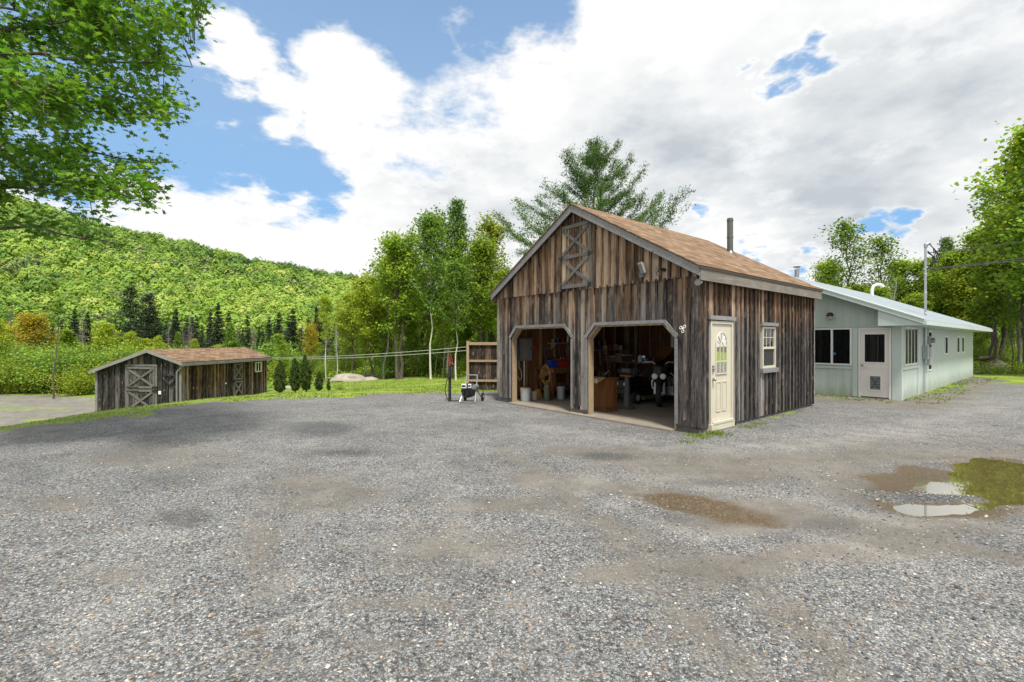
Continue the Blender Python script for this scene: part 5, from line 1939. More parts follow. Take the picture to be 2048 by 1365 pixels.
# side windows
for i, (a, b, c, d) in enumerate(WS):
    mb = MB()
    fw_ = .05 if i < 2 else .06
    for (x0, x1, z0, z1) in ((a, a + fw_, c, d), (b - fw_, b, c, d), (a + fw_ + .001, b - fw_ - .001, c, c + fw_), (a + fw_ + .001, b - fw_ - .001, d - fw_, d)):
        mb.box(x0, x1, -.018, .07, z0, z1)
    if i == 0:
        for k in range(1, 4):
            xx = a + (b - a) * k / 4
            mb.box(xx - .022, xx + .022, -.014, .02, c + fw_ + .001, d - fw_ - .001)
    wi = mb.build('side_window', M['white'], house)
    mk(lambda q: q.box(a + fw_ + .001, b - fw_ - .001, -.008, -.004, c + fw_ + .001, d - fw_ - .001)).build('window_pane', M['sideglass'], wi)
    mk(lambda q: q.box(a + fw_ + .001, b - fw_ - .001, -.002, .0, c + fw_ + .001, d - fw_ - .001)).build('dark_window_sheet', M['screen'], wi)  # dark sheet standing in for the dim room behind the side pane
    if i > 1:
        mk(lambda q: q.box((a + b) / 2 - .02, (a + b) / 2 + .02, .012, .019, c + .3, c + .36)).build('window_latch', M['white'], wi)
# service mast, meter, boxes
mx = 3.0
mast = MB()
mast.cyl((mx, -.06, .95), (mx, -.06, 4.78), .032, n=12)
for z in (2.62, 3.3, 3.9):
    mast.ring((mx, -.06, z), (0, 0, 1), .034, .007, 12, 5)
ms = mast.build('service_mast', M['galv'], house, True)
mk(lambda b: (b.tube([(mx, -.06, 4.76), (mx, -.07, 4.86), (mx + .03, -.12, 4.90), (mx + .08, -.18, 4.86)], [.045, .06, .06, .035], 10))).build('weatherhead', M['galv'], ms, True)
mk(lambda b: [b.tube([(mx + .06, -.16, 4.86), (mx + .20 + .02 * k, -.22 - .03 * k, 4.75 - .05 * k), (mx + .30 + .05 * k, -.25 - .05 * k, 4.35 + .03 * k), (mx + .24 + .05 * k, -.2 - .04 * k, 4.2 + .05 * k), (mx + .20 + .06 * k, -.2, 4.5), (mx + .1, -.1, 4.6 + .02 * k)], .014, 6) for k in range(4)]).build('drip_loop', M['wire'], ms, True)
mk(lambda b: (b.box(mx - .15, mx + .12, -.14, -.001, 1.1, 1.55), b.box(mx + .25, mx + .55, -.14, -.001, .9, 1.5))).build('meter_box', M['greymetal'], house, bevel=.01)
mk(lambda b: b.cyl((mx + .40, -.14, 1.72), (mx + .40, -.24, 1.72), .085)).build('electric_meter', M['steel'], house, True)
mk(lambda b: (b.box(mx + .30, mx + .50, -.14, -.001, 1.58, 1.86), b.tube([(mx - .02, -.05, 1.1), (mx - .02, -.05, .0)], .014, 6), b.tube([(mx + .2, -.06, 2.2), (mx + .22, -.1, 2.05), (mx + .15, -.08, 1.95), (mx + .12, -.05, 1.6)], .013, 6))).build('meter_socket', M['greymetal'], house, True)
# chimney stack and vent on the roof
ck = mk(lambda b: b.cyl((5.5, 4.6, hroof(4.6) - .1), (5.5, 4.6, 4.86), .085)).build('chimney_pipe', M['steel'], house, True)
mk(lambda b: (b.cyl((5.5, 4.6, 4.96), (5.5, 4.6, 4.99), .14), [b.cyl((5.5 + .08 * math.cos(a), 4.6 + .08 * math.sin(a), 4.85), (5.5 + .08 * math.cos(a), 4.6 + .08 * math.sin(a), 4.96), .006, n=5) for a in (0, 1.57, 3.14, 4.71)])).build('chimney_cap', M['rust'], ck, True)
mk(lambda b: b.tube([(12, 3.4, hroof(3.4) - .05), (12, 3.4, hroof(3.4) + .35), (12.03, 3.34, hroof(3.4) + .52), (12.14, 3.2, hroof(3.4) + .60), (12.25, 3.06, hroof(3.4) + .54), (12.28, 3.02, hroof(3.4) + .45)], [.075, .075, .075, .075, .08, .09], 12)).build('roof_vent', M['white'], house, True)


def HLp(s, t, z):
    return Vector((HC[0] + CS * s - SN * t, HC[1] + SN * s + CS * t, z))


def sag(p, q, s, n=24):
    p, q = Vector(p), Vector(q)
    return [p.lerp(q, i / n) - Vector((0, 0, s * 4 * (i / n) * (1 - i / n))) for i in range(n + 1)]


pm = HLp(mx, -.10, 4.05)
w = MB()
w.tube(sag(pm, (46, 26, 9.6), .5), .017, 5)
w.tube(sag(pm + Vector((0, 0, .02)), (46, 26.1, 9.65), .42), .012, 5)
tag(w.build('power_line', M['wire'], None, True), 'lower black service cable running right from the mast of the mint house', 'cable', 'overhead cables')
w = MB()
w.tube(sag(HLp(mx + .1, -.16, 4.6), (46, 26.5, 11.4), .6), .013, 5)
tag(w.build('power_line', M['wire'], None, True), 'upper thin cable leaving the curved head of the mast', 'cable', 'overhead cables')

# ================================================================ SHED
SA = math.atan2(.9965, .083)
SX, SY = -13.76, 19.0
shed = thing('shed', 'long low weathered plank shed with a saltbox tan shingle roof and braced doors', 'shed', (SX, SY, 0), SA)
# local: +x back along the ridge, +y left, z world heights
SL = 5.7
RY, EY1, EY0 = 1.33, 3.78, 0.0      # ridge at y=RY, eave wall y=0 (right), y=EY1 (left)
SPR = .345
ZR = 1.30


def szr(y):
    return ZR - SPR * abs(y - RY)


def sbase(y):
    return -1.12 - .12 * y


mb = MB()
DY0, DY1 = 1.10, 2.35
board_row(mb, 'y', 0, -1, 0.0, EY1, .27, lambda y: sbase(y) - .1, lambda y: szr(y) - .03, [RY], bat=.055)
mb.build('front_wall', M['shedfront'], shed)
mb = MB()
board_row(mb, 'x', 0, -1, 0.0, SL, .2, lambda x: -1.35, lambda x: szr(0) - .04, bat=.05)
mb.build('side_wall', M['shedside'], shed)
mb = MB()
board_row(mb, 'x', EY1, 1, 0.0, SL, .25, lambda x: -1.75, lambda x: szr(EY1) - .04, bat=.05)
board_row(mb, 'y', SL, 1, 0.0, EY1, .25, lambda y: -1.7, lambda y: szr(y) - .04, [RY], bat=.05)
mb.build('back_wall', M['shedside'], shed)
mk(lambda b: (b.box(-.05, -.024, -.05, .05, -1.3, szr(0) - .05), b.box(-.05, -.024, EY1 - .05, EY1 + .05, -1.8, szr(EY1) - .05), b.box(SL - .05, SL + .03, -.05, -.023, -1.3, szr(0) - .05))).build('corner_board', M['trim'], shed)
# two slopes
for sgn, ye in ((0, -.22), (1, EY1 + .16)):
    run = abs(ye - RY)
    L = math.hypot(run, run * SPR)
    mb = MB()
    mb.box(-.22 if sgn == 0 else 0, (SL + .2) if sgn == 0 else SL + .42, 0, L, 0, .035)
    o = mb.build('roof', M['shingle'], shed)
    ang = math.atan(SPR)
    zz = szr(ye) + .03
    if sgn == 0:
        o.matrix_local = Matrix.Translation((0, ye, zz)) @ Matrix.Rotation(ang, 4, 'X')
    else:
        o.matrix_local = Matrix.Translation((SL + .2, ye, zz)) @ Matrix.Rotation(math.pi, 4, 'Z') @ Matrix.Rotation(ang, 4, 'X')
for (ya_, yb_) in ((-.22, RY - .001), (RY + .001, EY1 + .16)):
    mb = MB()
    rake(mb, -.235, ya_, szr(ya_) + .05, yb_, szr(yb_) + .05, .13, .025)
    mb.build('rake_board', M['trim'], shed)
    mb = MB()
    rake(mb, SL + .2, ya_, szr(ya_) + .03, yb_, szr(yb_) + .03, .12, .025)
    mb.build('rake_board', M['trim'], shed)
mk(lambda b: b.box(-.21, SL + .2, -.245, -.215, szr(-.22) - .10, szr(-.22) + .035)).build('fascia', M['trim'], shed)
mk(lambda b: b.box(-.21, SL + .2, -.215, -.045, szr(-.22) - .075, szr(-.22) - .055)).build('soffit', M['trimdark'], shed)
# front dutch door


def xdoor(face, c0, c1, z0, z1, zm, wide, nm, off):
    """face 'x' = on the front (plane x=off) ; 'y' = on the side (plane y=off)"""
    def Q(p, q):
        return (off - q, p[0], p[1]) if face == 'x' else (p[0], off - q, p[1])
    bb = MB()
    n = 5
    for i in range(n):
        u0, u1 = c0 + (c1 - c0) * i / n + .003, c0 + (c1 - c0) * (i + 1) / n - .003
        a, b = Q((u0, z0), .0), Q((u1, z1), .025)
        bb.box(min(a[0], b[0]), max(a[0], b[0]), min(a[1], b[1]), max(a[1], b[1]), z0, z1)
    d = bb.build(nm, M['shedfront'] if face == 'x' else M['shedside'], shed)
    br = MB()
    up = (1, 0, 0) if face == 'x' else (0, 1, 0)

    def bar(p, q, w, lv):
        A, B = Vector(Q(p, lv)), Vector(Q(q, lv))
        br.bar(A, B, w, .02, up)
    for z in (z0 + .04, zm - .07, zm + .07, z1 - .05):
        bar((c0 + .01, z), (c1 - .01, z), wide, .037)
    bar((c0 + .04, z0), (c0 + .04, z1), wide, .030)
    bar((c1 - .04, z0), (c1 - .04, z1), wide, .030)
    for (za, zb2) in ((z0 + .08, zm - .11), (zm + .11, z1 - .09)):
        bar((c0 + .06, za), (c1 - .06, zb2), wide, .044)
        bar((c0 + .06, zb2), (c1 - .06, za), wide, .052)
    br.build('brace', M['trimmid'], d)
    return d


fd = xdoor('x', DY0, DY1, -1.25, .62, -.30, .085, 'front_door', -.05)
for z in (-.38, -.22, .53):
    mk(lambda b: b.box(-.115, -.10, DY1 - .55, DY1 - .0, z - .015, z + .015)).build('strap_hinge', M['black'], fd)
mk(lambda b: [b.box(-.125, -.10, DY0 - .12, DY0 + .10, z - .03, z + .03) for z in (-.37, -.22)]).build('latch', M['black'], fd)
mk(lambda b: (b.box(-.08, -.05, DY0 - .1, DY1 + .08, .64, .72), b.box(-.075, -.05, DY0 - .09, DY0 - .015, -1.2, .63), b.box(-.075, -.05, DY1 + .015, DY1 + .08, -1.4, .63))).build('door_trim', M['trimmid'], shed)
sdr = xdoor('y', 3.05, 3.72, -1.05, .62, -.22, .07, 'side_door', -.05)
mk(lambda b: b.box(3.0, 3.12, -.12, -.10, -.30, -.16)).build('latch', M['black'], sdr)
# window
sw = mk(lambda b: [b.box(x0, x1, -.075, -.03, z0, z1) for (x0, x1, z0, z1) in ((4.72, 4.78, .08, .60), (5.16, 5.22, .08, .60), (4.781, 5.159, .08, .13), (4.781, 5.159, .55, .60), (4.95, 4.99, .131, .549))]).build('window', M['white'], shed)
mk(lambda b: b.box(4.78, 5.16, -.05, -.046, .13, .55)).build('window_pane', M['dimglass'], sw)
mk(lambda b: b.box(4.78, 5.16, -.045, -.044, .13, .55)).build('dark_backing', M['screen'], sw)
# downspout with a swept top, outlet box, dot
mk(lambda b: b.tube([(-.15, -.22, .70), (-.15, -.20, .66), (-.10, .06, .46), (-.10, .10, .38), (-.10, .10, -1.15)], .035, 8)).build('downspout', M['trim'], shed, True)
mk(lambda b: b.box(-.075, -.05, .83, .95, -.52, -.38)).build('outlet_box', M['white'], shed, bevel=.006)
mk(lambda b: b.cyl((2.55, -.05, -.30), (2.55, -.08, -.30), .035)).build('tap', M['white'], shed, True)
# heart wreath
ht = [(-.075, .42 + .25 * (16 * math.sin(a) ** 3) / 17.0, .10 + .26 * (13 * math.cos(a) - 5 * math.cos(2 * a) - 2 * math.cos(3 * a) - math.cos(4 * a)) / 17.0) for a in np.linspace(0, 6.283, 40)[:-1]]
hw = MB()
for k in range(3):
    hw.tube([(p[0] + random.uniform(-.01, .01), p[1] + random.uniform(-.012, .012), p[2] + random.uniform(-.012, .012)) for p in ht], .028, 6, closed=True)
o = hw.build('heart_wreath', M['blackmat'], None, True)
o.location = (SX, SY, 0)
o.rotation_euler = (0, 0, SA)
tag(o, 'dark heart shaped twig wreath hanging on the front of the shed', 'wreath')

# two pale lines from the shed to the screen panel
ce = Vector((SX + .083 * 5.85 + .9965 * .25, SY + .9965 * 5.85, .80))
for k, (dz, dz2) in enumerate(((.0, .0), (-.07, -.13))):
    w = MB()
    w.tube(sag(ce + Vector((0, 0, dz)), (-1.53, 16.0, 1.50 + dz2), .10), .010, 5)
    tag(w.build('yard_line', M['wirepale'], None, True), ('upper' if k == 0 else 'lower') + ' pale line strung from the shed eave to the plank screen panel', 'line', 'lines strung over the lawn')

# satellite/antenna bits: none in view

# ================================================================ VEGETATION


def rot_quads(C, size, rg, aspect=1.0, flat=0.0, dirs=None, ngon=4, shape=None):
    """random oriented leaf polygons about centres C (N,3)"""
    N = len(C)
    n = rg.normal(0, 1, (N, 3))
    n[:, 2] += flat * np.sign(n[:, 2] + 1e-9)
    n /= np.linalg.norm(n, axis=1, keepdims=True)
    if dirs is None:
        a = rg.normal(0, 1, (N, 3))
    else:
        a = dirs + rg.normal(0, .25, (N, 3))
    a -= n * (a * n).sum(1, keepdims=True)
    a /= np.linalg.norm(a, axis=1, keepdims=True) + 1e-9
    b = np.cross(n, a)
    s = size if np.ndim(size) else np.full(N, size)
    s = s[:, None]
    if shape is None:
        shape = [(-.5, 0), (0, -.5 * aspect), (.5, 0), (0, .5 * aspect)]
    V = np.stack([C + a * s * p + b * s * q for p, q in shape], 1)
    return V


class Wood:
    def __init__(s):
        s.mb = MB()

    def limb(s, pts, r0, r1, n=5):
        m = len(pts)
        s.mb.tube(pts, [r0 + (r1 - r0) * (i / (m - 1)) for i in range(m)], n)


def limb_path(p, az, up, L, rg, n=5, curve=.0, wob=.06):
    p = Vector(p)
    d = Vector((math.cos(az) * math.cos(up), math.sin(az) * math.cos(up), math.sin(up)))
    pts = [p.copy()]
    for i in range(n):
        d = (d + Vector((rg.normal(0, wob), rg.normal(0, wob), rg.normal(0, wob) + curve / n))).normalized()
        p = p + d * (L / n)
        pts.append(p.copy())
    return pts


PROTO = {}


def decid(key, H, Rc, f0, nl, nleaf, lsize, leafm, barkm, seed, up=(25, 60), r0=.13, trunks=1, top=.5, clump=.25, sparse=1.3, lean=0.0, shape=1.0):
    rg = np.random.default_rng(seed)
    wd = Wood()
    cen = []
    for tk in range(trunks):
        lx = lean + rg.normal(0, .05) + (tk - (trunks - 1) / 2) * .14
        ly = rg.normal(0, .04)
        pts = [Vector((tk * .22 - (trunks - 1) * .11, 0, -.4))]
        n = 9
        for i in range(1, n + 1):
            f = i / n
            pts.append(Vector((pts[0].x + lx * H * f ** 1.3 + rg.normal(0, .007 * H), ly * H * f + rg.normal(0, .007 * H), H * .93 * f)))
        rr = [r0 * (1 - .88 * (i / n) ** .9) * (1.25 if i == 0 else 1) for i in range(n + 1)]
        wd.mb.tube(pts, rr, 8)

        def at(f):
            x = f * n
            i = min(int(x), n - 1)
            return pts[i].lerp(pts[i + 1], x - i)
        for j in range(nl):
            f = f0 + (1.0 - f0) * ((j + .5) / nl) ** .9
            f = min(f + rg.normal(0, .02), .99)
            g = (f - f0) / (1 - f0)
            env = (math.sin(math.pi * min(1, (g * .82 + .16) ** shape)) ** .7) * (1 - .1 * g)
            L = Rc * (env * .95 + .12) * rg.uniform(.7, 1.15)
            u = R(rg.uniform(*up)) + g * .35
            lp = limb_path(at(f), j * 2.4 + rg.normal(0, .4) + tk, u, L, rg, 5, .25)
            wd.limb(lp, max(.012, r0 * .38 * (1 - .6 * g)), .006, 5)
            for m in range(2, 6):
                cen.append((lp[m], .5 + .1 * m))
            for q in range(4):
                b = lp[2 + q % 3]
                sp = limb_path(b, rg.uniform(0, 6.28), R(rg.uniform(5, 50)), L * rg.uniform(.25, .5), rg, 3, .2)
                wd.limb(sp, .010, .004, 3)
                cen += [(sp[2], .9), (sp[3], 1.1)]
    C = np.array([c[0] for c in cen])
    wts = np.array([c[1] for c in cen]) * rg.uniform(.25, 1.6, len(cen)) ** sparse
    wts /= wts.sum()
    idx = rg.choice(len(C), nleaf, p=wts)
    cs = clump * Rc * rg.uniform(.5, 1.0, len(C))[idx][:, None]
    P = C[idx] + rg.normal(0, 1, (nleaf, 3)) * cs * np.array([.62, .62, .38])
    sz = lsize * rg.uniform(.6, 1.35, nleaf)
    V = rot_quads(P, sz, rg, .8, .6)
    ct = rg.normal(0, .13, len(C))[idx]
    br = np.clip(.5 + ct + rg.normal(0, .17, nleaf), 0, 1)
    cols = np.stack([br, rg.random(nleaf), rg.random(nleaf)], 1)
    crown = np_mesh('crown', V, 4, M[leafm], cols)
    PROTO[key] = (H, [('trunk', wd.mb, M[barkm]), ('crown', crown, None)])


def conifer(key, H, Rb, f0, nw, per, lsize, nleaf, leafm, barkm, seed, droop=-.25, upang=5, r0=.12, tuft=.25, power=1.0, irregular=.15, bare=.0, flat=.3, aspect=.35, seg=5, wob=.05):
    rg = np.random.default_rng(seed)
    wd = Wood()
    pts = [Vector((rg.normal(0, .006 * H) * (i > 0), rg.normal(0, .006 * H) * (i > 0), -.4 + (H + .4) * i / 8)) for i in range(9)]
    wd.mb.tube(pts, [r0 * (1 - .93 * i / 8) for i in range(9)], 8)
    P, W_, Dr, SL_ = [], [], [], []
    for w in range(nw):
        g = (w + rg.uniform(-.3, .3)) / nw
        g = min(max(g, 0), 1)
        z = H * (f0 + (1 - f0) * g)
        for k in range(per):
            L = (Rb * (1 - g) ** power + .06 * Rb) * rg.uniform(1 - irregular, 1 + irregular)
            if rg.random() < .08:
                L *= .55
            az = k * 6.283 / per + w * 1.1 + rg.normal(0, .25)
            lp = limb_path((0, 0, z), az, R(upang + 30 * g * (upang > 0) + rg.normal(0, 5)), L, rg, seg, -droop, wob)
            wd.limb(lp, .012 + .02 * (1 - g), .005, 4)
            for m in range(1, seg + 1):
                d = (lp[m] - lp[m - 1]).normalized()
                ff = m / seg
                if ff < bare:
                    continue
                P.append(lp[m])
                Dr.append(d)
                SL_.append(L / seg)
                W_.append((.35 + ff * .9) * L * (1.0 if m < seg else .8))
                if m < seg:
                    side = Vector((-d.y, d.x, 0))
                    for s in (-1, 1):
                        q = lp[m] + (side * s + d * .8 + Vector((0, 0, rg.normal(0, .25)))).normalized() * L * .24 * (1.2 - ff * .5) * rg.uniform(.5, 1.3)
                        P.append(q)
                        Dr.append((side * s + d).normalized())
                        SL_.append(L * .2)
                        W_.append(.7 * L)
    P = np.array(P)
    Dr = np.array(Dr)
    W_ = np.array(W_)
    W_ /= W_.sum()
    idx = rg.choice(len(P), nleaf, p=W_)
    C = P[idx] - Dr[idx] * (rg.random(nleaf) * np.array(SL_)[idx])[:, None] + rg.normal(0, 1, (nleaf, 3)) * tuft * np.array([1, 1, .55])
    dr = Dr[idx] + rg.normal(0, .45, (nleaf, 3))
    V = rot_quads(C, lsize * rg.uniform(.6, 1.3, nleaf), rg, aspect, flat, dr)
    ct = rg.normal(0, .12, len(P))[idx]
    cols = np.stack([np.clip(.5 + ct + rg.normal(0, .17, nleaf), 0, 1), rg.random(nleaf), rg.random(nleaf)], 1)
    PROTO[key] = (H, [('trunk', wd.mb, M[barkm]), ('crown', np_mesh('crown', V, 4, M[leafm], cols), None)])


def bushp(key, H, Rb, nleaf, lsize, leafm, barkm, seed, nst=9, spread=.8):
    rg = np.random.default_rng(seed)
    wd = Wood()
    cen = []
    for i in range(nst):
        lp = limb_path((rg.normal(0, .08 * Rb), rg.normal(0, .08 * Rb), -.15), rg.uniform(0, 6.28), R(rg.uniform(90 - 55 * spread, 88)), H * rg.uniform(.6, 1.0), rg, 5, .05)
        wd.limb(lp, .018, .005, 4)
        cen += lp[1:]
        for q in range(3):
            sp = limb_path(lp[2 + q], rg.uniform(0, 6.28), R(rg.uniform(0, 55)), Rb * rg.uniform(.3, .6), rg, 3)
            wd.limb(sp, .008, .003, 3)
            cen += sp[1:]
    C = np.array(cen)
    wt = rg.uniform(.3, 1.5, len(C))
    wt /= wt.sum()
    idx = rg.choice(len(C), nleaf, p=wt)
    P = C[idx] + rg.normal(0, 1, (nleaf, 3)) * Rb * .2
    P[:, 2] = np.abs(P[:, 2])
    V = rot_quads(P, lsize * rg.uniform(.6, 1.3, nleaf), rg, .75, .5)
    ct = rg.normal(0, .12, len(C))[idx]
    cols = np.stack([np.clip(.5 + ct + rg.normal(0, .18, nleaf), 0, 1), rg.random(nleaf), rg.random(nleaf)], 1)
    PROTO[key] = (H, [('stems', wd.mb, M[barkm]), ('foliage', np_mesh('foliage', V, 4, M[leafm], cols), None)])


MESHC = {}


def plant(key, name, label, cat, u=None, Y=None, vtop=None, group=None, X=None, H=None, rz=None, wide=1.0, z=None):
    h0, parts = PROTO[key]
    if X is None:
        X = (u - 1024) / F * Y
    z0 = gz(X, Y) if z is None else z
    if H is None:
        H = CH + (682.5 - vtop) / F * Y - z0
    s = H / h0
    r = thing(name, label, cat, (X, Y, z0), random.uniform(0, 6.28) if rz is None else rz, group, (s * wide, s * wide, s))
    for (nm, src, mat) in parts:
        if (key, nm) not in MESHC:
            if isinstance(src, MB):
                o = src.build(nm, mat, r, True)
                MESHC[(key, nm)] = o.data
            else:
                MESHC[(key, nm)] = src
                link_mesh(nm, src, r)
        else:
            link_mesh(nm, MESHC[(key, nm)], r)
    return r


decid('dA', 10, 2.6, .28, 26, 9500, .17, 'leaf_fresh', 'bark', 1, r0=.14)
decid('dB', 10, 2.2, .30, 24, 7800, .17, 'leaf_fresh', 'bark', 2, trunks=2, r0=.13)
decid('dC', 10, 2.8, .20, 28, 10500, .17, 'leaf_mid', 'barkpale', 3, r0=.12)
decid('dY', 8, 2.5, .22, 26, 8000, .17, 'leaf_yellow', 'bark', 4, r0=.11)
decid('dS', 10, 2.4, .32, 24, 3000, .15, 'leaf_mid', 'bark', 5, r0=.11, up=(40, 70), sparse=1.3)
decid('dSY', 10, 2.3, .35, 26, 5200, .15, 'leaf_yellow', 'barkpale', 6, r0=.10, up=(40, 70), sparse=1.3)
decid('bi', 9, 1.9, .42, 24, 6500, .14, 'leaf_mid', 'birch', 7, r0=.062, lean=-.03, up=(35, 65))
decid('biY', 9, 1.7, .45, 24, 3600, .14, 'leaf_yellow', 'birch', 8, r0=.08, lean=.02, up=(45, 70))
decid('biB', 9, 1.2, .40, 14, 200, .12, 'leaf_mid', 'birch', 9, r0=.07, trunks=2, up=(45, 75))
decid('oR', 6, 2.4, .12, 26, 6000, .16, 'leaf_orange', 'bark', 10, r0=.09)
decid('lt', 9, 1.0, .72, 12, 900, .13, 'leaf_mid', 'bark', 12, r0=.07, up=(20, 60))
decid('sap', 7, 1.5, .25, 22, 4200, .16, 'leaf_fresh', 'barkpale', 13, r0=.05, up=(30, 65))
conifer('sp1', 9, 1.35, .14, 26, 7, .22, 8500, 'spruce', 'bark', 20, droop=.35, tuft=.10)
conifer('sp2', 9, 1.0, .22, 24, 6, .20, 5200, 'spruce', 'bark', 21, droop=.45, tuft=.09, irregular=.35)
conifer('sp3', 7, 1.9, .05, 24, 8, .26, 9000, 'leaf_mid', 'bark', 22, droop=-.1, upang=15, tuft=.16, irregular=.2)
conifer('dead', 8, 1.0, .15, 22, 6, .16, 2200, 'deadneedle', 'deadbark', 23, droop=.2, tuft=.09, irregular=.4, aspect=.18)
conifer('wp', 13, 5.9, .36, 13, 6, .16, 70000, 'pine', 'bark', 26, droop=-.42, upang=14, r0=.2, tuft=.13, power=.9, irregular=.38, bare=.30, flat=.1, aspect=.24, seg=8, wob=.13)
conifer('wpn', 12, 2.2, .30, 20, 6, .22, 15000, 'pine', 'bark', 25, droop=-.5, upang=25, r0=.2, tuft=.17, power=.55, irregular=.3, bare=.25, flat=.1)
conifer('wpf', 12, 3.0, .10, 16, 6, .34, 7000, 'spruce', 'bark', 26, droop=-.1, upang=8, r0=.2, tuft=.25, power=.8, irregular=.3)
bushp('bA', 2.0, 1.2, 4200, .085, 'leaf_mid', 'bark', 30)
bushp('bY', 2.2, 1.3, 3900, .09, 'leaf_fresh', 'bark', 31)
bushp('bO', 2.4, 1.4, 3700, .09, 'leaf_yellow', 'bark', 32)
bushp('bS', 1.0, .6, 420, .075, 'leaf_fresh', 'bark', 33, nst=12, spread=1.0)


# arborvitae: dense flame shaped shrubs with bare stems at the foot
def arbor(key, H, Rb, seed, thin=0):
    rg = np.random.default_rng(seed)
    wd = Wood()
    N = 8000
    for k in range(4):
        wd.limb([Vector((rg.normal(0, .04), rg.normal(0, .04), -.1)), Vector((rg.normal(0, .08), rg.normal(0, .08), H * .3)), Vector((rg.normal(0, .03), rg.normal(0, .03), H * .8))], .03, .008)
    f = rg.random(N) ** .85
    prof = np.interp(f, [0, .08, .3, .6, .85, 1], [.45 - .3 * thin, .72, 1.0, .78, .42, .05])
    a = rg.random(N) * 6.283
    lump = 1 + .22 * np.sin(a * 3 + f * 9 + seed) + .16 * np.sin(a * 5 - f * 17) + .12 * np.sin(f * 31 + a * 2) + rg.normal(0, .09, N)
    rr = Rb * prof * lump * (.55 + .47 * rg.random(N) ** .5)
    P = np.stack([rr * np.cos(a), rr * np.sin(a), H * (.07 + .93 * f)], 1)
    d = np.stack([np.cos(a) * .5, np.sin(a) * .5, np.ones(N)], 1)
    V = rot_quads(P, .085 * rg.uniform(.6, 1.4, N), rg, .5, 0, d)
    cols = np.stack([np.clip(.42 + .22 * np.sin(a * 7 + f * 23) * rg.random(N) + rg.normal(0, .17, N), 0, 1), rg.random(N), rg.random(N)], 1)
    PROTO[key] = (H, [('stems', wd.mb, M['bark']), ('foliage', np_mesh('foliage', V, 4, M['arbor'], cols), None)])


arbor('ar1', 1.8, .42, 40)
arbor('ar2', 1.8, .36, 41)
arbor('ar3', 1.8, .48, 42, 1)
GA = 'arborvitae beside the shed'
for (u, Yd, vt, k, wd_, lb) in [(560, 20.5, 722, 'ar3', .95, 'loose arborvitae nearest the shed, its bare stems showing'), (590, 20.5, 717, 'ar2', 1.0, 'tall dark arborvitae, second from the shed'), (612.5, 20.3, 711, 'ar1', .92, 'tallest arborvitae with a narrow pointed tip'),
                                (638, 20.0, 744, 'ar1', 1.2, 'small arborvitae between the tallest and the smallest ones'), (657.5, 19.8, 759, 'ar2', 1.15, 'smallest arborvitae, last in the row by the lawn')]:
    plant(k, 'arborvitae', lb, 'shrub', u, Yd, vt, GA, wide=wd_ * .66).rotation_euler.x = random.uniform(-.05, .05)
plant('bS', 'leafy_bush', 'light green airy bush just past the smallest arborvitae', 'bush', 681, 19.6, 757, wide=1.1)

# ---- grove beyond the lawn
GW = 'trees of the grove beyond the lawn'
for (k, nm, lb, cat, u, Yd, vt, wd_) in [
    ('dB', 'leafy_tree', 'twin trunked fresh green tree at the left of the grove', 'tree', 798, 27.0, 462, .95),
    ('dSY', 'leafy_tree', 'thin yellowish tree whose open top leans out left of the grove', 'tree', 768, 28.0, 485, .9),
    ('dY', 'leafy_tree', 'yellow green round tree at the left edge of the grove', 'tree', 742, 29.0, 560, 1.0),
    ('dA', 'leafy_tree', 'broad bright green tree behind the twin trunked tree', 'tree', 822, 31.0, 500, 1.0),
    ('bi', 'birch_tree', 'slim white stemmed birch near the middle of the grove', 'tree', 862, 25.6, 425, .9),
    ('bi', 'birch_tree', 'leaning white birch with a dark green crown behind the hydrant', 'tree', 912, 24.5, 520, 1.05),
    ('dC', 'leafy_tree', 'deep green tree filling the middle of the grove', 'tree', 893, 29.0, 500, .95),
    ('wpn', 'pine_tree', 'dark narrow pine rising above the middle of the grove', 'tree', 914, 31.0, 402, .85),
    ('dS', 'leafy_tree', 'tall open crowned tree left of the narrow pine', 'tree', 852, 30.0, 418, .95),
    ('dSY', 'leafy_tree', 'tall airy tree right of the narrow pine', 'tree', 968, 28.5, 430, 1.0),
    ('dA', 'leafy_tree', 'fresh green tree beside the garage roof edge', 'tree', 962, 27.0, 475, .95),
    ('dC', 'leafy_tree', 'dense green tree behind the plank screen panel', 'tree', 985, 30.0, 540, 1.0),
    ('dA', 'leafy_tree', 'bright green tree low behind the right part of the plank screen', 'tree', 1012, 27.5, 600, .9),
    ('biY', 'birch_tree', 'pale yellow leaved birch standing over the lawn boulder', 'tree', 652, 30.5, 592, .9),
    ('biB', 'birch_tree', 'nearly bare small birch leaning right beside the pale yellow birch', 'tree', 676, 31.0, 645, .8),
    ('sap', 'sapling', 'young tree between the boulder and the grove', 'tree', 735, 29.5, 640, 1.0),
    ('oR', 'leafy_tree', 'orange tinted small tree in front of the spruces left of the pale birch', 'tree', 622, 36.0, 655, .55),
    ('sap', 'sapling', 'bright yellow green sapling behind the arborvitae row', 'tree', 573, 32.0, 668, .9),
    ('dY', 'leafy_tree', 'yellow green low tree just left of the grove, in front of the hill', 'tree', 705, 34.0, 590, .95),
    ('dC', 'leafy_tree', 'green low tree between the pale birch and the grove', 'tree', 690, 37.0, 620, .9),
    ('sap', 'sapling', 'slender sapling between the two white birches of the grove', 'tree', 885, 26.5, 560, .8),
    ('dC', 'leafy_tree', 'shady tree at the back of the grove behind the hydrant', 'tree', 935, 33.0, 520, 1.0),
    ('dY', 'leafy_tree', 'yellow green tree at the back of the grove, left of its middle', 'tree', 780, 34.0, 520, 1.0),
    ('dB', 'leafy_tree', 'double stemmed tree deep in the grove behind the slim birch', 'tree', 845, 34.0, 540, 1.0),
]:
    plant(k, nm, lb, cat, u, Yd, vt, GW, wide=wd_)
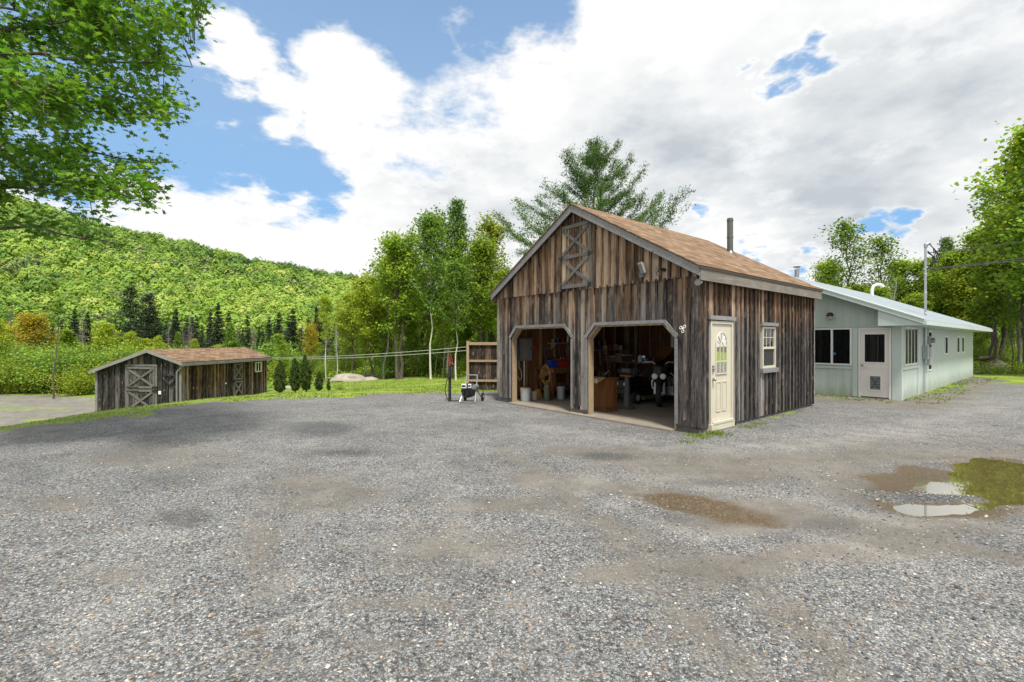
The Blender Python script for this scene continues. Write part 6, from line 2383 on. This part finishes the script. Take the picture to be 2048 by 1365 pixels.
for i in range(16):      # bare stems inside the grove
    u = 750 + i * 17 + random.uniform(-6, 6)
    plant('sap', 'sapling', 'slim sapling in the shade inside the grove', 'tree', u, random.uniform(27, 34), random.uniform(600, 650), 'slim saplings inside the grove', wide=.8)
for i in range(40):
    u = 455 + i * 15 + random.uniform(-5, 5)
    Yd = random.uniform(28.5, 34) + (5 if u < 655 else 0)
    if 655 < u < 760:
        Yd = random.uniform(34, 39)
    plant(['bA', 'bY', 'bA', 'bO'][i % 4] if u < 760 else ['bA', 'bA', 'bY'][i % 3], 'bush', 'leafy bush in the thicket along the far edge of the lawn', 'bush', u, Yd, None, 'bushes along the far edge of the lawn', H=random.uniform(1.1, 2.1), wide=1.1)

# ---- big white pine behind the garage
plant('wp', 'pine_tree', 'big spreading white pine rising behind the garage ridge', 'tree', 1190, 24.0, 283, rz=2.6, wide=.9)

# ---- valley on the left
GV = 'trees and shrubs in the valley left of the shed'
for (k, nm, lb, cat, u, Yd, vt, wd_) in [
    ('oR', 'leafy_tree', 'orange tinged tree left of the tall bare trunk', 'tree', 70, 42, 636, 1.0),
    ('oR', 'leafy_tree', 'smaller orange leaved tree near the left edge of the picture', 'tree', 18, 44, 655, .9),
    ('lt', 'leafy_tree', 'tall thin nearly bare trunk with a small tuft on top', 'tree', 107, 26.5, 590, 1.0),
    ('dY', 'leafy_tree', 'yellow green tree just behind the left end of the shed roof', 'tree', 212, 36, 650, .9),
    ('dY', 'leafy_tree', 'bright yellow green tree above the shed ridge', 'tree', 262, 37, 668, .7),
    ('dY', 'leafy_tree', 'bright tree at the left border with its trunk out of view', 'tree', -12, 30, 640, .8),
    ('sap', 'sapling', 'sapling with orange tips right of the tall bare trunk', 'tree', 150, 40, 660, 1.2),
    ('sp3', 'young_pine', 'young round pine above the middle of the shed roof', 'tree', 356, 44, 664, .9),
    ('sp3', 'young_pine', 'soft green young pine, largest one behind the shed roof', 'tree', 462, 46, 645, 1.0),
    ('dY', 'leafy_tree', 'small yellow green tree behind the shed roof near its heart wreath end', 'tree', 318, 42, 676, .6),
    ('dY', 'leafy_tree', 'small bright tree between the two young pines', 'tree', 390, 42, 682, .6),
    ('dead', 'dead_spruce', 'grey dead spruce right of the largest young pine', 'tree', 505, 47, 650, 1.0),
    ('dead', 'dead_spruce', 'grey dead spruce behind the middle of the shed roof', 'tree', 378, 50, 652, 1.0),
    ('dead', 'dead_spruce', 'leafless pale spruce between the tall pines and the young pine', 'tree', 337, 52, 640, .8),
    ('wpf', 'pine_tree', 'tall dark pine above the left end of the shed roof', 'tree', 262, 62, 568, 1.0),
    ('wpf', 'pine_tree', 'broader dark pine right beside the tall dark pine', 'tree', 298, 61, 583, 1.1),
    ('sp3', 'young_pine', 'dense green young conifer at the right end of the shed roof', 'tree', 545, 40, 672, .8),
]:
    plant(k, nm, lb, cat, u, Yd, vt, GV, wide=wd_)
for i in range(26):
    u = -60 + i * 12.5
    Yd = random.uniform(27.5, 40)
    k = ['bA', 'bY', 'bO', 'bY', 'bY'][i % 5]
    plant(k, 'bush', 'dense bush in the valley thicket left of the shed', 'bush', u, Yd, None, 'bushes left of the shed', H=random.uniform(1.7, 3.4), wide=1.15)
for i in range(20):
    u = 180 + i * 20
    plant(['bY', 'bA', 'bO', 'bA'][i % 4], 'bush', 'bush in the thicket behind the shed', 'bush', u, random.uniform(33, 42), None, 'bushes behind the shed', H=random.uniform(2.2, 3.6), wide=1.2)
for i in range(22):
    u = -40 + i * 37 + random.uniform(-10, 10)
    plant(['dC', 'dY', 'dA', 'sp3'][i % 4], 'leafy_tree', 'green tree in the strip of woods in front of the dark spruces', 'tree', u, random.uniform(48, 62), None, 'green trees before the dark spruces', H=random.uniform(2.4, 4.2), wide=1.25)

# ---- dark spruces at the foot of the hill
for i in range(104):
    u = -70 + i * 8.2 + random.uniform(-6, 6)
    Yd = random.uniform(62, 92)
    k = ['sp1', 'sp2', 'sp1', 'sp2', 'sp1', 'dead'][i % 6] if i % 11 else 'dead'
    dead = k == 'dead'
    plant(k, 'dead_spruce' if dead else 'spruce_tree', 'grey dead spruce in the dark row at the foot of the hill' if dead else 'dark spruce in the row at the foot of the hill', 'tree', u, Yd, None,
          'dead spruces at the foot of the hill' if dead else 'dark spruces at the foot of the hill', H=random.uniform(6.6, 10.4) * (.92 if u < 120 else 1.0), wide=random.uniform(.8, 1.15))

# ---- woods behind and right of the mint house
GR = 'trees behind the mint house'
for (k, nm, lb, cat, u, Yd, vt, wd_) in [
    ('dS', 'leafy_tree', 'tall thin leaved tree standing over the mint house roof', 'tree', 1697, 33.0, 436, 1.1),
    ('dS', 'leafy_tree', 'airy tree right of the tallest tree over the roof', 'tree', 1752, 36.0, 470, 1.15),
    ('biB', 'birch_tree', 'bare white birch stems behind the curved roof vent', 'tree', 1768, 31.0, 545, 1.1),
    ('dA', 'leafy_tree', 'fresh green tree low behind the left part of the house roof', 'tree', 1665, 38.0, 520, 1.0),
    ('dA', 'leafy_tree', 'fresh green tree behind the white birch stems', 'tree', 1800, 38.0, 520, 1.0),
    ('dB', 'leafy_tree', 'fresh green tree right behind the service mast', 'tree', 1850, 36.0, 515, 1.0),
    ('wpn', 'pine_tree', 'dark pine top showing above the leafy woods', 'tree', 1893, 42.0, 478, .9),
    ('dA', 'leafy_tree', 'broad fresh green tree left of the dark pine top', 'tree', 1872, 33.0, 535, 1.0),
    ('dA', 'leafy_tree', 'bright tree under the dark pine top', 'tree', 1915, 32.0, 500, 1.05),
    ('dY', 'leafy_tree', 'yellow green tree above the far end of the house', 'tree', 1940, 30.0, 540, 1.0),
    ('dA', 'leafy_tree', 'tall green tree on the rising skyline at the right', 'tree', 1962, 31.0, 455, 1.0),
    ('dA', 'leafy_tree', 'high leafy tree on the skyline near the right border', 'tree', 2005, 29.0, 420, .95),
    ('dB', 'leafy_tree', 'tallest leafy tree, cut by the right border of the picture', 'tree', 2062, 25.0, 292, .85),
    ('dC', 'leafy_tree', 'deep green tree cut by the right border, below the tallest one', 'tree', 2040, 26.5, 430, .9),
    ('dB', 'leafy_tree', 'grey stemmed tree leaning by the rock pile', 'tree', 1985, 26.5, 470, .9),
    ('lt', 'leafy_tree', 'thin pale trunk at the edge of the woods near the right border', 'tree', 2025, 24.5, 560, .8),
]:
    plant(k, nm, lb, cat, u, Yd, vt, GR, wide=wd_)
for i in range(44):
    u = 1560 + i * 13.5 + random.uniform(-7, 7)
    Yd = random.uniform(30, 46)
    sky_v = np.interp(u, [1560, 1640, 1700, 1850, 1950, 2000, 2050, 2200], [600, 560, 545, 545, 500, 470, 400, 330])
    plant(['dA', 'dC', 'dY', 'dA', 'dB'][i % 5], 'leafy_tree', 'tree among the fresh green woods behind the mint house', 'tree', u, Yd, sky_v + random.uniform(0, 55), 'woodland trees behind the mint house', wide=1.05)
for i in range(16):
    u = 1950 + i * 16 + random.uniform(-7, 7)
    plant('lt' if i % 2 else 'sap', 'sapling', 'slim stem in the shade of the woods right of the house', 'tree', u, random.uniform(25, 34), random.uniform(560, 620), 'slim stems in the woods right of the house', wide=.8)
for i in range(34):
    u = 1900 + i * 11 + random.uniform(-6, 6)
    plant(['bA', 'bY'][i % 2], 'bush', 'low bush under the woods right of the house', 'bush', u, random.uniform(27, 34), None, 'bushes under the woods right of the house', H=random.uniform(.8, 1.9), wide=1.1)
for i in range(12):      # closes the view behind the garage from the side
    plant(['dA', 'dC', 'dB'][i % 3], 'leafy_tree', 'woodland tree behind the garage', 'tree', 1040 + i * 48, random.uniform(31, 40), None, 'woodland trees behind the garage', H=random.uniform(5.2, 6.6), wide=1.1)
for i in range(12):      # trees right of the frame, seen in the puddle
    X, Yd = 24 + i * 1.6, 22 - i * 1.1 + random.uniform(-1, 1)
    if i < 3:
        plant(['dA', 'dC', 'dB'][i % 3], 'leafy_tree', 'tall tree at the right edge of the yard', 'tree', X=X + 1, Y=Yd, group='tall trees right of the yard', H=random.uniform(10, 12), wide=1.0)


# ---- undergrowth sheet of leaves and weeds under the woods
def undergrowth():
    rg = np.random.default_rng(77)
    N = 60000
    side = rg.random(N)
    x = np.where(side < .6, rg.uniform(-34, 0, N), rg.uniform(15, 42, N))
    y = np.where(side < .6, rg.uniform(25.5, 38, N), rg.uniform(22, 36, N))
    n = fbm(x / 1.5, y / 1.5, 61, 3)
    ok = (n > .42) & (sdpoly(x, y, LANE) > .6) & (sdpoly(x, y, GRAVEL) > .8)
    lim = np.where(x < 0, np.interp(x, [-34, -18, -10, -2], [26.5, 27.5, 30, 26.2]), np.interp(x, [15, 20, 30], [27, 24.8, 22]))
    ok &= y > lim + rg.normal(0, .4, N)
    x, y, n = x[ok], y[ok], n[ok]
    N = len(x)
    h = (n - .36) * 3.2 * rg.random(N)
    P = np.stack([x, y, hz(x, y) + h * .6 + .03], 1)
    V = rot_quads(P, rg.uniform(.08, .2, N), rg, .6, .4)
    cols = np.stack([np.clip(rg.normal(.55, .2, N), 0, 1), rg.random(N), rg.random(N)], 1)
    tag(link_mesh('undergrowth', np_mesh('undergrowth', V, 4, M['leaf_fresh'], cols)), kind='stuff')


undergrowth()


# ---- grass blades: lawn fringe, gravel edge, tufts at the walls
def blades():
    rg = np.random.default_rng(78)
    pts = []
    N = 90000
    x = rg.uniform(-26, 2, N)
    y = rg.uniform(7, 27, N)
    E = sdpoly(x, y, GRAVEL)
    ok = (E > -.15) & (sdpoly(x, y, LANE) > .1) & ((E < 2.2) | (rg.random(N) < .5)) & (E + (fbm(x / 1.3, y / 1.3, 31, 4) - .5) * 2.4 + rg.normal(0, .15, N) > .12) & (fbm(x * 1.1, y * 1.1, 87, 3) > .40)
    a = np.stack([x[ok], y[ok], rg.uniform(.015, .045, ok.sum()) * (1 + .5 * (E[ok] < .5))], 1)
    pts.append(a)
    # foot of the garage side wall and its front corner, foot of the mint house
    for (s0, s1, t0, t1, n, h, org) in ((.1, .9, -.35, -.08, 260, .07, GC), (1.2, 2.2, -.45, -.08, 220, .05, GC), (-.35, .1, -.35, .1, 160, .06, GC), (2.2, 6, -.3, -.06, 160, .05, GC),
                                        (-.6, 14, -.9, -.03, 1500, .05, HC), (-1.2, -.1, .0, 3.5, 500, .06, HC), (15, 24, -3.5, 3, 2500, .1, HC)):
        s = rg.uniform(s0, s1, n)
        t_ = rg.uniform(t0, t1, n)
        xx, yy = org[0] + CS * s - SN * t_, org[1] + SN * s + CS * t_
        k = fbm(xx * 2.5, yy * 2.5, 71, 3) > .46
        pts.append(np.stack([xx[k], yy[k], rg.uniform(.4, 1.2, k.sum()) * h], 1))
    for (cx_, cy_, r, n) in [(*G(1372, 884), .18, 60), (*G(1395, 870), .2, 90), (*G(1440, 868), .22, 120)]:
        d = rg.normal(0, r * .5, (n, 2))
        pts.append(np.stack([cx_ + d[:, 0], cy_ + d[:, 1], rg.uniform(.02, .06, n)], 1))
    P = np.concatenate(pts)
    N = len(P)
    z = hz(P[:, 0], P[:, 1])
    a = rg.random(N) * 6.283
    w = rg.uniform(.006, .014, N) * (1 + (P[:, 1] > 12) * 1.4)
    h = P[:, 2]
    base = np.stack([P[:, 0], P[:, 1], z - .005], 1)
    dx = np.stack([np.cos(a) * w, np.sin(a) * w, 0 * a], 1)
    tip = base + np.stack([rg.normal(0, .4, N) * h, rg.normal(0, .4, N) * h, h], 1)
    V = np.stack([base - dx, base + dx, tip], 1)
    cols = np.stack([np.clip(rg.normal(.55, .22, N), 0, 1), rg.random(N), rg.random(N)], 1)
    tag(link_mesh('grass', np_mesh('grass', V, 3, M['grass'], cols)), kind='stuff')


blades()


# ---- hillside forest
def forest():
    rg = np.random.default_rng(90)
    protos = []
    for k in range(8):
        n = 620 if k < 4 else 230
        th = rg.random(n) * 6.283
        ph = np.arccos(rg.uniform(-.25, 1, n))
        lump = 1 + .16 * np.sin(th * 3 + k) + .12 * np.sin(th * 5 + ph * 4)
        rr = lump * rg.uniform(.72, 1.05, n)
        P = np.stack([rr * np.sin(ph) * np.cos(th), rr * np.sin(ph) * np.sin(th), .85 * rr * np.cos(ph)], 1)
        nrm = P / np.linalg.norm(P, axis=1, keepdims=True) + rg.normal(0, .14, (n, 3))
        nrm /= np.linalg.norm(nrm, axis=1, keepdims=True)
        a = rg.normal(0, 1, (n, 3))
        a -= nrm * (a * nrm).sum(1, keepdims=True)
        a /= np.linalg.norm(a, axis=1, keepdims=True)
        b = np.cross(nrm, a)
        s = rg.uniform(.045, .12, (n, 1)) * (1.0 if k < 4 else 1.7)
        V = np.stack([P - a * s, P - b * s * .8, P + a * s, P + b * s * .8], 1)
        protos.append((V, rg.normal(0, .035, n)))
    Vs, Cs = [], []
    N = 3000
    k = rg.uniform(-1.35, .32, N)
    t = rg.random(N) ** .8
    y = 96 + 250 * t
    x = k * y
    k2 = rg.uniform(.2, 1.5, 500)
    y2 = 100 + 240 * rg.random(500)
    x = np.concatenate([x, k2 * y2])
    y = np.concatenate([y, y2])
    z = hillz(x, y) - 2.2
    N = len(x)
    tone = fbm(x / 45, y / 45, 95, 3)
    for i in range(N):
        V, br = protos[i % 4 + (0 if y[i] < 165 else 4)]
        r = rg.uniform(2.6, 4.9)
        a = rg.random() * 6.283
        ca, sa = math.cos(a), math.sin(a)
        Q = V.copy()
        X = (Q[..., 0] * ca - Q[..., 1] * sa) * r
        Y = (Q[..., 0] * sa + Q[..., 1] * ca) * r
        Z = Q[..., 2] * r * rg.uniform(.85, 1.25)
        Vs.append(np.stack([X + x[i], Y + y[i], Z + z[i] + rg.uniform(2.8, 5.2)], -1))
        dark = rg.random() < .07
        tn = .10 if dark else np.clip(rg.normal(.55, .19) + (tone[i] - .5) * .9, .12, .93)
        c = np.clip(br + tn, 0, .95)
        if dark:
            c = np.clip(br * .4 + .985, .96, 1.0)
        Cs.append(np.stack([c, rg.random(len(c)), np.full(len(c), rg.random())], 1))
    V = np.concatenate(Vs)
    C = np.concatenate(Cs)
    tag(link_mesh('hillside_forest', np_mesh('hillside_forest', V, 4, M['hillleaf'], C)), kind='stuff')


forest()


# ---- near maple at the upper left
def maple():
    rg = np.random.default_rng(5)
    root = thing('maple_tree', 'big maple reaching its leafy branches in from the upper left', 'tree', (0, 0, 0))
    wd = MB()
    base = Vector((-11.2, 6.6, gz(-11.2, 6.6)))
    root.location = base
    tr = [base + Vector((0, 0, -.3)), base + Vector((.05, .1, 2)), base + Vector((.2, .0, 4)), base + Vector((.15, .2, 6.5)), base + Vector((.3, .1, 9.5))]
    wd.tube([p - base for p in tr], [.30, .24, .20, .15, .05], 12)

    def PX(u, v, Y):
        return Vector(((u - 1024) / F * Y, Y, CH + (682.5 - v) / F * Y))
    ends = [(430, -20, 7.6, 5.6), (372, 70, 8.0, 5.0), (385, 135, 7.2, 4.6), (380, 212, 7.8, 4.2), (325, 238, 6.6, 3.8), (345, 325, 7.4, 3.2), (300, 400, 7.0, 2.8), (180, 398, 6.4, 2.6), (260, 492, 7.6, 2.3), (120, 470, 6.4, 2.2), (90, 180, 5.6, 4.6), (200, 60, 6.2, 5.4), (150, -60, 8.8, 6.4), (330, -120, 7.0, 6.8)]
    nodes = []
    for (u, v, Y, z0) in ends:
        e = PX(u, v, Y)
        z0 = base.z + z0
        s = Vector((base.x + .12, base.y + .05, z0))
        n = 14
        pts = []
        for i in range(n + 1):
            f = i / n
            p = s.lerp(e, f)
            p.z += .9 * math.sin(math.pi * f) * (1 - f * .4)
            if 0 < i < n:
                p += Vector(rg.normal(0, .05, 3))
            pts.append(p)
        wd.tube([p - base for p in pts], [.062 * (1 - f / n) ** 1.2 + .006 for f in range(n + 1)], 6)
        nodes += pts[3:]
    NP = np.array([tuple(p) for p in nodes])
    # outline of the foliage
    poly = [(-260, -160), (440, -160), (425, 12), (385, 48), (350, 62), (370, 85), (345, 95), (386, 130), (360, 150), (340, 160), (386, 205), (355, 228), (315, 252), (265, 262), (205, 255), (170, 280), (185, 322), (245, 318), (338, 315), (345, 330), (300, 345), (362, 357), (330, 372), (300, 402), (262, 408), (200, 390), (165, 412), (110, 400), (60, 412), (-260, 430)]
    px = np.array([p[0] for p in poly], float)
    pts, dep = [], []
    while len(pts) < 2150:
        u, v = rg.uniform(-260, 440), rg.uniform(-160, 425)
        if sdpoly(np.array([u]), np.array([v]), poly)[0] < -6:
            # gaps of sky between the layers
            g = vnoise(np.array([u / 46.0 + 9]), np.array([v / 22.0 + (u * .10) / 22.0]), 3)[0]
            if g < .34:
                continue
            pts.append((u, v))
    low = 0
    while low < 60:       # sparse low sprays in front of the hill
        u = rg.uniform(-260, 255)
        c = np.interp(u, [-260, 0, 255], [440, 440, 470])
        v = rg.normal(c, 22)
        if v > 500 or rg.random() < (u + 20) / 420:
            continue
        pts.append((u, v))
        low += 1
    cen = []
    for (u, v) in pts:
        Y = rg.uniform(5.6, 8.8)
        p = PX(u, v, Y)
        if fbm(np.array([p.x * 1.3]), np.array([p.z * 2.2 + p.y * .6]), 77, 3)[0] < .36:
            continue
        j = int(np.argmin(((NP - np.array(p)) ** 2 * np.array([1, 1, 1.6])).sum(1)))
        q = nodes[j]
        d = p - q
        if d.length > .8:
            q = p - d.normalized() * .55
        mid = q.lerp(p, .5) + Vector(rg.normal(0, .04, 3)) + Vector((0, 0, .05))
        wd.tube([q - base, mid - base, p - base], [.0055, .004, .002], 4)
        m = int(rg.integers(13, 24))
        dd = (p - q).normalized() if (p - q).length > .05 else Vector((1, 0, 0))
        for i in range(m):
            f = rg.uniform(.25, 1.05)
            cen.append(tuple(q.lerp(p, f) + Vector(rg.normal(0, .10, 3)) * Vector((1, 1, .6)).length / 1.5))
    C = np.array(cen)
    N = len(C)
    # five lobed maple leaf outline
    lobes = []
    for a, r in [(-90, .14), (-62, .38), (-44, .24), (-14, .55), (12, .27), (34, .50), (60, .28), (90, .62), (120, .28), (146, .50), (168, .27), (194, .55), (224, .24), (242, .38)]:
        lobes.append((r * math.cos(R(a)), r * math.sin(R(a))))
    V = rot_quads(C, rg.uniform(.065, .12, N), rg, 1, 1.1, None, shape=lobes)
    V[..., 2] -= (np.linalg.norm(V - C[:, None], axis=2) ** 2) * 1.5
    V -= np.array(tuple(base))[None, None]
    cl = vnoise(C[:, 0] * 2.2, C[:, 2] * 2.6 + C[:, 1], 8)
    cols = np.stack([np.clip(rg.normal(.48, .17, N) + (cl - .5) * .35, 0, 1), rg.random(N), rg.random(N)], 1)
    me = np_mesh('crown', V, len(lobes), M['leaf_maple'], cols)
    wd.build('trunk', M['bark'], root, True)
    link_mesh('crown', me, root)


maple()


# ---- rocks
def rock(name, label, X, Y, z, sx, sy, sz, seed, mat='rock', rz=0.0, group=None):
    rg = np.random.default_rng(seed)
    mb = MB()
    mb.ball((0, 0, 0), 1.0, (1, 1, 1), 28, 16)
    v = np.array(mb.v)
    nn = v / (np.linalg.norm(v, axis=1, keepdims=True) + 1e-9)
    d = 1 + .55 * (fbm(nn[:, 0] * 1.6 + 5 + seed, nn[:, 1] * 1.6 + nn[:, 2] * 2.3 + 9, seed, 4) - .5) + .16 * (vnoise(nn[:, 0] * 6 + 20, nn[:, 1] * 6 + nn[:, 2] * 5 + 20, seed) - .5)
    v = nn * d[:, None] * np.array([sx, sy, sz])
    mb.v = [tuple(p) for p in v]
    o = mb.build(name, M[mat], None, True)
    o.location = (X, Y, z)
    o.rotation_euler = (0, 0, rz)
    return tag(o, label, 'rock', group)


def XY(u, Y):
    return (u - 1024) / F * Y


rock('boulder', 'large pale flat boulder lying at the back of the lawn', XY(697, 27.5), 27.5, gz(XY(697, 27.5), 27.5) - .02, 1.05, .9, .42, 3)
rock('boulder', 'smaller low rock right of the large pale boulder', XY(738, 27.8), 27.8, gz(XY(738, 27.8), 27.8) - .02, .62, .5, .2, 6)
rock('boulder', 'small pale rock between the arborvitae and the shed', XY(573, 25.5), 25.5, gz(XY(573, 25.5), 25.5) + .02, .4, .3, .16, 8)
for i, (u, w, h, lb) in enumerate([(1975, .75, .42, 'grey rock at the left of the pile beyond the house'), (2003, .6, .36, 'grey rock at the right of the pile beyond the house'), (1990, .5, .5, 'rounded rock in the middle of the pile beyond the house')]):
    Yr = 27.3 - .4 * i
    X = XY(u, Yr)
    rock('boulder', lb, X, Yr, gz(X, Yr) + .08 + .1 * (i == 2), w, .5, h * .75, 20 + i, group='rock pile beyond the house')
for i, (u0, u1, Yr, zz, lb) in enumerate([(1958, 2012, 26.6, .72, 'pale log lying on top of the rock pile beyond the house'), (1985, 2035, 26.2, .18, 'dark log slanting off the rock pile'), (1948, 1975, 26.0, .06, 'short pale log on the grass left of the rock pile')]):
    b = MB()
    b.tube([(XY(u0, Yr), Yr, gz(XY(u0, Yr), Yr) + zz), (XY((u0 + u1) / 2, Yr), Yr + .1, gz(XY(u0, Yr), Yr) + zz + .05), (XY(u1, Yr), Yr - .1, gz(XY(u1, Yr), Yr) + zz - (.15 if i == 1 else .0))], [.09, .10, .07], 10)
    tag(b.build('log', M['log'], None, True), lb, 'log', 'logs by the rock pile')
